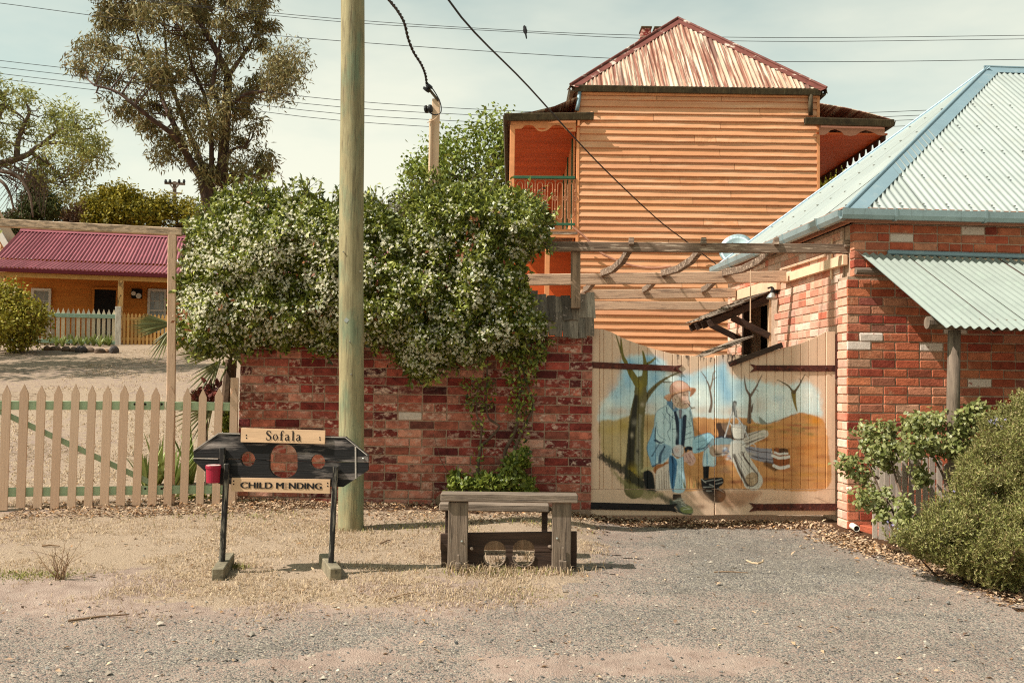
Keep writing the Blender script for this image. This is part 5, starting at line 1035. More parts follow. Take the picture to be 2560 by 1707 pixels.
# right verandah
vx2 = P(*z4(1642, 680), YH).x; g0 = P(*z4(1240, 612), 18.35); g1 = P(*z4(1688, 622), 18.35); zc2 = P(*z4(1500, 690), YH).z
part('verandah_ceiling', MB().box(((vx2 + xr) / 2, 21.9, zc2 + .03), (vx2 - xr + .1, 6.9, .03)), M_orange_deep, oh)
mb = MB(); gutter(mb, (g0.x, 18.4, g0.z + .05), (g1.x, 18.4, g0.z + .03), (0, -1, 0), .95, gp); gutter(mb, (vx2 + .10, 18.4, g0.z + .03), (vx2 + .10, 25.6, g0.z + .03), (1, 0, 0), .7, gp); part('verandah_gutter', mb, M_gutter_old, oh)
vr2 = P(*z4(1315, 562), YH + .4).z - g0.z - .05; q0 = Vector((vx2 + .14, 18.38, g0.z + .05)); vB = Vector((-(vx2 - xr + .14), 0, vr2)); L2 = vB.length; vB.normalize()
corr(oh, M_roof_rust, q0, (0, 1, 0), vB, Vector((-vB.z, 0, vB.x)) * (-1 if vB.x > 0 else 1), 0, 7.2, lambda x: 0, lambda x: L2, sag=.03, seg=6)
frieze([(1314, 628), (1646, 630), (1646, 688), (1610, 684), (1580, 668), (1550, 660), (1525, 668), (1500, 686), (1470, 690), (1440, 684), (1425, 666), (1395, 655), (1370, 662), (1355, 678), (1340, 684), (1314, 684)], YH - .06, M_fascia, z4)
part('side_valance', MB().box((vx2, 22, zc2 + .045), (.03, 7.0, .12)), M_brown_wood, oh)
for k in range(18):
    y_ = YH + .05 + k * .36; c_ = Vector((vx2 - .012, y_, zc2 - .015)); w_ = .12
    pl = [(-w_, .02), (w_, .02)] + [(w_ * math.cos(a), -.11 * math.sin(a) - .02) for a in np.linspace(.0, math.pi, 9)]
    part('pendant', MB().prism(pl, c_, (0, 1, 0), (0, 0, 1), (1, 0, 0), .022), M_brown_wood, oh)
for y_ in (21.05, 23.5, 25.5): part('verandah_post', MB().box((vx2, y_, (zfl + zc2) / 2 - .1), (.09, .09, zc2 - zfl + .1), None, .006), M_brown_wood, oh)
part('verandah_floor', MB().box(((vx2 + xr) / 2, 22, zfl - .09), (vx2 - xr + .06, 7.1, .05)), M_old_beam, oh)

# ================================================================== THE PICKET GATE, FENCE AND TIMBER ARBOUR
FA = math.radians(14); FU = Vector((math.cos(FA), math.sin(FA), 0)); FN = Vector((math.sin(FA), -math.cos(FA), 0)); FQ = P(585, 1100, 9.64)
def fh(px, py, off=0.0): return hit(px, py, FQ - FN * off, FN)       # off = metres behind the pickets
def picket_mesh(m, tip=0.075, name='picket'):
    mb = MB(); w = .5; vs = []; r = random.uniform
    pl = [(-w, 0), (w, 0), (w, 1 - tip), (0, 1), (-w, 1 - tip)]
    mb.prism(pl, (0, -.010, 0), (1, 0, 0), (0, 0, 1), (0, 1, 0), .020)
    return mesh(name, [(x + r(-.02, .02), y, z) for x, y, z in mb.v], mb.f, m)
pkm = [picket_mesh(M_tan_paint) for _ in range(4)]
def put_picket(parent, top, bot, w, me):
    top = top + FU * random.uniform(-.006, .006) + ZV * random.uniform(-.012, .010); bot = bot + ZV * random.uniform(-.012, .012); w *= random.uniform(.95, 1.06)
    d = top - bot; L = d.length; d.normalize(); piece('picket', me, parent, frame(bot, FU, -FN, d, w, 1, L))
PK = [(-133, 902, -155, 1521), (-48, 903, -70, 1518), (37, 905, 15, 1515), (123, 905, 100, 1512), (207, 905, 183, 1510), (290, 905, 267, 1508), (373, 905, 350, 1506), (455, 907, 432, 1505), (532, 907, 510, 1503), (612, 909, 590, 1500), (690, 912, 668, 1500), (767, 912, 745, 1495),
      (842, 912, 820, 1500), (921, 914, 900, 1497), (998, 917, 978, 1497), (1076, 917, 1057, 1495), (1150, 917, 1133, 1490)]
PK = [(-133 - 85 * k, 901, -155 - 85 * k, 1522 + 3 * k) for k in range(6, 0, -1)] + PK
gb = fh(*z2(300, 1500)); pgate = root('picket_gate', 'tan picket gate with sage green rails and diagonal brace at the left', 'gate', Vector((gb.x, gb.y, G(gb.x, gb.y))))
fb = fh(*z2(1000, 1497)); pfen = root('picket_fence', 'short fixed run of tan picket fence between the arbour post and the brick wall', 'fence', Vector((fb.x, fb.y, G(fb.x, fb.y))))
for i, (tx, ty, bx, by) in enumerate(PK):
    par = pgate if i < 18 else pfen
    put_picket(par, fh(*z2(tx, ty)), fh(*z2(bx, by)), 0.072 if i < 22 else 0.066, pkm[i % 4])
def rail(name, par, x0, y0, x1, y1, h, off=.032, th=.035, m=M_sage): return part(name, MB().beam(fh(*z2(x0, y0), off), fh(*z2(x1, y1), off), th, h, up=ZV), m, par)
rail('rail', pgate, -640, 1004, 806, 1007, .082); rail('rail', pgate, -640, 1440, 800, 1420, .082)
rail('brace', pgate, -62, 1006, 745, 1388, .05, .05, .025)
rail('rail', pfen, 812, 1008, 1128, 1012, .080); rail('rail', pfen, 806, 1418, 1112, 1417, .080)
for y_ in (1000, 1413):
    for x_ in (660, 712, 792): part('hinge_bolt', MB().lathe([(.012, 0), (.011, .005), (.004, .009)], fh(*z2(x_, y_), .015), FN, 8), M_blackiron, pgate)
    part('hinge_plate', MB().beam(fh(*z2(640, y_), .0145), fh(*z2(728, y_), .0145), .004, .05), M_sage, pgate)
e0 = fh(*z2(1150, 870), .05); e1 = fh(*z2(1140, 1495), .05); part('end_post', MB().beam(Vector((e1.x, e1.y, G(e1.x, e1.y) - .2)), e0, .075, .075, up=FN), M_tan_paint, pfen)
ab = fh(*z2(845, 900), .075); arb = root('timber_arbour', 'plain timber frame of post and flaking cross beam over the picket gate', 'arbour', Vector((ab.x, ab.y, G(ab.x, ab.y))))
b0 = fh(*z2(893, 158), .075); b1 = fh(*z2(0, 113), .075); bd = (b1 - b0).normalized(); b2 = b1 + bd * 1.9
part('cross_beam', MB().beam(b2, b0, .075, .072, ch=.006), M_tan_flake, arb)
for px_, lean in ((b0 - FU * .09 * 1.0, 1), (b2 + FU * .1, 0)):
    t_ = px_ - ZV * .036; foot = fh(*z2(838, 1000), .075) if lean else t_ - ZV * 1.5
    d_ = (foot - t_).normalized(); k_ = (t_.z - (G(t_.x, t_.y) - .25)) / -d_.z; part('post', MB().beam(t_ + d_ * k_, t_ - d_ * .002, .078, .078, up=FN, ch=.006), M_cream_paint if False else M_tan_paint, arb)

# ================================================================== THE BIG TIMBER POLE
pb_ = Gp(876.5, 1322); PD = pb_.y
p0_ = P(876.8, 1322, PD); p1_ = P(881.2, 0, PD); dv = (p1_ - p0_)
ppts = [p0_ - dv * .08] + [p0_ + dv * t + Vector((.004 * math.sin(t * 9), .003 * math.cos(t * 7), 0)) for t in np.linspace(0, 1.9, 16)]
upole = root('utility_pole', 'thick greenish treated timber power pole standing before the brick wall', 'pole', p0_)
part('pole', MB().tube(ppts, [.111] + [.1085 - .006 * t for t in np.linspace(0, 1.9, 16)], 40), M_pole, upole, smooth=True)
ptop = ppts[-1]
tg = P(*z5(1002, 848), PD - .108); part('tag', MB().box(tg, (.034, .004, .034), Matrix.Rotation(math.radians(40), 3, 'Y')), M_steel, upole)
for q in ((1022, 972), (1031, 1163), (985, 445), (1085, 560)): part('nail', MB().lathe([(.005, 0), (.005, .012), (.008, .013), (.007, .016)], P(*z5(*q), PD - .102), (.1, -1, -.3), 6), M_steel, upole)

# ================================================================== WIRES, SERVICE POST, BIRD
def wire(pts, r, label, m, D=None, group=None, conv=None, name='power_line'):
    w = []
    for q in pts: px_, py_ = (conv or zid)(q[:2]) if conv is None else conv(*q[:2]); w.append(P(px_, py_, q[2] if len(q) > 2 else D))
    w = [Vector(v) for v in catmull([list(v) for v in w], 5, closed=False)]
    return solo(name, MB().tube(w, r, 6), m, label, 'wire', w[0], group)
GRP = 'power lines crossing the sky behind the houses'
wire([(-200, -15), (0, 8.4), (400, 60), (851, 103), (1540, 147), (2051, 155), (2560, 149), (2750, 144)], .012, 'power line just beneath the pair on which the bird sits', M_wire, 38, GRP)
wire([(100, -40), (363, 0), (850, 48), (1315, 78), (1610, 89), (2000, 95), (2560, 89), (2750, 86)], .011, 'upper line of the close pair of wires carrying the small bird', M_wire, 38, GRP)
wire([(100, -30), (440, 12), (850, 55), (1315, 82), (1610, 97), (2000, 104.5), (2560, 98), (2750, 95)], .011, 'lower line of the close pair of wires by the small bird', M_wire, 38.3, GRP)
names4 = ['topmost of the four lower power lines meeting the verandah gutter', 'second from top of the four lower power lines', 'third from top of the four lower power lines', 'lowest of the four power lines, passing the leafy tree']
for k, (a, b, c, d) in enumerate(((397, 655, 735, 572), (440, 700, 770, 596), (482, 744, 815, 618), (516, 788, 862, 648))):
    wire([(-200, a / 2.6133 - 26), (0, a / 2.6133), (420, (a * .55 + b * .45) / 2.6133 + 3), (850, b / 2.6133), (1355, c / 2.614), (1800, c / 2.614 + 8), (2130, d / 2.0276 + 1), (2340, d / 2.0276 - 7), (2700, d / 2.0276 - 22)], .011, names4[k], M_wire, 38.6 + .3 * k, GRP)
spx = P(*z3(498, 652), 13.0); spb = P(*z3(482, 1240), 13.0); spg = G(spb.x, 13); spd = (spb - spx).normalized(); spb = spx + spd * ((spx.z - spg + .2) / -spd.z)
sp_ = root('service_post', 'slim cream service post with insulators rising behind the jasmine', 'post', Vector((spb.x, spb.y, spg)))
part('post', MB().beam(spb, spx, .10, .10, up=(0, 1, 0), ch=.006), M_cream_paint, sp_)
part('conduit', MB().tube([P(*z3(463, 780), 12.93), P(*z3(456, 1240), 12.93), P(*z3(440, 2000), 12.93)], .022, 8), M_cream_paint, sp_)
part('bracket', MB().beam(P(*z3(452, 585), 12.95), P(*z3(512, 660), 12.95), .03, .06, up=(0, -1, 0)), M_gutter_old, sp_)
def spool(x, y, ax): return part('insulator', MB().lathe([(.02, -.05), (.05, -.045), (.055, -.02), (.03, -.012), (.03, .012), (.055, .02), (.05, .045), (.02, .05)], P(*z3(x, y), 12.93), ax, 12), M_wire, sp_, smooth=False)
spool(443, 575, (.5, -.3, .6)); spool(447, 713, (.9, -.3, .1))
loop_ = [(452, 560), (480, 590), (515, 650), (530, 700), (525, 740), (490, 752), (460, 740), (445, 720)]
part('lead', MB().tube([Vector(v) for v in catmull([list(P(*z3(*q), 12.9)) for q in loop_], 4, closed=False)], .008, 5), M_wire, sp_)
part('lead', MB().tube([Vector(v) for v in catmull([list(P(*z3(*q), 12.9)) for q in [(520, 740), (495, 775), (470, 790), (440, 802)]], 4, closed=False)], .006, 5), M_cream_paint, sp_)
tw = [(150, -60, 9.6), (190, 0, 10.1), (245, 70, 10.7), (290, 150, 11.2), (315, 250, 11.6), (350, 340, 12.0), (400, 420, 12.4), (428, 490, 12.7), (438, 560, 12.93)]
c_ = [Vector(v) for v in catmull([list(P(*z3(a, b), d)) for a, b, d in tw], 9, closed=False)]
c_ = [ptop + Vector((.05, .1, -.15)), ] + c_
s1 = [v + Vector((.009 * math.cos(i * 1.3), 0, .009 * math.sin(i * 1.3))) for i, v in enumerate(c_)]; s2 = [v - Vector((.009 * math.cos(i * 1.3), 0, .009 * math.sin(i * 1.3))) for i, v in enumerate(c_)]
solo('service_cable', MB().tube(s1, .011, 6).tube(s2, .011, 6), M_wire, 'thick twisted black cable sagging from the pole to the service post', 'cable', c_[0])
sc_ = [(1000, -300, 8.75), (1121, 0, 9.6), (1322, 218, 12.2), (1491, 403, 15.2), (1640, 545, 17.6), (1716, 604, 18.3), (1800, 668, 18.42)]
solo('service_cable', MB().tube([Vector(v) for v in catmull([list(P(*q)) for q in sc_], 6, closed=False)], .011, 6), M_wire, 'straight black cable running down from the pole across the orange boards', 'cable', P(1121, 0, 9.6))
solo('pale_hose', MB().tube([Vector(v) for v in catmull([list(P(*z6(*q), 18.3)) for q in [(545, 20), (620, 80), (700, 160), (760, 205), (900, 260), (1050, 285), (1180, 275)]], 5, closed=False)], .022, 6), M_fascia, 'pale pinkish hose looping down the orange boards from the verandah corner', 'hose', P(*z6(900, 260), 18.3))
bp_ = P(1312.5, 77, 38); bird = root('bird', 'small dark bird perched on the wire in the open sky', 'bird', bp_)
M_bird = mat('dark_feathers', [S(40, 38, 40)], (.7, 1.2), 30, bump=0)
bd_ = Vector((.18, -.1, -1)).normalized()
part('body', MB().lathe([(.01, -.20), (.045, -.16), (.06, -.12), (.055, -.09), (.075, -.04), (.085, .03), (.07, .11), (.035, .17), (.03, .30), (.02, .36)], bp_ + ZV * .02, bd_, 10), M_bird, bird, smooth=True)
part('beak', MB().lathe([(.016, 0), (.002, .06)], bp_ - bd_ * .15 + Vector((.05, 0, 0)), (1, 0, -.1), 6), M_rust, bird)
part('wing', MB().prism([(-.02, .10), (.05, .08), (.05, -.10), (.01, -.24), (-.03, -.06)], bp_ + Vector((.01, -.085, 0)), (1, 0, 0), (0, 0, 1), (0, -1, 0), .012), M_bird, bird)

# ================================================================== THE PILLORY BOARD
pl_, pr_ = Gp(*zs(345, 1390)), Gp(*zs(1297, 1395)); SD = (pl_.y + pr_.y) / 2; print('pillory at', SD, pl_, pr_)
pil = root('pillory_sign', 'black painted pillory board on two legs with a head hole and two hand holes', 'pillory', (pl_ + pr_) / 2)
def sp2(x, y, D): p = P(*zs(x, y), D); return (p.x, p.z)
def board_prism(pts, D, depth, m, name='board', parent=None, bev=0): return part(name, MB().prism([sp2(x, y, D) for x, y in pts], (0, D, 0), (1, 0, 0), ZV, (0, 1, 0), depth), m, parent or pil)
def ar(cx, cy, rx, ry, a0, a1, n=10): return [(cx + rx * math.cos(math.radians(a0 + (a1 - a0) * i / n)), cy - ry * math.sin(math.radians(a0 + (a1 - a0) * i / n))) for i in range(n + 1)]
headT = [(1011, 399), (1011, 345)] + ar(886, 345, 118, 102, 25, 155, 10) + [(761, 345), (760, 395)]
upper = [(85, 369), (85, 310), (320, 148), (1440, 183), (1532, 262), (1640, 348), (1640, 409)] + ar(1192, 403, 64, 64, 0, 180, 12) + headT + ar(567, 380, 65, 65, 0, 180, 12)
board_prism(upper, SD - .02, .042, M_black_wood, 'upper_board')
headB = [(760, 401), (760, 470)] + ar(886, 455, 125, 97, 190, 350, 12) + [(1011, 470), (1011, 404)]
lower = [(85, 376)] + ar(567, 385, 65, 65, 180, 360, 12) + headB + ar(1192, 408, 64, 64, 180, 360, 12) + [(1640, 415), (1640, 482), (1420, 630), (310, 602), (85, 386)]
lower[-1] = (86, 400)
board_prism(lower, SD - .0205, .042, M_black_wood, 'lower_board')
M_edge = mat('pale_worn_edge', [S(176, 164, 152)], (.7, 1.2), 20, bump=.2)
def edge_strip(a, b, w=.0035):
    A_, B_ = Vector((sp2(*a, SD)[0], SD - .0225, sp2(*a, SD)[1])), Vector((sp2(*b, SD)[0], SD - .0225, sp2(*b, SD)[1])); part('worn_edge', MB().beam(A_, B_, .003, w * 2, ch=0), M_edge, pil)
edge_strip((320, 150), (508, 156)); edge_strip((90, 308), (316, 151)); edge_strip((1258, 184), (1438, 187)); edge_strip((1532, 262), (1534, 552), .005); edge_strip((1440, 186), (1636, 346), .003); edge_strip((88, 372), (312, 378), .003)
for q in ((1598, 378), ): part('bolt', MB().lathe([(.008, 0), (.007, .005), (.003, .008)], P(*zs(*q), SD - .021), (0, -1, 0), 8), M_steel, pil)
sb1 = board_prism([(508, 105), (1257, 128), (1253, 248), (505, 230)], SD - .042, .021, M_sign, 'name_board')
sb2 = board_prism([(425, 548), (1302, 565), (1298, 690), (420, 668)], SD - .042, .021, M_sign, 'caption_board')
for par, qs in ((sb1, [(556, 170), (557, 194), (1210, 190), (1212, 210)]), (sb2, [(443, 577), (443, 606), (1280, 596), (1280, 622)])):
    for q in qs: part('screw_hole', MB().lathe([(.0055, 0), (.005, .001)], P(*zs(*q), SD - .0423), (0, -1, 0), 8), M_letter, par)
def text_part(body, parent, x0, x1, ybase0, ybase1, height_px, m, bold=0.0, squash=1.0, name='lettering'):
    """flat lettering cut out of the built-in typeface, fitted between two points of the board"""
    cu = bpy.data.curves.new('lettering', 'FONT'); cu.body = body; cu.extrude = .002; cu.offset = 0.0; cu.space_character = 1.0
    o = bpy.data.objects.new('lettering', cu); COL.objects.link(o); bpy.context.view_layer.update()
    me = bpy.data.meshes.new_from_object(o.evaluated_get(bpy.context.evaluated_depsgraph_get())); bpy.data.objects.remove(o)
    v = np.array([tuple(q.co) for q in me.vertices]); return me, v
def fit_text(me, v, x0, yb0, x1, yb1, cap_px, capu, m, parent, name='lettering'):
    D = SD - .0432; a = Vector(P(*zs(x0, yb0), D)); b = Vector(P(*zs(x1, yb1), D)); capm = cap_px / 3.564 / FPX * D
    w = v[:, 0].max() - v[:, 0].min(); ex = (b - a) / w; ey = ZV * (capm / capu); og = ORG[parent.name]
    nv = np.array([tuple(a + ex * (q[0] - v[:, 0].min()) + ey * q[1] + Vector((0, -.0009 if q[2] > 0 else 0.0009, 0)) - og) for q in v])
    pol = [list(p.vertices) for p in me.polygons if abs(p.normal.z) > .5 and p.center.z > 0]; n = len(nv); vs, fs = [], []
    for k, sh in enumerate((-.0032, -.0019, -.0007, .0007, .0019, .0032)): vs += [Vector(q) + Vector((sh, -.00012 * k, 0)) for q in nv]; fs += [[i + n * k for i in p] for p in pol]
    me = mesh(name, vs, fs, m); o = obj(name, me, parent); ORG[o.name] = og; return o
for body, x0, x1, y0, y1, mm in (('CHILD M', 505, 886, 640, 645, M_letter), ('E', 894, 917, 645.4, 645.6, M_letter_faded), ('NDING', 936, 1224, 646, 650, M_letter)):
    me, v = text_part(body, sb2, 0, 0, 0, 0, 0, mm, bold=.018); fit_text(me, v, x0, y0, x1, y1, 56, .72, mm, sb2)
# the name in a bold old-style letter, drawn as outlines (units: cap height 1)
def thick(pts, ws, closed=False):
    """outline of a stroke of changing width"""
    q = catmull(pts, 6, closed=False); w = np.interp(np.linspace(0, 1, len(q)), np.linspace(0, 1, len(ws)), ws); L_, R_ = [], []
    for i in range(len(q)):
        t = q[min(i + 1, len(q) - 1)] - q[max(i - 1, 0)]; t = t / (np.hypot(*t) + 1e-9); n = np.array([-t[1], t[0]]); L_.append(q[i] + n * w[i] / 2); R_.append(q[i] - n * w[i] / 2)
    return [tuple(p) for p in L_] + [tuple(p) for p in R_[::-1]]
def ring(cx, cy, rx, ry, tx, ty, n=20):
    o = [(cx + rx * math.cos(a), cy + ry * math.sin(a)) for a in np.linspace(0, 2 * math.pi, n, endpoint=False)]; i_ = [(cx + (rx - tx) * math.cos(a), cy + (ry - ty) * math.sin(a)) for a in np.linspace(0, 2 * math.pi, n, endpoint=False)]
    return [[o[k], o[(k + 1) % n], i_[(k + 1) % n], i_[k]] for k in range(n)]
GL = {'S': (.66, [thick([(.55, .80), (.42, .96), (.22, .95), (.14, .78), (.22, .62), (.42, .48), (.54, .32), (.48, .08), (.26, .01), (.10, .16)], [.06, .07, .09, .15, .17, .17, .16, .10, .07, .06]), [(.53, .98), (.57, .98), (.57, .68), (.52, .68)], [(.07, .32), (.12, .32), (.11, -.01), (.07, -.01)]]),
      'o': (.60, ring(.28, .32, .27, .335, .135, .06)), 'l': (.38, [[(.11, 0), (.26, 0), (.26, 1.04), (.11, 1.04)], [(.02, 0), (.35, 0), (.35, .055), (.02, .055)], [(.02, .98), (.2, .985), (.2, 1.04), (.02, 1.03)]]),
      'f': (.44, [thick([(.19, 0), (.19, .5), (.20, .8), (.28, .98), (.40, .98), (.46, .90)], [.15, .15, .14, .09, .07, .08]), [(.03, .58), (.40, .58), (.40, .64), (.03, .64)], [(.05, 0), (.36, 0), (.36, .055), (.05, .055)], ]),
      'a': (.60, [thick([(.10, .50), (.18, .62), (.32, .62), (.39, .50), (.39, .2), (.42, .06), (.52, .04)], [.12, .07, .07, .13, .15, .12, .05]), thick([(.38, .38), (.18, .32), (.09, .18), (.16, .04), (.28, .05), (.38, .16)], [.05, .08, .14, .11, .06, .05])])}
x = 0; mb = MB(); D_ = SD - .0432; aa = P(*zs(725, 213), D_); bb = P(*zs(1042, 222), D_); tot = sum(GL[c][0] + .09 for c in 'Sofala') - .15; sx = (bb - aa) / tot; sy = ZV * (84 / 3.564 / FPX * D_)
lay_ = 0
for c in 'Sofala':
    for o in GL[c][1]:
        lay_ = (lay_ + 1) % 7; n = len(o); fr = [aa + sx * (x + u) + sy * v + Vector((0, -.0012 - lay_ * .00012, 0)) for u, v in o]
        if n > 10:          # a stroke: fill as a strip
            h = n // 2; vs = fr; mb.add(vs, [(i, i + 1, n - 2 - i, n - 1 - i) for i in range(h - 1)])
        else: mb.add(fr, [tuple(range(n))])
    x += GL[c][0] + .09
part('lettering', mb, M_letter, sb1)
def leg(name, a, b, D0, D1, w, t, m): return part(name, MB().beam(P(*zs(*a), D0), P(*zs(*b), D1), t, w, up=(1, 0, 0), ch=.004), m, pil)
leg('leg', (383, 422), (338, 1304), SD - .05, SD - .03, .034, .045, M_black_leg); leg('leg', (1351, 445), (1310, 1302), SD - .05, SD - .03, .034, .045, M_black_leg)
leg('upright', (343, 280), (347, 606), SD - .036, SD - .036, .036, .03, M_black_leg)

for f_, r__ in (((300, 1466), (398, 1318)), ((1350, 1462), (1250, 1322))):
    a = Gp(*zs(*f_)); b = Gp(*zs(*r__)); a.z = G(a.x, a.y); b.z = G(b.x, b.y); part('foot', MB().beam(a + ZV * .040, b + ZV * .040, .082, .088, ch=.006), M_foot_top, pil)
tb = P(*zs(258, 592), SD - .10); tin = root('collecting_tin', 'crimson cylindrical tin with a pale worn lid fixed to the pillory', 'tin', tb)
M_crim = mat('crimson_paint', [S(150, 14, 44)], (.85, 1.12), 20, bump=.1, rough=.5, spec=.4); M_lid = mat('chipped_lid_paint', [S(222, 178, 168)], (.8, 1.1), 30, over=[(S(150, 24, 50), 26, (1, 1, 1), .5, .56, .9)], bump=.1)
tr = 66 / 3.564 / FPX * SD; th_ = P(*zs(258, 440), SD - .1).z - tb.z
part('can', MB().lathe([(tr * .84, 0), (tr * .86, .004), (tr * .93, th_ * .82), (tr * 1.0, th_ * .83), (tr * 1.02, th_ * .98), (tr * .98, th_), (tr * .9, th_ * .985)], tb, ZV, 24), M_crim, tin, smooth=False)
part('lid', MB().lathe([(tr * .96, 0), (tr * .97, .004), (tr * .82, .004), (.008, .001)], tb + ZV * (th_ + .001), ZV, 24), M_lid, tin)
part('hanging_strap', MB().beam(tb + Vector((.0, tr + .012, .0)), tb + Vector((0, tr + .012, th_)), .03, .012, up=(0, 1, 0)), M_black_leg, tin)

# ================================================================== THE STOCKS BENCH
q = Gp(*zb(1617, 1118)); BD = q.y; print('bench at', BD)
q2 = Gp(*zb(395, 1128)); bench = root('stocks_bench', 'low weathered grey bench of stocks with two dark leg holes', 'stocks', (q + q2) / 2)
def bb_(name, D, x0, y0, x1, y1, depth, m, chf=.006, tilt=0):
    a = P(*zb(x0, y1), D); b = P(*zb(x1, y0), D); return part(name, MB().box(((a.x + b.x) / 2, D + depth / 2, (a.z + b.z) / 2), (b.x - a.x, depth, b.z - a.z), Matrix.Rotation(tilt, 3, 'Y'), chf), m, bench)
bb_('post', BD, 273, 306, 520, 1160, .055, M_grey_post); bb_('post', BD, 1502, 292, 1735, 1150, .055, M_grey_post)
bb_('front_plank', BD - .03, 193, 222, 1812, 297, .16, M_grey_wood); bb_('rear_plank', BD + .36, 176, 340, 1472, 406, .15, M_grey_wood)
bb_('rear_post', BD + .40, 1382, 404, 1455, 1010, .08, M_brown_wood); bb_('rear_post', BD + .40, 240, 404, 312, 1010, .08, M_brown_wood)
def bpz(pts, D): r = []; return [(p.x, p.z) for p in (P(*zb(q_[0], 660 + (q_[1] - 660) * .90), D) for q_ in pts)]
def oval(cx, hw, ytop, ybot, up, n=10):
    rt = hw * .9
    return ([(cx + hw, 910)] + [(cx + hw * math.cos(a), ytop + rt - rt * math.sin(a)) for a in np.linspace(.0, math.pi, n)] + [(cx - hw, 910)]) if up else ([(cx - hw, 914)] + [(cx - hw * math.cos(a), ybot - hw * 1.1 + hw * 1.1 * math.sin(a)) for a in np.linspace(0, math.pi, n)] + [(cx + hw, 914)])
D_ = BD + .058
part('stocks_board', MB().prism(bpz([(196, 910), (196, 686), (520, 672), (1200, 664), (1797, 655), (1799, 910)] + oval(1172, 128, 755, 0, True) + oval(832, 128, 768, 0, True), D_), (0, D_, 0), (1, 0, 0), ZV, (0, 1, 0), .05), M_brown_wood, bench)
part('stocks_board', MB().prism(bpz([(200, 914)] + oval(832, 128, 0, 1112, False) + oval(1172, 128, 0, 1106, False) + [(1797, 914), (1795, 1150), (205, 1170)], D_ + .002), (0, D_ + .002, 0), (1, 0, 0), ZV, (0, 1, 0), .05), M_brown_wood, bench)
bb_('back_board', BD + .45, 182, 690, 1520, 860, .045, M_old_post)
for cx_ in (832, 1172):
    rim_ = [P(*zb(q_[0], 660 + (q_[1] - 660) * .90), D_ - .002) for q_ in oval(cx_, 130, 0, 1112, False)[1:-1]]; part('hole_rim', MB().tube(rim_, .006, 5), M_grey_wood, bench)
for c in ((545, 846), (1474, 826)): part('peg', MB().lathe([(.011, -.06), (.012, .05), (.010, .056)], P(*zb(*c), D_), (.25, -1, .1), 10), M_grey_post, bench)
for c in ((1565, 731), (445, 766)): part('bolt', MB().lathe([(.009, 0), (.008, .004), (.003, .006)], P(*zb(*c), BD - .001), (0, -1, 0), 8), M_steel, bench)
bb_('toe_block', BD - .09, 360, 1022, 446, 1195, .075, M_grey_post); bb_('toe_block', BD - .06, 1588, 998, 1684, 1160, .06, M_grey_post)
bb_('toe_stick', BD - .06, 386, 925, 418, 1030, .03, M_grey_post, .003); bb_('toe_stick', BD - .04, 1620, 840, 1648, 1003, .03, M_grey_post, .003)

# ================================================================== THE RED-ROOFED COTTAGE UP THE SLOPE
CA = math.radians(13.5); CU = Vector((math.cos(CA), math.sin(CA), 0)); CW = Vector((-math.sin(CA), math.cos(CA), 0)); CQ = P(*zc(1400, 640), 29.4); RC = Matrix((CU, CW, ZV)).transposed()
def ch_(px, py, w=0.0): q = hit(px, py, CQ + CW * w, CW); return (q - CQ).dot(CU), q.z
def CP(u, w, z): q = CQ + CU * u + CW * w; q.z = z; return q
cuL = ch_(*zc(255, 90), 4.6)[0]; cuR = cuL + 14.5
zgut = ch_(*zc(1000, 570))[1]; zbrk = ch_(*zc(1000, 432), 1.5)[1]; zrid = ch_(*zc(1000, 108), 4.6)[1]; gC = CP(0, 1, 0); zgr = G(gC.x, gC.y); print('cottage eave', zgut, 'break', zbrk, 'ridge', zrid, 'ground', zgr)
M_red_roof = mat('faded_crimson_iron', [S(150, 88, 92), S(142, 80, 86)], (.9, 1.08), 2, over=[(S(190, 104, 112), 3, (1, 1, 1), .55, .7, .5)], bump=0, rough=.6, spec=.3, var=.05)
M_red_gut = mat('dark_crimson_gutter', [S(96, 24, 34)], (.9, 1.1), 8, bump=0, rough=.6)
M_cwall = mat('amber_weatherboard', [S(204, 128, 56), S(196, 120, 50)], (.85, 1.1), 3, (.4, 1, 3), bump=.1, var=.08)
M_cpost = mat('peeling_cream_post', [S(226, 180, 120)], (.8, 1.1), 8, (3, 3, .6), over=[(S(50, 38, 30), 8, (3, 3, .5), .54, .6, .9)], bump=.2)
M_glass = mat('dim_window_glass', [S(150, 146, 136), S(120, 116, 108)], (.7, 1.2), 3, bump=0, rough=.15, spec=.5)
M_wframe = mat('white_window_frame', [S(216, 208, 196)], (.9, 1.05), 8, bump=0)
M_oldpicket = mat('weathered_white_picket', [S(216, 206, 192), S(190, 176, 158), S(224, 204, 176), S(172, 156, 140)], (.75, 1.15), 6, (3, 3, .5), over=[(S(112, 94, 80), 14, (4, 4, .4), .55, .66, .6)], bump=.2)
M_ylwpicket = mat('ochre_picket', [S(216, 170, 104), S(206, 160, 96), S(190, 146, 90)], (.8, 1.1), 6, bump=.1)
M_teal = mat('teal_green_rail', [S(136, 160, 140)], (.85, 1.1), 6, over=[(S(190, 180, 160), 12, (1, 1, 1), .58, .66, .5)], bump=.1)
cot = root('cottage', 'low amber weatherboard cottage with crimson corrugated roof up the slope', 'cottage', CP(cuL + 7, 4, zgr))
wall_ = part('wall', MB().box(CP((cuL + cuR) / 2, 5.0, (zgr + zbrk) / 2 - .3), (cuR - cuL - .4, 6.4, zbrk - zgr + .7), RC), M_cwall, cot)
for k in range(20):
    zz = zbrk - .22 - k * .152
    if zz < zgr - .1: break
    R_ = RC @ Matrix.Rotation(-.12, 3, 'X'); part('weatherboard', MB().box(CP((cuL + cuR) / 2, 1.785, zz), (cuR - cuL - .4, .02, .158), R_), M_cwall, wall_)
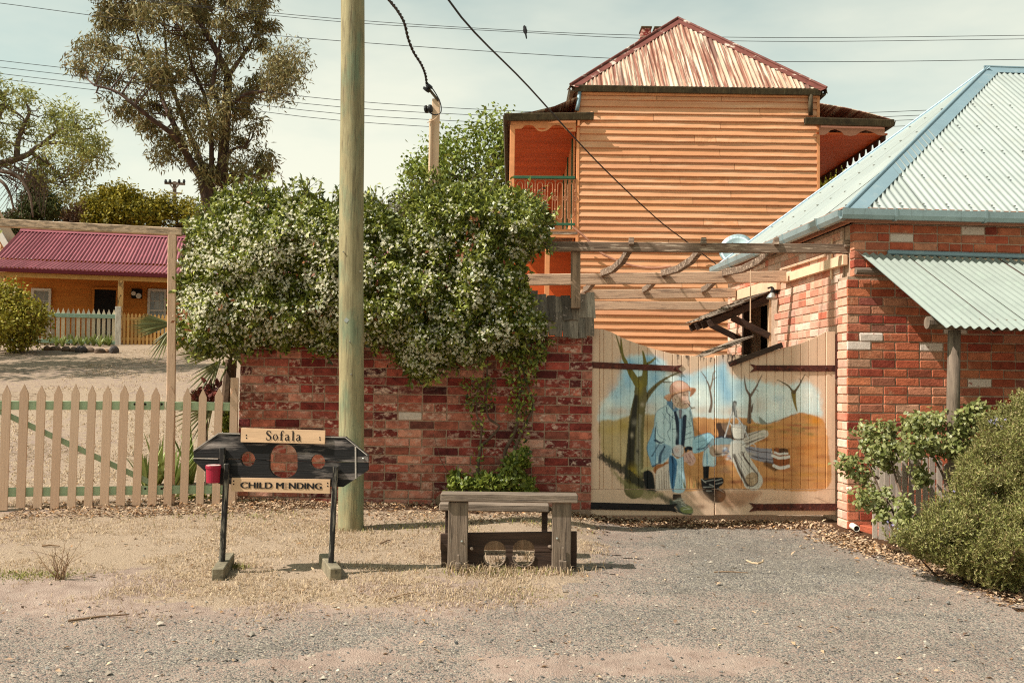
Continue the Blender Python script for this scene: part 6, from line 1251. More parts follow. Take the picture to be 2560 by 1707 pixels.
slB = (CW * 3.1 + ZV * (zrid - zbrk)).normalized(); slN = (-CW * (zrid - zbrk) + ZV * 3.1).normalized(); slL = math.hypot(3.1, zrid - zbrk)
corr(cot, M_red_roof, CP(cuL, 1.5, zbrk), CU, slB, slN, 0, cuR - cuL, lambda x: 0, lambda x: slL, amp=.026, pitch=.11, seg=6, rows=1)
corr(cot, M_red_roof, CP(cuL, 7.7, zbrk) + CU * (cuR - cuL), -CU, (-CW * 3.1 + ZV * (zrid - zbrk)).normalized(), (CW * (zrid - zbrk) + ZV * 3.1).normalized(), 0, cuR - cuL, lambda x: 0, lambda x: slL, amp=.026, pitch=.11, seg=6, rows=1)
vB_ = (CW * 1.72 + ZV * (zbrk - zgut - .1)).normalized(); vN_ = (-CW * (zbrk - zgut - .1) + ZV * 1.72).normalized(); vL_ = math.hypot(1.72, zbrk - zgut - .1)
corr(cot, M_red_roof, CP(cuL - .05, -.2, zgut + .07), CU, vB_, vN_, 0, cuR - cuL, lambda x: 0, lambda x: vL_, amp=.024, pitch=.11, seg=6, rows=2, jag=.02, name='verandah_sheet')
part('ridge_capping', cap(MB(), CP(cuL - .05, 4.6, zrid + .03), CP(cuR, 4.6, zrid + .03), -slB, (CW * 3.1 - ZV * (zrid - zbrk)), .2, roll=.03), M_red_roof, cot)
part('barge_board', MB().beam(CP(cuL - .02, 1.5, zbrk - .06), CP(cuL - .02, 4.6, zrid - .06), .03, .16), M_red_gut, cot)
part('gutter', MB().beam(CP(cuL - .05, -.24, zgut), CP(cuR, -.24, zgut - .02), .11, .11), M_red_gut, cot)
part('verandah_beam', MB().beam(CP(cuL, -.06, zgut - .12), CP(cuR, -.06, zgut - .13), .09, .13), M_ylwpicket, cot)
pc = ch_(*zc(1395, 800)); 
for u_ in (pc[0], ch_(*zc(5, 700))[0], pc[0] + 3.6, pc[0] + 7.2): part('verandah_post', MB().box(CP(u_, -.06, (zgut - .18 + zgr) / 2 - .1), (.15, .12, zgut - .18 - zgr + .2), RC, .01), M_cpost, cot)
def cwin(x0, y0, x1, y1, cols, nm='window', dark=False):
    a, b = ch_(*zc(x0, y1), 1.74), ch_(*zc(x1, y0), 1.74); w_, h_ = b[0] - a[0], b[1] - a[1]; h2 = 1.35
    f = part('window', MB().box(CP(a[0] + .03, 1.72, b[1] - h2 / 2), (.07, .06, h2), RC).box(CP(b[0] - .03, 1.72, b[1] - h2 / 2), (.07, .06, h2), RC).box(CP((a[0] + b[0]) / 2, 1.72, b[1] - .03), (w_, .065, .07), RC).box(CP((a[0] + b[0]) / 2, 1.715, b[1] - h2 / 2), (w_, .06, .05), RC).box(CP((a[0] + b[0]) / 2, 1.70, b[1] - h2), (w_ + .1, .12, .06), RC), M_wframe, cot)
    for i in range(cols):
        for j in range(4):
            pw2 = (w_ - .14) / cols; ph2 = (h2 - .14) / 4; part('pane', MB().box(CP(a[0] + .07 + pw2 * (i + .5), 1.752, b[1] - .07 - ph2 * (j + .5)), (pw2 - .022, .01, ph2 - .022), RC), M_glass, f)
    part('glazing_bars', MB().box(CP((a[0] + b[0]) / 2, 1.765, b[1] - h2 / 2), (w_ - .05, .01, h2 - .02), RC), M_wframe, f)
cwin(358, 748, 592, 1000, 3); cwin(1702, 755, 1920, 990, 3)
a, b = ch_(*zc(1085, 1100), 1.74), ch_(*zc(1340, 762), 1.74)
dr = part('door', MB().box(CP((a[0] + b[0]) / 2, 1.72, (b[1] + zgr) / 2), (b[0] - a[0], .05, b[1] - zgr), RC), M_dark, cot)
part('door_frame', MB().box(CP(a[0] - .04, 1.71, (b[1] + zgr) / 2), (.07, .07, b[1] - zgr), RC).box(CP(b[0] + .04, 1.71, (b[1] + zgr) / 2), (.07, .07, b[1] - zgr), RC).box(CP((a[0] + b[0]) / 2, 1.712, b[1] + .035), (b[0] - a[0] + .16, .068, .07), RC), M_cwall, dr)
a, b = ch_(*zc(1518, 858), 1.7), ch_(*zc(1640, 752), 1.7); mx_ = part('meter_box', MB().box(CP((a[0] + b[0]) / 2, 1.66, (a[1] + b[1]) / 2), (b[0] - a[0], .18, b[1] - a[1]), RC, .01), M_dark, cot)
for q, r0 in (((1540, 800), .07), ((1598, 828), .085)): c_ = ch_(*zc(*q), 1.57); part('meter_dial', MB().lathe([(r0, 0), (r0 * .95, .02), (.02, .022)], CP(c_[0], 1.568, c_[1]), -CW, 12), M_wframe, mx_)
part('verandah_floor', MB().box(CP((cuL + cuR) / 2, .8, zgr - .02), (cuR - cuL, 1.9, .1), RC), M_old_beam, cot)
# neighbour's gable at the frame's left edge
nb = P(*zc(60, 300), 33); nh = root('neighbour_house', 'pale weatherboard gable end peeping in at the left edge beyond the red roof', 'house', Vector((nb.x - 3, 34, G(nb.x - 3, 34))))
n0 = P(*zc(115, 275), 33); n1_ = P(*zc(-10, 60), 33); ns_ = (n1_.z - n0.z) / (n0.x - n1_.x); nap = Vector((n0.x - 4, 33, n0.z + 4 * ns_)); nf = n0.z - .1
part('gable_wall', MB().prism([(n0.x - .2, nf - 4), (n0.x - .2, nf - .12), (nap.x, nap.z - .3), (n0.x - 7.8, nf - .12), (n0.x - 7.8, nf - 4)], (0, 33.1, 0), (1, 0, 0), ZV, (0, 1, 0), .5), M_cream_paint, nh)
for k in range(22):
    zz = nf - 1.5 + k * .15; hw_ = 3.75 if zz < nf else 3.75 - (zz - nf) / ns_
    if hw_ > .2: part('weatherboard', MB().box((nap.x, 33.07, zz), (2 * hw_, .02, .155), Matrix.Rotation(-.12, 3, 'X')), M_cream_paint, nh)
part('roof', MB().beam((n0.x + .1, 36, n0.z - .1), (nap.x, 36, nap.z - .02), 6.6, .06, up=(0, -1, 0)) if False else MB().add([(n0.x + .1, 32.8, n0.z - .06), (nap.x, 32.8, nap.z), (nap.x, 33.7, nap.z), (n0.x + .1, 33.7, n0.z - .06), (n0.x + .1, 32.8, n0.z + .02), (nap.x, 32.8, nap.z + .09), (nap.x, 33.7, nap.z + .09), (n0.x + .1, 33.7, n0.z + .02)], [(0, 1, 2, 3), (7, 6, 5, 4), (0, 4, 5, 1), (3, 2, 6, 7), (0, 3, 7, 4)]).add([(2 * nap.x - n0.x - .1, 32.8, n0.z - .06), (nap.x - .001, 32.8, nap.z), (nap.x - .001, 33.7, nap.z), (2 * nap.x - n0.x - .1, 33.7, n0.z - .06), (2 * nap.x - n0.x - .1, 32.8, n0.z + .02), (nap.x - .001, 32.8, nap.z + .09), (nap.x - .001, 33.7, nap.z + .09), (2 * nap.x - n0.x - .1, 33.7, n0.z + .02)], [(3, 2, 1, 0), (4, 5, 6, 7), (1, 5, 4, 0), (7, 6, 2, 3), (4, 7, 3, 0)]), M_cream_paint, nh)
part('barge_board', MB().beam((n0.x + .08, 32.76, n0.z - .08), (nap.x, 32.76, nap.z - .02), .05, .2, up=(0, 0, 1)), M_wframe, nh)
# the cottage's own fences
cg = Gp(*zc(1400, 1392)); fQ = Vector(cg); cf0 = fQ + CU * -3.0
def fhit(x, y): return hit(*zc(x, y), fQ, CW)
cf = root('cottage_gate_fence', 'weathered white picket fence with a teal rail before the cottage door', 'fence', Vector((cf0.x, cf0.y, G(cf0.x, cf0.y))))
wpk = [picket_mesh(M_oldpicket, .13) for _ in range(3)]; ypk = [picket_mesh(M_ylwpicket, .07) for _ in range(3)]
def put_c(parent, x, yt, yb, wpx, me, off=0.0):
    t, b = fhit(x, yt) + CW * off, fhit(x, yb) + CW * off; L = (t - b).length; piece('picket', me, parent, frame(b, CU, CW, (t - b).normalized(), wpx / 4.611 / FPX * b.y, 1.2, L))
for k in range(-9, 14): put_c(cf, 548 + 58.5 * k, 962 + 1.7 * k, 1392, 37, wpk[k % 3])
part('rail', MB().beam(fhit(0, 1035) - CW * .03, fhit(1340, 1068) - CW * .03, .05, .11), M_teal, cf); part('rail', MB().beam(fhit(0, 1335) - CW * .03, fhit(1330, 1372) - CW * .03, .05, .10), M_teal, cf)
part('gate_post', MB().beam(fhit(1362, 1400), fhit(1364, 952), .15, .13, up=CW), M_oldpicket, cf)
cf2 = root('cottage_side_fence', 'low ochre picket fence to the right of the cottage gate post', 'fence', Vector((fQ.x + 2, fQ.y + .4, G(fQ.x + 2, fQ.y))))
for k in range(22): put_c(cf2, 1430 + 44 * k, 1022 + 1.6 * k, 1402 + .6 * k, 25, ypk[k % 3])
part('rail', MB().beam(fhit(1400, 1090) + CW * .05, fhit(2370, 1125) + CW * .05, .05, .08), M_ylwpicket, cf2); part('rail', MB().beam(fhit(1400, 1320) + CW * .05, fhit(2370, 1335) + CW * .05, .05, .08), M_ylwpicket, cf2)

# ================================================================== ROCKS
def rock(name, c, r, m, label, group=None, seed=0):
    rr = np.random.default_rng(seed); bmx = bmesh.new(); bmesh.ops.create_icosphere(bmx, subdivisions=2, radius=1)
    for v in bmx.verts:
        k = 0.75 + .5 * float(fbm(v.co.x * 1.2 + seed, v.co.y * 1.2, v.co.z * 1.2 + 3)); v.co = Vector((v.co.x * r[0] * k, v.co.y * r[1] * k, v.co.z * r[2] * k))
    me = bpy.data.meshes.new(name); bmx.to_mesh(me); bmx.free(); me.materials.append(m); o = obj(name, me); o.location = Vector(c) + ZV * r[2] * .45; o.rotation_euler = (0, 0, rr.uniform(0, 6)); ORG[o.name] = Vector(c); _tag(o, label, 'rock', group, None); return o
M_rock = mat('brown_fieldstone', [S(120, 96, 76), S(98, 80, 66), S(146, 112, 84)], (.6, 1.3), 5, bump=.6, bscale=14)
M_rockdark = mat('dark_bluestone', [S(74, 66, 62)], (.6, 1.3), 5, bump=.6, bscale=14)
M_rockpink = mat('pink_broken_brick', [S(206, 144, 112)], (.8, 1.15), 12, bump=.4, bscale=30)
for k, (x, y, w, h, dk) in enumerate([(935, 1462, .34, .16, 1), (1312, 1470, .32, .17, 1), (640, 1440, .30, .12, 0), (760, 1448, .28, .12, 0), (850, 1452, .24, .12, 0), (1040, 1460, .26, .12, 0), (1150, 1470, .30, .12, 0), (1230, 1466, .20, .09, 0), (540, 1440, .26, .12, 0)]):
    g_ = Gp(*zc(x, y + 16)); lb_ = {0: 'dark stone in the garden edging in front of the strap-leaved plants', 1: 'rounded dark stone at the right end of the garden edging'}.get(k, 'brown stone edging the garden bed below the cottage fence')
    rock('garden_stone', Vector((g_.x, g_.y, G(g_.x, g_.y))), (w * .5, w * .38, h * .75), M_rockdark if dk else M_rock, lb_, 'stones edging the cottage garden bed', k + 1)
def at_wall(px, py, D): p = P(px, py, D); return Vector((p.x, D, G(p.x, D)))
rock('stone', at_wall(*zb(290, 190), 9.7), (.17, .1, .09), M_rock, 'grey-brown stone at the foot of the brick wall behind the bench', None, 31)
rock('broken_brick', at_wall(*zb(530, 190), 9.62), (.13, .08, .11), M_rockpink, 'pale pink lump of broken brick by the foot of the vine', None, 33)

# ================================================================== LEAF CLOUDS
def runit(n): v = rng.normal(size=(n, 3)); return v / np.linalg.norm(v, axis=1, keepdims=True)
def norm(v): return v / (np.linalg.norm(v, axis=1, keepdims=True) + 1e-9)
def leafquads(c, ax, nr, L, W, fold=.12, long=False):
    n = len(c); L = np.broadcast_to(L, (n,))[:, None]; W = np.broadcast_to(W, (n,))[:, None]; side = norm(np.cross(ax, nr)); nr = np.cross(side, ax)
    if not long:
        v = np.stack([c, c + ax * L * .45 + side * W * .5 + nr * W * fold, c + ax * L, c + ax * L * .45 - side * W * .5 + nr * W * fold], 1).reshape(-1, 3)
        return v, np.arange(4 * n).reshape(n, 4)
    v = np.stack([c, c + ax * L * .25 + side * W * .38 + nr * W * fold, c + ax * L * .6 + side * W * .46 + nr * W * fold, c + ax * L - nr * W * .25, c + ax * L * .6 - side * W * .46 + nr * W * fold, c + ax * L * .25 - side * W * .38 + nr * W * fold, c + ax * L * .3, c + ax * L * .65], 1).reshape(-1, 3)
    b = np.arange(n)[:, None, None] * 8; f = (b + np.array([[0, 1, 2, 7], [0, 7, 4, 5], [7, 2, 3, 4]])[None]).reshape(-1, 4) if False else (b + np.array([[0, 6, 2, 1], [6, 7, 3, 2], [0, 5, 4, 6], [6, 4, 3, 7]])[None]).reshape(-1, 4)
    return v, f
def shell(poly_px, D, T, Rr, n, lumps=.25, lscale=3.0, inner=.25, seed=0, fine=.9):
    """points through a plant mass whose outline is known, thick in the middle, lumpy in front"""
    q = np.array(poly_px, float); lo, hi = q.min(0), q.max(0); out = []; tot = 0
    while tot < n:
        x = rng.uniform(lo[0], hi[0], n * 2); y = rng.uniform(lo[1], hi[1], n * 2); d0 = (fbm(x / 26, y / 26, seed) - .5) * 40
        ok = inpoly(x + d0, y + d0 * .7, q); x, y = x[ok], y[ok]; out.append(np.stack([x, y], 1)); tot += len(x)
    xy = np.concatenate(out)[:n]; x, y = xy[:, 0], xy[:, 1]; d = edgedist(x, y, q) / FPX * D
    h = T * np.sqrt(np.clip(1 - (1 - np.minimum(d / Rr, 1)) ** 2, 0.02, 1)); X = (x - 1280) / FPX * D; Zz = (957 - y) / FPX * D
    h = h + lumps * np.minimum(d / Rr * 2, 1) * (2 * (fbm(X * lscale, Zz * lscale, seed + 3, 3) - .5) + fine * (vnoise(X * lscale * 3.3, Zz * lscale * 3.3, seed + 9) - .5))
    u = rng.random(n); yy = np.where(u < 1 - inner, D - h * (1 - .22 * rng.random(n) ** 2), D + h * (rng.random(n) * 2 - 1))
    pts = np.empty((n, 3)); F_, R_, U_ = np.array(_F), np.array(_R), np.array(_UP)
    dirs = F_[None] + R_[None] * ((x - 1280) / FPX)[:, None] + U_[None] * ((853.5 - y) / FPX)[:, None]
    pts = np.array(CAM)[None] + dirs * (yy / dirs[:, 1])[:, None]
    return pts, (yy - D) / np.maximum(h, .05)
def ico_star(c, ax, r, npet=5):
    """five-petalled flowers"""
    n = len(c); a = norm(np.cross(ax, runit(n))); b = np.cross(ax, a); vs = []; r = np.broadcast_to(r, (n,))[:, None]
    for k in range(npet):
        t = 2 * math.pi * k / npet; d = a * math.cos(t) + b * math.sin(t); s_ = -a * math.sin(t) + b * math.cos(t)
        vs += [c, c + d * r * .7 + s_ * r * .30 + ax * r * .1, c + d * r + ax * r * .04 + s_ * r * .12, c + d * r * .62 - s_ * r * .14 + ax * r * .1]
    v = np.stack(vs, 1).reshape(-1, 3); return v, np.arange(len(v)).reshape(-1, 4)

# ------------------------------------------------------------------ the jasmine over the wall
JP = [z5(*q) for q in [(10, 940), (-2, 800), (0, 690), (18, 560), (60, 470), (90, 400), (62, 300), (110, 250), (200, 225), (245, 120), (330, 95), (420, 85), (520, 82), (600, 92), (650, 110), (700, 150), (745, 105), (770, 82), (820, 130), (880, 150), (950, 160), (1040, 110), (1120, 112), (1180, 140), (1250, 190), (1310, 262), (1365, 280), (1395, 200), (1375, 120), (1450, 80), (1540, 42), (1640, 45), (1740, 60), (1830, 58), (1900, 72), (1990, 82), (2070, 108), (2135, 140), (2180, 210), (2205, 290), (2205, 380), (2150, 430), (2070, 445), (2050, 520), (2052, 640), (2100, 760), (2150, 850), (2190, 905), (2165, 960), (2080, 975), (2010, 1000), (1950, 1010), (1880, 1050), (1780, 1070), (1700, 1105), (1640, 1085), (1560, 1120), (1500, 1185), (1435, 1195), (1370, 1170), (1310, 1090), (1280, 1000), (1180, 985), (1060, 950), (960, 960), (930, 1030), (850, 1050), (820, 985), (740, 965), (640, 1020), (560, 985), (470, 1000), (380, 1030), (270, 1050), (150, 1035), (50, 1000)]]
jas = root('jasmine', 'dense star jasmine in white flower sprawling over the brick wall', 'climbing plant', Vector((-1.0, 9.9, G(-1, 9.8))))
JD = 9.86
pts, dep = shell(JP, JD, .62, .50, 42000, lumps=.30, lscale=3.2, inner=.36, seed=2)
ax = norm(runit(len(pts)) + np.array([0.1, -.55, .12])); nr = norm(runit(len(pts)) * .8 + np.array([-.25, -.55, .75]))
v, f = leafquads(pts, ax, nr, rng.uniform(.038, .074, len(pts)), rng.uniform(.019, .034, len(pts))); nppart('foliage', v, f, M_jas_leaf, jas, 'stuff')
ip_, _ = shell(JP, JD, .10, .30, 15000, lumps=.02, inner=1.0, seed=2); v, f = leafquads(ip_, norm(runit(len(ip_)) + np.array([0, 0, -.4])), norm(runit(len(ip_)) * .6 + np.array([0, -1, .2])), rng.uniform(.05, .085, len(ip_)), rng.uniform(.035, .055, len(ip_))); nppart('inner_foliage', v, f, M_jas_leaf, jas, 'stuff')
# flower clusters, thick on the left and along the hanging skirts
cp, _ = shell(JP, JD, .66, .50, 3000, lumps=.30, lscale=3.2, inner=0, seed=2)
px_ = 1280 + cp[:, 0] / cp[:, 1] * FPX; py_ = 957 - (cp[:, 2] - 1.75) / cp[:, 1] * FPX
dens = np.where(px_ < 910, .98, .40) * np.clip((py_ - 480) / 130, .18, 1) * np.where(fbm(px_ / 34, py_ / 34, 4) > .42, 1, .35); dens = np.where((px_ > 910) & (py_ > 830), .95, dens)
cp = cp[rng.random(len(cp)) < dens]; k = rng.integers(3, 9, len(cp)); fc = np.repeat(cp, k, 0) + rng.normal(size=(k.sum(), 3)) * np.array([.030, .022, .026]); fc[:, 1] -= .03
v, f = ico_star(fc, norm(runit(len(fc)) * .7 + np.array([-.3, -.9, .25])), rng.uniform(.0105, .018, len(fc))); nppart('flowers', v, f, M_white_flower, jas, 'stuff'); print('flowers', len(fc))
wl_, _ = shell(JP, JD, .66, .5, 140, inner=0, seed=2)
for cx_, cy_ in ((825, 770), (1195, 610), (1180, 800), (30, 800), (60, 870), (1690, 440), (1740, 280), (700, 325)): 
    b_ = np.array(P(*z5(cx_, cy_), JD - .6)); wl_ = np.concatenate([wl_, b_ + rng.normal(size=(10, 3)) * np.array([.03, .03, .06])])
v, f = leafquads(wl_, norm(runit(len(wl_)) + np.array([0, -.3, -.9])), runit(len(wl_)), .055, .028); nppart('withered_leaves', v, f, M_jas_red, jas, 'stuff')
# new shoots above the top
sp = []; mb = MB()
for x_, y_, ln in ((245, 120, 110), (520, 80, 30), (590, 90, 60), (770, 75, 70), (545, 80, 95), (635, 90, 120), (950, 130, 70), (1170, 130, 40), (1560, 42, 50), (1760, 60, 30), (850, 140, 40), (2130, 140, 40), (680, 130, 40)):
    a = P(*z5(x_, y_ + 30), JD - .1); b = P(*z5(x_ + random.uniform(-22, 22), y_ - ln), JD - .05); q_ = [a.lerp(b, t) + Vector((random.uniform(-.02, .02), 0, 0)) for t in np.linspace(0, 1, 6)]; mb.tube(q_, [.005, .004, .004, .003, .003, .002], 5)
    nl = 3 if ln > 90 and x_ > 500 else 9
    for t in rng.random(nl): sp.append(np.array(a.lerp(b, float(t))))
part('shoots', mb, M_stem, jas, kind='stuff'); sp = np.array(sp); v, f = leafquads(sp, norm(runit(len(sp)) + np.array([0, -.2, .5])), runit(len(sp)), .05, .024); nppart('shoot_leaves', v, f, M_jas_leaf, jas, 'stuff')
# sprays breaking the outline all round
jq = np.array(JP, float); so, sa = [], []; mb = MB(); ctr_ = jq.mean(0)
for k in range(230):
    i = rng.integers(0, len(jq)); e_ = jq[i] + (jq[(i + 1) % len(jq)] - jq[i]) * rng.random(); t_ = jq[(i + 1) % len(jq)] - jq[i]; n_ = np.array([t_[1], -t_[0]]); n_ = n_ / (np.hypot(*n_) + 1e-6)
    if inpoly(np.array([e_[0] + n_[0] * 4]), np.array([e_[1] + n_[1] * 4]), jq)[0]: n_ = -n_
    down = n_[1] > .3; d_ = n_ + np.array([rng.normal() * .5, .4 if down else -.75]); d_ /= np.hypot(*d_); L_ = rng.uniform(12, 34) * (1.3 if e_[1] < 560 else .8)
    D_ = JD - rng.uniform(-.05, .3); a, b = P(*(e_ - n_ * 16), D_), P(*(e_ + d_ * L_), D_ - rng.uniform(-.05, .12)); mb.tube([a, a.lerp(b, .5) + Vector((rng.normal() * .012, 0, rng.normal() * .012)), b], [.004, .003, .0015], 4, caps=False)
    for t in np.linspace(.2, 1, rng.integers(7, 13)): so.append(np.array(a.lerp(b, float(t)))); sa.append(np.array((b - a).normalized()))
so, sa = np.array(so), np.array(sa); part('spray_stems', mb, M_stem, jas, kind='stuff')
v, f = leafquads(so, norm(sa * .55 + runit(len(so)) * .8), norm(runit(len(so)) + np.array([-.3, -.5, .5])), rng.uniform(.04, .075, len(so)), rng.uniform(.02, .032, len(so))); nppart('spray_leaves', v, f, M_jas_leaf, jas, 'stuff')
# trunks climbing the wall
def stem(name, par, pts_px, D, r0, r1, m=M_stem, conv=z5):
    q_ = catmull([list(P(*conv(*p[:2]), p[2] if len(p) > 2 else D)) for p in pts_px], 5, closed=False); n = len(q_); return part(name, MB().tube([Vector(x) for x in q_], list(np.linspace(r0, r1, n)), 7), m, par, smooth=True)
def zk(x, y): return 560 + x / 2.502, 840 + y / 2.502
for pts_, r0, r1 in (([(1775, 925), (1775, 840), (1755, 730), (1800, 640), (1830, 560), (1835, 480), (1850, 330), (1840, 180)], .022, .012), ([(1790, 900), (1800, 780), (1840, 650), (1880, 560), (1925, 470), (1930, 400), (1890, 290), (1870, 180)], .019, .011), ([(1590, 890), (1590, 800), (1610, 690), (1660, 640), (1720, 570), (1690, 540), (1650, 500), (1640, 380), (1650, 150)], .016, .009), ([(1580, 870), (1600, 700), (1610, 560), (1580, 480), (1590, 300)], .012, .008), ([(1400, 850), (1360, 780), (1340, 720), (1310, 610)], .004, .002)): stem('stem', jas, pts_, 9.80, r0, r1, conv=zk)
lp = []
for poly_, n_ in (([(1480, 260), (1700, 240), (1720, 420), (1600, 480), (1480, 440)], 190), ([(1740, 150), (1960, 120), (1960, 330), (1900, 480), (1780, 500), (1780, 330)], 360), ([(1560, 480), (1640, 480), (1640, 900), (1540, 900)], 50), ([(1800, 480), (1920, 480), (1920, 780), (1800, 760)], 70), ([(1740, 120), (2010, 20), (2020, 130), (1900, 200)], 420)):
    a_, _ = shell([zk(*q) for q in poly_], 9.80, .10, .15, n_, lumps=.05, inner=.5, seed=5); lp.append(a_)
lp = np.concatenate(lp); v, f = leafquads(lp, norm(runit(len(lp)) + np.array([0, -.5, -.3])), norm(runit(len(lp)) + np.array([-.2, -.8, .5])), rng.uniform(.035, .06, len(lp)), rng.uniform(.02, .032, len(lp))); nppart('foliage', v, f, M_jas_leaf, jas, 'stuff')
gc = root('ground_creeper', 'bright green leafy clump at the foot of the vine behind the bench', 'shrub', at_wall(*zk(1700, 970), 9.6))
M_bright = mat('bright_creeper_leaf', [S(104, 114, 40), S(140, 146, 62), S(78, 90, 32), S(120, 128, 50)], (.8, 1.2), 12, bump=0, rough=.45, spec=.4, transl=.25, var=.2)
a_, _ = shell([zk(*q) for q in [(1400, 880), (1480, 850), (1560, 900), (1640, 860), (1700, 870), (1760, 790), (1900, 680), (1910, 760), (1880, 860), (1950, 930), (1980, 1000), (1400, 1000)]], 9.62, .22, .2, 1700, lumps=.08, inner=.5, seed=9)
v, f = leafquads(a_, norm(runit(len(a_)) + np.array([0, -.4, .2])), norm(runit(len(a_)) + np.array([-.2, -.5, .8])), rng.uniform(.04, .075, len(a_)), rng.uniform(.025, .042, len(a_)), long=True); nppart('foliage', v, f, M_bright, gc, 'stuff')
for k in range(6): stem('stem', gc, [(1480 + 80 * k, 1000), (1490 + 78 * k, 930), (1500 + 76 * k, 880)], 9.64, .006, .003, conv=zk)

# ------------------------------------------------------------------ trees
def clump_tree(name, label, cat, base, poly_px, D, thick, nclump, nleaf, rc, L, W, droop, m_leaf, m_bark, limbs, twigs=1.0, group=None, twig_r=.03, seed=0, flat=1.0, skirt=None):
    t = root(name, label, cat, base, group); q = np.array(poly_px, float)
    if limbs:
        for pts_, r0, r1 in limbs:
            w = [list(P(a, b, dd)) for a, b, dd in pts_]; w = catmull(w, 5, closed=False); part('trunk' if r0 > .09 and limbs[0][0] is pts_ else 'limb', MB().tube([Vector(x) for x in w], list(np.linspace(r0, r1, len(w))), 8), m_bark, t, smooth=True)
    lo, hi = q.min(0), q.max(0); c = []
    while len(c) < nclump:
        x, y = rng.uniform(lo, hi)
        if not inpoly(np.array([x]), np.array([y]), q)[0]: continue
        d = edgedist(np.array([x]), np.array([y]), q)[0] / FPX * D
        th = min(thick, .35 + d * 1.0); c.append(np.array(P(x, y, D + rng.uniform(-th, th))))
    c = np.array(c); w_ = rng.uniform(.5, 1.5, nclump); idx = rng.choice(nclump, nleaf, p=w_ / w_.sum())
    sz = rng.uniform(.6, 1.3, nclump)[idx][:, None]; off = runit(nleaf) * (rng.random((nleaf, 1)) ** .45) * rc * sz * np.array([1, 1, flat]); p = c[idx] + off
    ax = norm(runit(nleaf) * (1 - droop * .6) + np.array([0, 0, -1.0]) * droop); nr = norm(runit(nleaf) + np.array([-.3, -.2, .4]))
    v, f = leafquads(p, ax, nr, rng.uniform(.7, 1.3, nleaf) * L, rng.uniform(.7, 1.3, nleaf) * W); nppart('crown', v, f, m_leaf, t, 'stuff')
    if twigs > 0 and limbs:
        hubs = np.array([x for pts_, r0, r1 in limbs for x in catmull([list(P(a, b, dd)) for a, b, dd in pts_], 4, closed=False)[3:]]); mb = MB()
        for cc in c[rng.random(nclump) < twigs]:
            dd = np.linalg.norm(hubs - cc, axis=1) + np.maximum(hubs[:, 2] - cc[2], 0) * 1.5; h = hubs[np.argmin(dd)]
            if np.linalg.norm(h - cc) > 7 * rc: continue
            m1 = (h * .6 + cc * .4) + np.array([0, 0, -.05]) + rng.normal(size=3) * .06 * np.linalg.norm(h - cc); mb.tube([Vector(h), Vector(m1), Vector((m1 + cc) / 2 + np.array([0, 0, .05])), Vector(cc)], [twig_r, twig_r * .7, twig_r * .5, twig_r * .3], 5, caps=False)
        if mb.v: part('branches', mb, m_bark, t, kind='stuff')
    return t
M_gum = mat('gum_leaf', [S(112, 104, 60), S(138, 124, 76), S(92, 86, 50), S(164, 148, 100), S(126, 100, 64), S(146, 134, 86), S(98, 94, 56)], (.8, 1.2), 4, bump=0, rough=.6, spec=.2, transl=.2, var=.25)
M_willow = mat('pale_olive_leaf', [S(142, 144, 72), S(166, 162, 90), S(118, 122, 62), S(180, 172, 106)], (.8, 1.2), 4, bump=0, rough=.6, spec=.2, transl=.25, var=.2)
M_olive = mat('golden_olive_leaf', [S(142, 130, 38), S(164, 146, 48), S(116, 108, 34), S(100, 96, 34)], (.8, 1.2), 4, bump=0, rough=.6, spec=.2, transl=.2, var=.2)
M_conif = mat('dark_conifer_leaf', [S(72, 80, 40), S(88, 92, 48), S(56, 62, 34)], (.8, 1.2), 4, bump=0, rough=.7, spec=.2, transl=.1, var=.2)
M_green = mat('mid_green_leaf', [S(108, 122, 42), S(134, 142, 56), S(86, 102, 36), S(148, 150, 68)], (.8, 1.2), 4, bump=0, rough=.55, spec=.25, transl=.2, var=.2)
M_brownbush = mat('brown_bush_leaf', [S(96, 66, 42), S(76, 52, 34), S(110, 84, 54)], (.8, 1.2), 4, bump=0, rough=.7, spec=.2, transl=.1, var=.2)
def dz(pts, D): return [z1(x, y) + (D + o,) for x, y, o in pts]
GD = 46
gum_poly = [z1(*q) for q in [(700, -420), (1000, -640), (1450, -660), (1750, -380), (1800, -60), (1795, 60), (1850, 130), (1790, 185), (1735, 240), (1750, 330), (1700, 440), (1740, 560), (1710, 700), (1690, 830), (1640, 900), (1700, 950), (1775, 1010), (1720, 1120), (1660, 1250), (1500, 1240), (1440, 1150), (1400, 1240), (1310, 1190), (1240, 1250), (1210, 1170), (1160, 1070), (1030, 1060), (1005, 1000), (1090, 940), (950, 930), (890, 860), (860, 760), (780, 760), (740, 720), (640, 590), (560, 550), (505, 480), (480, 330), (500, 200), (560, 220), (640, 210), (640, 120), (590, 60), (610, -80)]]
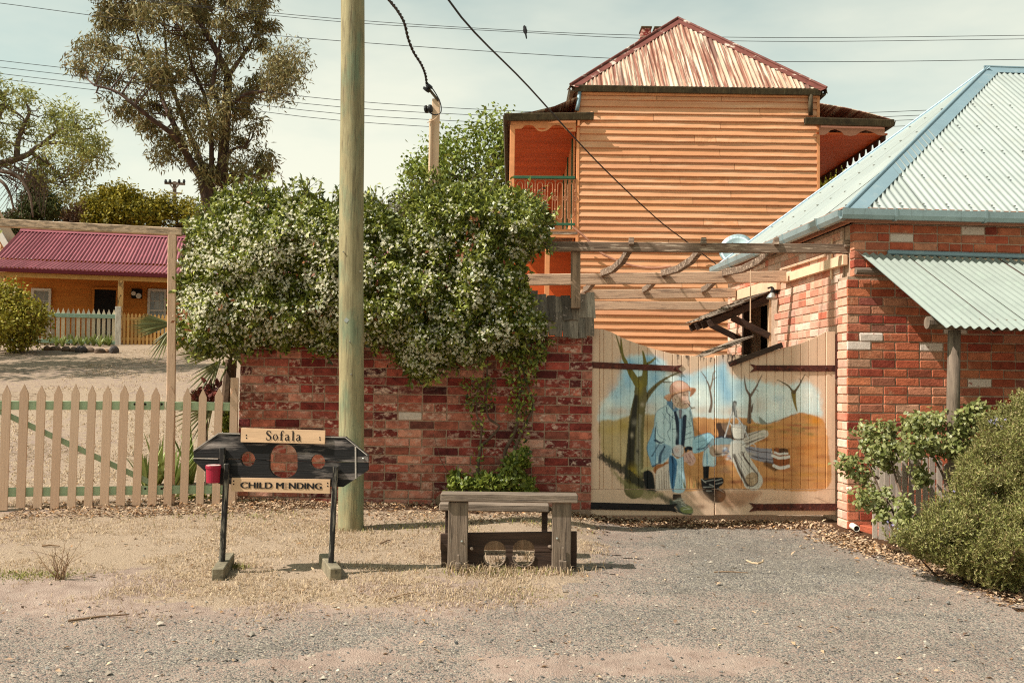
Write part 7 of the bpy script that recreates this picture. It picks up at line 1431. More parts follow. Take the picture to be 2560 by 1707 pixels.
gum_limbs = [(dz([(1395, 1560, 0), (1380, 1420, 0), (1362, 1300, 0), (1335, 1190, 0)], GD), .44, .30), (dz([(1340, 1200, 0), (1260, 1080, 0), (1190, 960, -.5), (1130, 880, -1), (1000, 785, -1.5), (880, 690, -2), (760, 600, -2), (620, 560, -2)], GD), .20, .04), (dz([(1200, 970, 0), (1130, 800, 0), (1060, 650, .5), (1010, 470, 1), (930, 330, 1), (880, 180, 1)], GD), .15, .04), (dz([(1350, 1180, 0), (1290, 1000, 1), (1235, 880, 1.5), (1170, 700, 2), (1100, 480, 2), (1080, 250, 2), (1060, 0, 2)], GD), .16, .04),
             (dz([(1385, 1300, 0), (1382, 1100, 0), (1378, 880, 0), (1340, 640, 0), (1250, 420, -.5), (1200, 200, -1)], GD), .15, .04), (dz([(1425, 1540, .3), (1432, 1300, .3), (1452, 1120, .3), (1466, 900, .3), (1482, 640, .3), (1490, 500, .3), (1440, 390, 0), (1350, 220, 0), (1260, 80, 0), (1180, -80, 0)], GD), .34, .07), (dz([(1470, 860, 0), (1430, 700, -1), (1390, 560, -1), (1420, 380, -1), (1460, 150, -1)], GD), .14, .04), (dz([(1482, 720, 0), (1540, 660, -1), (1620, 610, -1.5), (1730, 595, -2), (1810, 545, -2), (1880, 450, -2)], GD), .12, .03), (dz([(1490, 500, 0), (1560, 400, 0), (1640, 280, .5), (1700, 150, 1)], GD), .13, .03), (dz([(1460, 1080, 0), (1520, 980, 0), (1600, 960, 0)], GD), .1, .04), (dz([(1450, 1190, 0), (1530, 1130, 0), (1620, 1140, 0)], GD), .1, .04), (dz([(1300, 100, 0), (1290, -150, 0), (1250, -400, 0)], GD), .14, .04)]
gb_ = P(*z1(1400, 1560), GD); clump_tree('gum_tree', 'tall brown-green gum tree with many upswept trunks behind the jasmine', 'tree', Vector((gb_.x, GD, G(gb_.x, GD))), gum_poly, GD, 3.2, 290, 44000, .60, .30, .066, .6, M_gum, M_bark_dark, gum_limbs, .6, twig_r=.05)
# drooping outliers on its right
clump_tree('gum_branch', '', '', (0, 0, 0), [z1(*q) for q in [(1800, 320), (1880, 300), (1950, 330), (1985, 420), (1950, 520), (1900, 610), (1780, 630), (1760, 560), (1800, 500), (1760, 420)]], GD - 2, .8, 26, 3600, .8, .22, .055, .6, M_gum, M_bark_dark, None) if False else None
tg_ = bpy.data.objects.get('gum_tree')
def extra_crown(t, poly_px, D, thick, nclump, nleaf, rc, L, W, droop, m_leaf):
    q = np.array(poly_px, float); lo, hi = q.min(0), q.max(0); c = []
    while len(c) < nclump:
        x, y = rng.uniform(lo, hi)
        if inpoly(np.array([x]), np.array([y]), q)[0]: c.append(np.array(P(x, y, D + rng.uniform(-thick, thick))))
    c = np.array(c); idx = rng.integers(0, nclump, nleaf); p = c[idx] + runit(nleaf) * rng.random((nleaf, 1)) ** .45 * rc
    v, f = leafquads(p, norm(runit(nleaf) * (1 - droop * .6) + np.array([0, 0, -1.0]) * droop), norm(runit(nleaf) + np.array([-.3, -.2, .4])), rng.uniform(.7, 1.3, nleaf) * L, rng.uniform(.7, 1.3, nleaf) * W); nppart('crown', v, f, m_leaf, t, 'stuff')
extra_crown(tg_, [z1(*q) for q in [(1800, 320), (1880, 300), (1950, 330), (1985, 420), (1950, 520), (1900, 610), (1780, 630), (1740, 560), (1800, 500), (1770, 400)]], GD - 2, .8, 26, 3400, .8, .23, .055, .6, M_gum)
LD = 36
lt_poly = [z1(*q) for q in [(-500, 500), (-250, 380), (0, 560), (40, 510), (105, 600), (225, 605), (205, 690), (275, 660), (320, 645), (385, 680), (460, 650), (455, 720), (510, 770), (600, 760), (655, 770), (640, 850), (690, 930), (695, 1090), (620, 1160), (530, 1200), (535, 1280), (420, 1320), (340, 1240), (200, 1180), (110, 1110), (0, 1060), (-400, 1100)]]
lt_limbs = [(dz([(-420, 1560, 0), (-380, 1300, 0), (-260, 1150, 0), (-100, 1100, 0), (40, 1062, 0), (120, 1035, 0), (190, 1005, 0), (250, 955, 0), (340, 930, 0)], LD), .24, .05), (dz([(110, 1030, 0), (115, 940, 0), (140, 850, 0), (190, 745, 0), (180, 690, 0)], LD), .12, .04), (dz([(10, 690, 0), (80, 720, 0), (150, 770, 0)], LD), .08, .03), (dz([(-120, 1105, 0), (20, 1120, -1), (110, 1150, -1), (170, 1220, -1), (200, 1300, -1), (215, 1420, -1)], LD), .09, .03), (dz([(-150, 1130, 0), (0, 1180, -1), (60, 1260, -1), (90, 1370, -1)], LD), .08, .03), (dz([(200, 1000, 0), (300, 1060, 0), (380, 1140, 0), (430, 1230, 0)], LD), .06, .02), (dz([(260, 955, 0), (380, 860, 0), (480, 850, 0), (600, 840, 0)], LD), .08, .03), (dz([(300, 935, 0), (450, 940, 0), (580, 1000, 0)], LD), .07, .02), (dz([(-100, 1090, 0), (-60, 900, 0), (0, 760, 0), (30, 620, 0)], LD), .12, .03)]
lb2 = P(*z1(-420, 1560), LD); clump_tree('willow_tree', 'pale olive tree with arching bare branches at the left edge behind the cottage', 'tree', Vector((lb2.x, LD, G(lb2.x, LD))), lt_poly, LD, 2.2, 230, 13000, .46, .19, .05, .3, M_willow, M_bark_grey, lt_limbs, .8, twig_r=.03)
mb = MB()
for k in range(46):
    a = P(*z1(rng.uniform(-60, 260), rng.uniform(1060, 1160)), LD - .5); b = P(*z1(rng.uniform(-40, 300), rng.uniform(1240, 1430)), LD - .5); m1 = a.lerp(b, .5) + Vector((.35, 0, .25)); mb.tube([a, m1, b], [.02, .014, .006], 4, caps=False)
part('bare_twigs', mb, M_bark_grey, bpy.data.objects['willow_tree'], kind='stuff')
def trunk_from(poly_px, D, r):
    q = np.array(poly_px); cx = q[:, 0].mean(); yb = q[:, 1].max(); p = P(cx, yb, D); g_ = G(p.x, D)
    d = max((p.z - g_), .3) * FPX / D; return [([(cx, yb + d, D), (cx + 3, yb + d * .4, D), (cx - 2, yb - 20, D), (cx, (q[:, 1].min() + yb) / 2, D)], r, r * .3)]
def simple_tree(name, label, cat, poly_, D, thick, nc, nl, rc, L, W, m, bark=M_bark_grey, droop=.1, group=None, conv=z1, r=.14, tw=.5):
    q = [conv(*p) for p in poly_]; cx = np.mean([p[0] for p in q]); b = P(cx, 900, D); return clump_tree(name, label, cat, Vector((b.x, D, G(b.x, D))), q, D, thick, nc, nl, rc, L, W, droop, m, bark, trunk_from(q, D, r), tw, group, .03)
simple_tree('olive_tree', 'rounded golden olive tree above the left part of the crimson roof ridge', 'tree', [(490, 1490), (495, 1410), (560, 1330), (590, 1300), (650, 1290), (740, 1245), (800, 1262), (870, 1250), (940, 1290), (965, 1340), (960, 1490)], 42, 1.6, 120, 13000, .55, .15, .085, M_olive)
simple_tree('olive_tree', 'looser olive tree with sky gaps below the distant power pole', 'tree', [(960, 1490), (965, 1310), (1010, 1280), (1080, 1310), (1140, 1330), (1200, 1310), (1270, 1320), (1320, 1370), (1345, 1440), (1330, 1500), (1150, 1520)], 43, 1.4, 100, 7000, .45, .14, .08, M_olive)
simple_tree('conifer', 'dark shaggy conifer at the left behind the crimson roof', 'tree', [(120, 1450), (150, 1360), (185, 1290), (215, 1190), (245, 1165), (275, 1230), (320, 1290), (370, 1340), (400, 1400), (410, 1450)], 40, 1.2, 90, 8000, .5, .2, .05, M_conif, droop=-.3)
simple_tree('bush', 'reddish brown bush at the far left behind the cottage ridge', 'bush', [(20, 1450), (40, 1405), (90, 1400), (130, 1450)], 39, .6, 14, 900, .35, .12, .06, M_brownbush); simple_tree('bush', 'reddish brown bush between the conifer and the golden olive tree', 'bush', [(425, 1470), (450, 1410), (490, 1330), (520, 1350), (500, 1470)], 39, .6, 18, 1200, .35, .12, .06, M_brownbush)
simple_tree('shade_tree', 'dark leafy mass behind the neighbour gable and the left end of the crimson roof', 'tree', [(-60, 1470), (0, 1440), (140, 1440), (150, 1530), (60, 1640), (-60, 1600)], 38, .8, 40, 3500, .5, .15, .07, M_conif)
simple_tree('leafy_tree', 'bright green leafy tree beside the left verandah of the orange house', 'tree', [(330, 1500), (300, 1330), (320, 1150), (360, 1050), (440, 970), (530, 905), (620, 880), (660, 930), (720, 925), (740, 860), (800, 830), (870, 800), (910, 790), (1010, 850), (1040, 1100), (1200, 1180), (1380, 1200), (1380, 1480), (1000, 1480), (700, 1500)], 28, 1.8, 150, 17000, .55, .13, .08, M_green, conv=z3, r=.2)
simple_tree('grey_gum', 'small grey-leaved tree in the notch of the jasmine', 'tree', [(240, 1400), (245, 1320), (270, 1280), (330, 1290), (350, 1400), (300, 1480)], 30, .6, 24, 1500, .4, .12, .04, mat('grey_leaf', [S(128, 122, 96), S(106, 102, 80)], (.8, 1.2), 4, bump=0, transl=.1), conv=z3, droop=.3)
simple_tree('leafy_tree', 'small green-gold tree seen under the right verandah of the orange house', 'tree', [(1290, 1010), (1300, 910), (1340, 880), (1400, 890), (1420, 940), (1420, 1010)], 27, .7, 40, 4500, .4, .12, .07, M_olive, conv=z4)
simple_tree('shrub', 'rounded yellow-green shrub before the cottage fence at the left', 'shrub', [(-60, 720), (-60, 460), (0, 448), (40, 440), (75, 432), (105, 470), (150, 490), (200, 520), (225, 545), (200, 590), (215, 640), (180, 690), (110, 715)], 25.5, 1.0, 110, 12000, .32, .085, .055, mat('yellow_green_leaf', [S(150, 142, 42), S(174, 160, 60), S(116, 114, 38), S(134, 106, 46)], (.8, 1.2), 4, bump=0, rough=.6, transl=.2, var=.2), conv=z2, r=.08)

# a tree beyond the left edge of the view, whose shade lies across the lawn
simple_tree('shade_tree', 'broad leafy tree standing beyond the left edge, shading the lawn', 'tree', [(-900, 930), (-1000, 500), (-850, 150), (-500, -50), (-200, 50), (-75, 300), (-70, 640), (-160, 860), (-420, 950)], 21.0, 2.4, 110, 12000, .6, .2, .1, M_willow, conv=(lambda a, b: (a, b)), r=.25)
# far poles
fp_ = root('distant_power_pole', 'distant timber power pole with two cross arms above the olive trees', 'pole', P(*z1(1138, 1420), 85)); fp_t = P(*z1(1141, 1188), 85); fp_b = P(*z1(1138, 1420), 85)
part('pole', MB().tube([fp_b, fp_t], [.2, .16], 8), M_bark_grey, fp_); part('cross_arm', MB().beam(P(*z1(1076, 1196), 84.8), P(*z1(1208, 1203), 84.8), .2, .2), M_bark_grey, fp_); part('cross_arm', MB().beam(P(*z1(1092, 1259), 84.8), P(*z1(1187, 1265), 84.8), .15, .15), M_bark_grey, fp_)
for x_ in (1082, 1110, 1170, 1202): part('insulator', MB().lathe([(.08, 0), (.13, .1), (.08, .3)], P(*z1(x_, 1196), 84.7), ZV, 6), M_wire, fp_)
for sx_ in (-1, 1): part('brace', MB().beam(P(*z1(1140 + sx_ * 30, 1205), 84.7), P(*z1(1140, 1240), 84.7), .08, .1), M_bark_grey, fp_)
fp2 = root('distant_pole', 'small distant pole end showing just above the golden olive tree', 'pole', P(*z1(611, 1310), 70)); part('pole', MB().tube([P(*z1(611, 1350), 70), P(*z1(611, 1266), 70)], .19, 8), M_sage, fp2)
# hill
hx = np.linspace(-420, 120, 60); hy = np.linspace(330, 800, 24); HX, HY = np.meshgrid(hx, hy); HZ = 8 + (34 * np.exp(-((HX + 178) / 60) ** 2) + 26 * np.exp(-((HX + 330) / 90) ** 2) + 14 * np.exp(-((HX + 60) / 90) ** 2)) * sstep(330, 520, HY) + 5 * (fbm(HX / 30, HY / 30, 2) - .5) - 6 * sstep(420, 330, HY)
ii = (np.arange(23)[:, None] * 60 + np.arange(59)[None, :]).ravel(); M_hill = mat('dry_hillside', [S(150, 140, 124)], (.8, 1.15), .05, over=[(S(104, 104, 92), .12, (1, 1, 1), .5, .62, .7)], bump=0)
me = npmesh('hill', np.stack([HX.ravel(), HY.ravel(), HZ.ravel()], 1), np.stack([ii, ii + 1, ii + 61, ii + 60], 1), M_hill); me.polygons.foreach_set('use_smooth', [True] * len(me.polygons)); o = obj('hill', me); o['kind'] = 'structure'

# ------------------------------------------------------------------ strap-leaved clumps, palm, agave
M_strap = mat('strap_leaf', [S(132, 142, 74), S(112, 128, 62), S(156, 160, 96), S(96, 112, 56)], (.85, 1.15), 6, bump=0, rough=.5, spec=.3, transl=.2, var=.15)
def blades(c, n, Lr, W, spread, droop=.5, seg=4, up=1.0):
    vs, fs = [], []
    for k in range(n):
        a = rng.uniform(0, 2 * math.pi); L = rng.uniform(*Lr); d = np.array([math.cos(a), math.sin(a), 0]); s_ = np.array([-math.sin(a), math.cos(a), 0]); o = len(vs); lean = rng.uniform(.05, spread)
        for j in range(seg + 1):
            t = j / seg; p = np.array(c) + d * (L * (lean * t + droop * lean * t * t)) + np.array([0, 0, L * (t - droop * lean * 1.2 * t * t) * up]); w = W * (1 - t ** 2.2) * .5 + .001; vs += [p - s_ * w, p + s_ * w]
        fs += [(o + 2 * j, o + 2 * j + 1, o + 2 * j + 3, o + 2 * j + 2) for j in range(seg)]
    return np.array(vs), np.array(fs)
for k, x in enumerate((585, 650, 720, 790, 860, 940, 1010, 1080, 1150, 1215, 1255)):
    g_ = Gp(*zc(x, 1395 + (k % 3) * 9)); c = Vector((g_.x, g_.y, G(g_.x, g_.y) - .02)); v, f = blades(c, 26, (.24, .42), .05, .55); o = obj('strap_leaf_plant', npmesh('strap_leaf_plant', v - np.array(c), f, M_strap)); o.location = c
    _tag(o, 'clump of pale green strap leaves in the garden bed below the cottage fence', 'plant', 'strap-leaved plants in the cottage garden bed', None)
for k, (x, y, D, Lr) in enumerate([(715, 1420, 10.3, (.35, .6)), (775, 1420, 10.5, (.4, .65)), (850, 1425, 10.2, (.4, .7)), (935, 1410, 10.6, (.4, .7))]):
    p = P(*z2(x, y), D); c = Vector((p.x, D, G(p.x, D) - .02)); v, f = blades(c, 16, Lr, .05, .5, droop=.35); o = obj('sword_leaf_plant', npmesh('sword_leaf_plant', v - np.array(c), f, M_strap)); o.location = c
    _tag(o, ['grey-green sword-leaved clump leftmost behind the fence pickets', 'sword-leaved clump just left of the arbour post foot', 'sword-leaved clump just right of the arbour post foot', 'sword-leaved clump nearest the pillory behind the fence'][k], 'plant', 'sword-leaved clumps behind the picket fence', None)
M_palm = mat('palm_leaf', [S(112, 112, 62), S(136, 132, 80), S(88, 92, 50), S(152, 146, 96)], (.85, 1.15), 6, bump=0, rough=.45, spec=.4, transl=.15, var=.15); M_palmd = mat('palm_fibre', [S(76, 58, 44), S(96, 74, 54)], (.6, 1.3), 10, bump=.5)
palm = root('fan_palm', 'young fan palm squeezed behind the fence at the end of the brick wall', 'palm', at_wall(*z5(318, 1260), 10.35))
pcx = P(*z5(325, 1080), 10.35); part('trunk', MB().tube([Vector((pcx.x - .06, 10.35, G(pcx.x, 10.35) - .1)), Vector((pcx.x - .03, 10.35, pcx.z - .5)), pcx], [.085, .075, .06], 10), M_palmd, palm)
def frond(ctr_px, D, tip_dirs, L, n=16, petiole=True, a0=0, a1=math.pi, lift=.0, fold=.25):
    hub = P(*ctr_px, D); vs, fs = [], []
    for k in range(n):
        t = a0 + (a1 - a0) * k / (n - 1); l = L * (.72 + .28 * math.sin(math.pi * k / (n - 1))) * rng.uniform(.9, 1.05); d = np.array([math.cos(t), -.35 + rng.uniform(-.12, .12), math.sin(t)]); d /= np.linalg.norm(d); s_ = np.array([-math.sin(t), 0, math.cos(t)]); o = len(vs)
        for j in range(4):
            u = j / 3; p = np.array(hub) + d * l * u + np.array([0, 0, -.10 * l * u * u]); w = l * .035 * (1 - u) ** .6 + .001; vs += [p - s_ * w, p + np.array([0, -.012, 0]) * (1 - u), p + s_ * w]
        for j in range(3): fs += [(o + 3 * j, o + 3 * j + 1, o + 3 * j + 4, o + 3 * j + 3), (o + 3 * j + 1, o + 3 * j + 2, o + 3 * j + 5, o + 3 * j + 4)]
    nppart('frond', np.array(vs), np.array(fs), M_palm, palm)
    if petiole: part('petiole', MB().tube([pcx, pcx.lerp(hub, .5) + ZV * .06, hub], [.012, .009, .006], 6), M_palm, palm)
R_ = math.radians
frond(z2(838, 610), 10.5, None, .42, 20, True, R_(152), R_(205)); frond(z5(300, 1030), 10.2, None, .52, 14, True, R_(165), R_(200)); frond(z5(255, 1090), 10.1, None, .45, 7, True, R_(205), R_(262)); frond(z5(320, 1050), 10.3, None, .4, 14, True, R_(60), R_(140)); frond(z5(330, 1060), 10.4, None, .36, 12, True, R_(-30), R_(60)); frond(z2(1040, 1010), 10.1, None, .42, 14, True, R_(160), R_(265)); frond(z5(330, 1040), 10.6, None, .42, 12, True, R_(100), R_(165)); frond(z2(835, 640), 10.6, None, .36, 9, True, R_(215), R_(275))
rl = root('red_leaf_plant', 'dark red-leaved plant behind the fence under the palm', 'plant', at_wall(*z2(1010, 960), 10.1)); a_, _ = shell([z2(*q) for q in [(940, 985), (950, 940), (1010, 920), (1060, 895), (1080, 960), (1020, 1000)]], 10.1, .12, .1, 130, inner=.5)
v, f = leafquads(a_, norm(runit(len(a_)) + np.array([-.4, -.3, .2])), runit(len(a_)), .10, .05, long=True); nppart('leaves', v, f, mat('dark_red_leaf', [S(92, 40, 34), S(118, 56, 44), S(66, 34, 30)], (.8, 1.2), 8, bump=0, rough=.4, transl=.1), rl, 'stuff'); part('stem', MB().tube([P(*z2(1010, 1440), 10.12), P(*z2(1015, 950), 10.1)], .012, 6), M_stem, rl)
fb2 = root('fence_shrub', 'low leafy growth behind the end pickets beside the brick wall', 'shrub', at_wall(*z2(1110, 1130), 9.95)); a_, _ = shell([z2(*q) for q in [(1080, 1170), (1080, 1040), (1130, 1020), (1150, 1160)]], 9.95, .12, .1, 420, inner=.5); b__, _ = shell([z2(*q) for q in [(850, 1490), (860, 1430), (960, 1440), (1090, 1450), (1100, 1500)]], 9.9, .10, .1, 420, inner=.5); a_ = np.concatenate([a_, b__])
v, f = leafquads(a_, norm(runit(len(a_)) + np.array([0, -.4, .1])), runit(len(a_)), .05, .028); nppart('foliage', v, f, M_jas_leaf, fb2, 'stuff')

# ------------------------------------------------------------------ right-hand bed: grey pickets, rose, rosemary
gp_a = at_wall(*zq(405, 1000), 9.15); gp_b = at_wall(*zq(960, 900), 7.75); gd_ = (gp_b - gp_a); gd_.z = 0; glen = gd_.length; gd_.normalize(); gfen = root('grey_picket_fence', 'short silvered bare picket fence half hidden by the rose bush', 'fence', (gp_a + gp_b) / 2)
gpk = [picket_mesh(M_silver_picket, .03) for _ in range(3)]
gq = [(395, 900, 1070), (440, 540, 1085), (478, 560, 1090), (520, 520, 1100), (562, 500, 1100), (605, 462, 1105), (655, 500, 1110), (705, 520, 1110), (755, 540, 1110), (803, 520, 1110), (855, 560, 1100), (905, 590, 1100), (955, 600, 1100)]
for k, (x, yt, yb) in enumerate(gq):
    D_ = np.interp(x, [395, 960], [9.2, 8.35]); t = P(*zq(x, yt if k else 560), D_); b = Vector((P(*zq(x - 4, yb), D_).x, D_, G(t.x, D_) - .05)); L = (t - b).length; piece('picket', gpk[k % 3], gfen, frame(b, (.99, -.12, 0), (.12, .99, 0), (t - b).normalized(), .042, 1.1, L))
a = P(*zq(400, 660), 9.24); b = P(*zq(960, 690), 8.40); part('rail', MB().beam(a, b, .03, .06), M_grey_post, gfen); a = P(*zq(400, 980), 9.24); b = P(*zq(960, 1010), 8.40); part('rail', MB().beam(a, b, .03, .06), M_grey_post, gfen)
edg = root('brick_edging', 'line of red bricks edging the garden bed at the house corner', 'edging', Gp(*zq(340, 1070)))
e_a, e_b = Gp(*zq(200, 1030)), Gp(*zq(500, 1122)); ed = e_b - e_a; eL = ed.length; ed.z = 0; ed.normalize()
for k in range(int(eL / .235) + 1):
    c = e_a + ed * (.115 + k * .235); c.z = G(c.x, c.y) + .018; piece('brick', bm_warm[k % 6], edg, frame(c, ed, Vector((-ed.y, ed.x, 0)), ZV, .97))
pv = Gp(*zq(240, 1075)); pvc = root('plastic_pipe', 'short length of white plastic pipe lying at the house corner', 'pipe', pv); pa, pb2 = Gp(*zq(202, 1046)), Gp(*zq(262, 1088)); pa.z = G(pa.x, pa.y) + .035; pb2.z = G(pb2.x, pb2.y) + .04
d_ = (pb2 - pa).normalized(); part('pipe', MB().lathe([(.028, 0), (.03, .002), (.03, (pb2 - pa).length), (.025, (pb2 - pa).length), (.024, .01)], pa, d_, 18), mat('white_plastic', [S(228, 220, 200)], (.92, 1.05), 10, bump=0, rough=.5), pvc, smooth=False); part('bore', MB().lathe([(.024, 0), (.023, .002)], pa + d_ * ((pb2 - pa).length - .006), d_, 16), M_dark, pvc)
rose = root('rose_bush', 'leggy rose bush with pale green leaves in front of the grey pickets', 'shrub', Gp(*zq(600, 1140)))
M_rose = mat('rose_leaf', [S(124, 126, 66), S(146, 146, 86), S(100, 106, 52), S(164, 160, 108), S(112, 118, 58)], (.85, 1.15), 8, bump=0, rough=.45, spec=.4, transl=.25, var=.15)
rp = []
for poly_, D_, n_ in (([(215, 390), (270, 340), (340, 300), (460, 285), (540, 350), (470, 420), (380, 430), (300, 400)], 8.7, 150), ([(300, 480), (350, 400), (480, 390), (560, 440), (540, 560), (500, 650), (420, 620), (330, 560)], 8.6, 330), ([(125, 610), (190, 530), (260, 550), (320, 620), (380, 700), (340, 780), (280, 700), (190, 670)], 8.7, 170), ([(560, 350), (640, 260), (720, 220), (800, 240), (890, 240), (890, 330), (800, 380), (660, 380)], 8.3, 230), ([(560, 430), (650, 370), (780, 350), (900, 400), (1010, 420), (1120, 460), (1040, 540), (1030, 590), (900, 530), (760, 530), (660, 580), (570, 500)], 8.2, 420), ([(930, 220), (1040, 200), (1140, 165), (1190, 195), (1170, 280), (1120, 380), (1000, 420), (930, 330)], 8.2, 260), ([(640, 640), (740, 620), (770, 700), (700, 760), (650, 720)], 8.3, 90), ([(200, 850), (280, 740), (400, 760), (500, 760), (480, 860), (420, 960), (330, 900)], 8.3, 150), ([(560, 840), (640, 830), (650, 900), (690, 1000), (680, 1110), (600, 1130), (550, 990)], 7.9, 170), ([(400, 900), (470, 940), (480, 1010), (430, 1000)], 8.2, 50)):
    a_, _ = shell([zq(*q) for q in poly_], D_, .20, .15, int(n_ * .72), lumps=.08, inner=.6, seed=int(D_ * 10)); rp.append(a_)
rp = np.concatenate(rp); k3 = np.repeat(rp, 3, 0) + rng.normal(size=(3 * len(rp), 3)) * .022; v, f = leafquads(k3, norm(runit(len(k3)) + np.array([0, -.4, -.1])), norm(runit(len(k3)) * .8 + np.array([-.3, -.5, .8])), rng.uniform(.032, .055, len(k3)), rng.uniform(.024, .038, len(k3)), long=True); nppart('foliage', v, f, M_rose, rose, 'stuff')
for q_ in ([(600, 1140, 7.9), (540, 1060, 8.0), (480, 980, 8.2), (430, 800, 8.5), (330, 560, 8.6), (270, 420, 8.7)], [(640, 1130, 8.0), (600, 900, 8.2), (520, 620, 8.5), (480, 420, 8.6)], [(940, 900, 8.0), (900, 740, 8.1), (840, 600, 8.2), (760, 470, 8.3), (680, 330, 8.3)], [(960, 880, 8.0), (980, 640, 8.1), (1040, 440, 8.2), (1090, 280, 8.2)], [(620, 1140, 7.9), (500, 900, 8.3), (420, 780, 8.4)], [(420, 700, 8.6), (300, 640, 8.7), (210, 590, 8.7)]): stem('stem', rose, q_, 8.3, .013, .005, conv=zq)
hp_ = np.array([P(*zq(200, 772), 8.4)]); hp_ = np.repeat(hp_, 9, 0) + rng.normal(size=(9, 3)) * .015; v, f = leafquads(hp_, runit(9), runit(9), .035, .03); nppart('faded_bloom', v, f, M_white_flower, rose, 'stuff')
rosm = root('rosemary_bush', 'big dense rosemary bush with fine leaves filling the bottom right corner', 'shrub', Gp(2440, 1400))
M_rosm = mat('rosemary_needle', [S(130, 130, 66), S(154, 150, 86), S(100, 104, 50), S(182, 168, 116), S(114, 116, 54), S(146, 124, 84), S(78, 80, 40)], (.8, 1.2), 10, bump=0, rough=.6, spec=.25, transl=.15, var=.2)
RP = [zq(*q) for q in [(470, 1130), (560, 1160), (620, 1110), (700, 1090), (740, 1020), (760, 960), (830, 900), (930, 870), (975, 800), (960, 720), (1010, 600), (1090, 560), (1130, 500), (1160, 400), (1150, 300), (1220, 330), (1260, 250), (1330, 260), (1380, 170), (1430, 150), (1520, 190), (1700, 260), (1900, 420), (1950, 900), (1900, 1300), (1700, 1440), (1454, 1490), (1250, 1480), (1100, 1430), (980, 1370), (860, 1340), (720, 1280), (600, 1220)]]
def rosemary(poly_px, D0, D1, n, nn, T, lumps):
    pts_, dep_ = shell(poly_px, 1.0 * (D0 + D1) / 2, T, .5, n, lumps=lumps, lscale=2.4, inner=.18, seed=14)
    yb = 957 - (pts_[:, 2] - 1.75) / pts_[:, 1] * FPX; t = np.clip((yb - 1000) / 480, 0, 1); newD = pts_[:, 1] + (D0 - (D0 + D1) / 2) * (1 - t) * 1.0 + (D1 - (D0 + D1) / 2) * t; pts_ = np.array(CAM) + (pts_ - np.array(CAM)) * (newD / pts_[:, 1])[:, None]
    ax_ = norm(runit(n) * .55 + np.array([-.1, -.45, .7])); L = rng.uniform(.05, .15, n); k = np.repeat(np.arange(n), nn); u = rng.random(len(k)); base_ = pts_[k] + ax_[k] * (L[k] * u)[:, None]
    d = norm(ax_[k] * .8 + runit(len(k)) * .75); return leafquads(base_, d, runit(len(k)), rng.uniform(.018, .034, len(k)), rng.uniform(.0055, .009, len(k)), fold=0), pts_
(v, f), rpts = rosemary(RP, 8.1, 7.0, 9500, 13, .62, .46); nppart('foliage', v, f, M_rosm, rosm, 'stuff')
rq = np.array(RP, float); so, sa = [], []
for k in range(420):
    i = rng.integers(0, len(rq) - 3); e_ = rq[i] + (rq[i + 1] - rq[i]) * rng.random()
    if e_[0] > 2640: continue
    D_ = np.interp(e_[1], [1000, 1470], [8.05, 7.05]) - rng.uniform(0, .3); a = P(e_[0] + 8, e_[1] + 10, D_); d_ = Vector((rng.normal() * .45 - .15, -.15, 1)).normalized() * rng.uniform(.05, .15)
    for t in rng.random(34): so.append(np.array(a + d_ * float(t))); sa.append(np.array(d_.normalized()))
so, sa = np.array(so), np.array(sa); v, f = leafquads(so, norm(sa * .8 + runit(len(so)) * .75), runit(len(so)), rng.uniform(.018, .032, len(so)), rng.uniform(.005, .008, len(so)), fold=0); nppart('sprigs', v, f, M_rosm, rosm, 'stuff')
for k in range(26):
    a = rpts[rng.integers(0, len(rpts))]; mb = MB(); b = Vector((a[0] * .5 + 3.75 * .5, a[1] * .4 + 7.7 * .6, G(3.5, 7.4))); m1 = Vector(a).lerp(b, .5) + Vector((0, 0, -.1)); part('stem', mb.tube([b, m1, Vector(a)], [.016, .011, .005], 5), M_stem, rosm)
fl = []
for q_ in ((860, 890), (1010, 940), (1120, 860), (1190, 770), (1230, 830), (1000, 880), (1030, 1000), (910, 860), (1215, 925), (520, 1060), (1250, 300), (870, 970), (1060, 800)):
    D_ = 7.0 + .0; p = np.array(P(*zq(*q_), 7.25)); fl.append(p + rng.normal(size=(14, 3)) * .03)
fl = np.concatenate(fl); v, f = ico_star(fl, norm(runit(len(fl)) + np.array([0, -.8, .3])), .010, 4); nppart('blossom', v, f, mat('pale_mauve_petal', [S(186, 180, 214), S(160, 150, 200), S(214, 208, 224)], (.9, 1.1), 10, bump=0, transl=.2), rosm, 'stuff')

# ------------------------------------------------------------------ loose stuff on the ground
gnz = lambda x, y: gz(x, y) + 0.028 * (fbm(x * 1.3, y * 1.3, 3) - .5) + .016 * (fbm(x * 9, y * 9, 7) - .5)
def on_view(n, y0, y1, pad=.3, pw=1.0):
    y = y0 + (y1 - y0) * rng.random(n) ** pw; x = (rng.random(n) * 2 - 1) * (y * .53 + pad); return x, y
x, y = on_view(60000, 4.2, 9.5, pw=1.5); gm = np.clip(.30 + .5 * sstep(6.8, 5.8, y) + .4 * ((x > drive_left(y)) & (x < drive_right(y))) - .3 * sstep(.45, .6, fbm(x * 1.2, y * 1.2, 9)), .04, 1); k = (rng.random(len(x)) < gm * .42); x, y = x[k], y[k]; n = len(x)
r = .0028 + .0085 * rng.random(n) ** 4; big = rng.random(n) < .006; r = np.where(big, rng.uniform(.012, .022, n), r); c = np.stack([x, y, gnz(x, y) + r * .35 + .004], 1); R3 = rng.normal(size=(n, 3, 3)) * .25 + np.eye(3)[None]
oc = np.array([[1, 0, 0], [0, 1, 0], [-1, 0, 0], [0, -1, 0], [0, 0, .8], [0, 0, -.6]]); v = (c[:, None, :] + np.einsum('nij,kj->nki', R3, oc) * r[:, None, None] * rng.uniform(.7, 1.25, (n, 6, 1))).reshape(-1, 3)
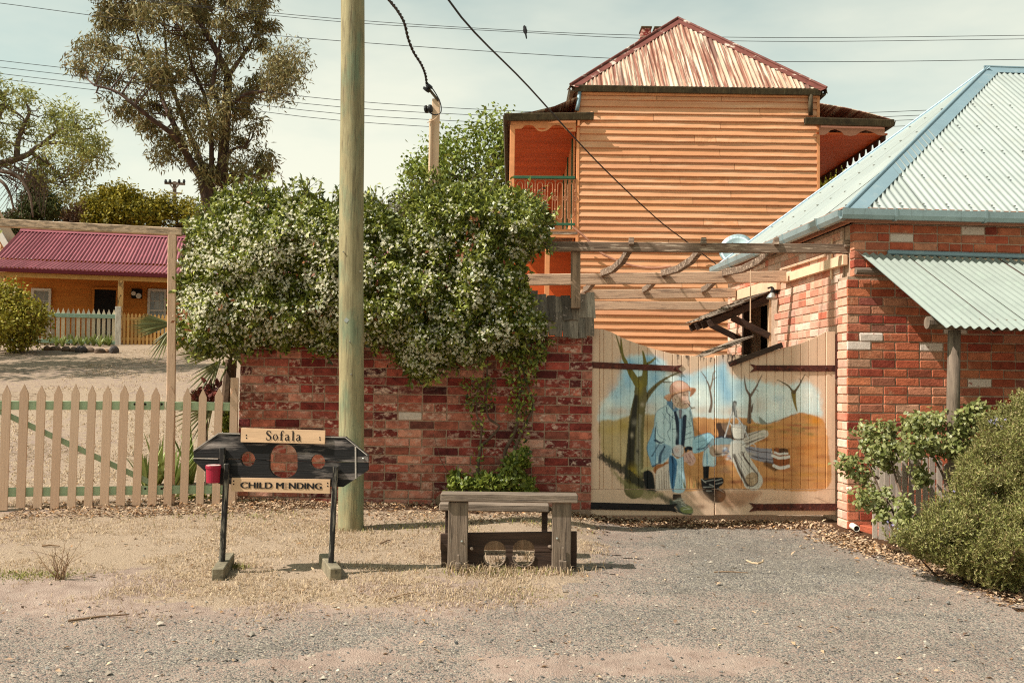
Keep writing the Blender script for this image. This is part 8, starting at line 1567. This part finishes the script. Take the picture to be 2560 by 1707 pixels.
f = (np.arange(n)[:, None, None] * 6 + np.array([[0, 1, 4], [1, 2, 4], [2, 3, 4], [3, 0, 4]])[None]).reshape(-1, 3); M_gravel = mat('gravel_stone', [S(70, 68, 66), S(130, 124, 116), S(98, 94, 90), S(168, 154, 136), S(110, 92, 78), S(190, 176, 156)], (.8, 1.2), 40, bump=0, rough=.9, spec=.2, var=.2)
o = obj('gravel', npmesh('gravel', v, f, M_gravel)); o['kind'] = 'stuff'; print('stones', n)
M_straw = mat('dry_grass_blade', [S(182, 154, 122), S(198, 172, 140), S(160, 134, 106), S(208, 184, 152), S(146, 126, 94)], (.85, 1.15), 10, bump=0, rough=.8, spec=.15, transl=.2, var=.15); M_greengrass = mat('green_grass_blade', [S(136, 132, 62), S(112, 116, 50), S(160, 146, 78)], (.85, 1.15), 10, bump=0, rough=.7, spec=.2, transl=.2, var=.15)
def grass(x, y, h, m, w=.0024, lean=.7, name='grass'):
    n = len(x); c = np.stack([x, y, gnz(x, y) - .004], 1); a = rng.uniform(0, 2 * math.pi, n); d = np.stack([np.cos(a), np.sin(a), np.zeros(n)], 1); s_ = np.stack([-np.sin(a), np.cos(a), np.zeros(n)], 1) * w; l = rng.uniform(.2, lean * 1.6, n)[:, None]; h = h[:, None]
    mid = c + d * h * l * .4 + np.array([0, 0, 1]) * h * .6; tip = c + d * h * l * 1.1 + np.array([0, 0, 1]) * h * np.maximum(.95 - .35 * l, .12)
    v = np.stack([c - s_, c + s_, mid + s_ * .7, mid - s_ * .7, tip], 1).reshape(-1, 3); b = np.arange(n)[:, None] * 5; f1 = b + np.array([[0, 1, 2, 3]]); me = npmesh(name, v, np.concatenate([f1, np.concatenate([b + np.array([[3, 2, 4, 4]])], 0)], 0), m) if False else None
    f3 = np.concatenate([b + np.array([[0, 1, 2]]), b + np.array([[0, 2, 3]]), b + np.array([[3, 2, 4]])], 0); o = obj(name, npmesh(name, v, f3, m)); o['kind'] = 'stuff'; return o
x, y = on_view(150000, 5.6, 9.75); cl_ = fbm(x * 2.1, y * 2.1, 1) + .35 * (fbm(x * 8, y * 8, 5) - .5); k = (x < drive_left(y) + .25 * (cl_ - .5)) & (rng.random(len(x)) < np.clip((cl_ - .43) * 3.0, 0, .85) * sstep(5.9, 6.9, y + (cl_ - .5))) & (x > -4.8); x, y = x[k], y[k]
grass(x, y, rng.uniform(.016, .044, len(x)) * (1 + .5 * (rng.random(len(x)) < .04)), M_straw, lean=1.3, name='dry_grass'); print('blades', len(x))
tx, ty, th__ = [], [], []
for cx_, cy_, n_, s_, h_ in [(zb(470, 1150)[0], zb(470, 1150)[1], 90, .10, .12), (zb(700, 1130)[0], zb(0, 1130)[1], 130, .25, .07), (zb(1000, 1110)[0], zb(0, 1110)[1], 160, .22, .08), (zb(1300, 1120)[0], zb(0, 1120)[1], 120, .2, .07), (zb(1650, 1150)[0], zb(0, 1150)[1], 60, .08, .09), (zb(1230, 960)[0], zb(0, 990)[1], 40, .05, .12), (zb(860, 980)[0], zb(0, 1000)[1], 40, .06, .09), (zs(430, 1330)[0], zs(0, 1330)[1], 90, .08, .07), (zs(1500, 1330)[0], zs(0, 1330)[1], 60, .12, .06), (880, 1326, 150, .16, .06), (220, 1508, 120, .22, .04), (340, 1545, 90, .2, .04), (930, 1540, 90, .3, .035), (660, 1490, 120, .35, .035), (1330, 1500, 160, .3, .04), (1180, 1475, 120, .3, .04), (880, 1460, 120, .4, .035)]:
    g_ = Gp(cx_, cy_); tx.append(g_.x + rng.normal(size=n_) * s_); ty.append(g_.y + rng.normal(size=n_) * s_ * .45); th__.append(rng.uniform(.4, 1.1, n_) * h_)
grass(np.concatenate(tx), np.concatenate(ty), np.concatenate(th__), M_straw, .003, .8, 'grass_tufts')
tx, ty, th__ = [], [], []
for cx_, cy_, n_, s_, h_ in [(60, 1438, 700, .22, .03), (zb(620, 1140)[0], zb(0, 1140)[1], 120, .2, .06), (zb(1050, 1110)[0], zb(0, 1110)[1], 120, .2, .05), (zs(440, 1350)[0], zs(0, 1350)[1], 80, .06, .06), (1000, 1320, 160, .3, .05), (560, 1290, 200, .4, .05), (1360, 1310, 120, .2, .05), (1310, 1490, 160, .25, .03)]:
    g_ = Gp(cx_, cy_); tx.append(g_.x + rng.normal(size=n_) * s_); ty.append(g_.y + rng.normal(size=n_) * s_ * .35); th__.append(rng.uniform(.4, 1.1, n_) * h_)
grass(np.concatenate(tx), np.concatenate(ty), np.concatenate(th__), M_greengrass, .003, .8, 'green_grass')
x = rng.uniform(-6.5, -.9, 60000); y = 9.9 + 17 * rng.random(60000) ** 1.6; cl_ = fbm(x * 1.2, y * 1.2, 2); k = rng.random(len(x)) < np.clip((cl_ - .40) * 3.0, .05, .8); x, y = x[k] - (y[k] - 10) * .25, y[k]; grass(x, y, rng.uniform(.015, .045, len(x)), M_straw, .006, 1.2, 'lawn_grass')
M_litter = mat('fallen_leaf', [S(150, 118, 92), S(190, 160, 128), S(112, 84, 66), S(210, 182, 148), S(168, 124, 82), S(96, 72, 58), S(200, 168, 134), S(176, 150, 124)], (.8, 1.2), 12, bump=0, rough=.75, spec=.2, transl=.05, var=.2)
def litter(x, y, s0, s1, name):
    n = len(x); c = np.stack([x, y, gnz(x, y) + .006 + .012 * rng.random(n)], 1); a = rng.uniform(0, 2 * math.pi, n); ax_ = norm(np.stack([np.cos(a), np.sin(a), rng.normal(size=n) * .35], 1)); v, f = leafquads(c, ax_, norm(runit(n) * .45 + np.array([0, 0, 1])), rng.uniform(s0, s1, n), rng.uniform(s0, s1, n) * .45, fold=.3); o = obj(name, npmesh(name, v, f, M_litter)); o['kind'] = 'stuff'; return o
x = rng.uniform(-3.4, .9, 9000); y = 9.82 - .95 * rng.random(9000) ** 1.7; k = rng.random(9000) < np.clip(1.25 - (9.82 - y) * 1.0, .1, 1) * np.clip((fbm(x * 2, y * 3, 8) - .28) * 3, .15, 1); X1, Y1 = x[k], y[k]
x2 = rng.uniform(.8, 3.1, 1600); y2 = 9.95 - .42 * rng.random(1600) ** 1.3
t = rng.random(3600); ex = np.interp(t, [0, .3, .6, 1], [3.0, 3.05, 3.25, 3.45]); ey = np.interp(t, [0, .3, .6, 1], [9.4, 8.6, 7.7, 6.5]); x3 = ex + rng.normal(size=3600) * .13; y3 = ey + rng.normal(size=3600) * .15
x4 = rng.uniform(-4.5, -2.0, 2600); y4 = 10.0 - .8 * rng.random(2600) + (x4 + 2.5) * .24; x5, y5 = on_view(420, 5.0, 9.4)
litter(np.concatenate([X1, x2, x3, x4, x5]), np.concatenate([Y1, y2, y3, y4, y5]), .022, .06, 'leaf_litter')
M_twig = mat('dry_twig', [S(120, 92, 70), S(156, 124, 92)], (.7, 1.2), 20, bump=0)
def stick(px0, px1, r, label):
    a, b = Gp(*px0), Gp(*px1); a.z = float(gnz(a.x, a.y)) + r + .004; b.z = float(gnz(b.x, b.y)) + r + .004; m1 = a.lerp(b, .5) + Vector((0, .01, .004)); solo('stick', MB().tube([a, a.lerp(m1, .5) + Vector((.01, 0, .002)), m1, b], [r, r * .9, r * .8, r * .5], 6), M_twig, label, 'stick', a)
stick((170, 1555), (322, 1540), .008, 'long thin reddish stick lying on the gravel at lower left'); stick((950, 1362), (980, 1352), .007, 'short dark stick between the pillory and the bench'); stick((970, 1500), (1045, 1484), .006, 'thin dark stick on the sand in front of the bench'); stick((1785, 1433), (1870, 1435), .005, 'thin pale straw stick lying on the driveway'); stick((105, 1370), (150, 1368), .008, 'short brown stick by the dead weed at the left')
cu_ = Gp(1880, 1408); q_ = [Gp(*p) for p in ((1866, 1404), (1880, 1410), (1894, 1412), (1906, 1408), (1908, 1402))]; solo('stick', MB().tube([p + ZV * .012 for p in q_], [.006, .007, .008, .008, .005], 6), M_straw, 'pale curled strip of bark lying on the driveway', 'stick', q_[0])
dw_ = Gp(150, 1448); dw_.z = G(dw_.x, dw_.y); wd = root('dead_weed', 'leafless brown dead weed standing in the dry ground at the left', 'weed', dw_); mb = MB()
for k in range(22):
    a_ = rng.uniform(-1, 1); q0 = dw_ + Vector((rng.normal() * .02, rng.normal() * .02, 0)); q1 = q0 + Vector((a_ * .08, rng.normal() * .05, rng.uniform(.08, .14))); q2_ = q1 + Vector((a_ * .10 + rng.normal() * .04, rng.normal() * .05, rng.uniform(.04, .14))); mb.tube([q0, q1, q2_], [.0028, .0022, .0012], 4, caps=False)
part('stems', mb, M_twig, wd, kind='stuff')
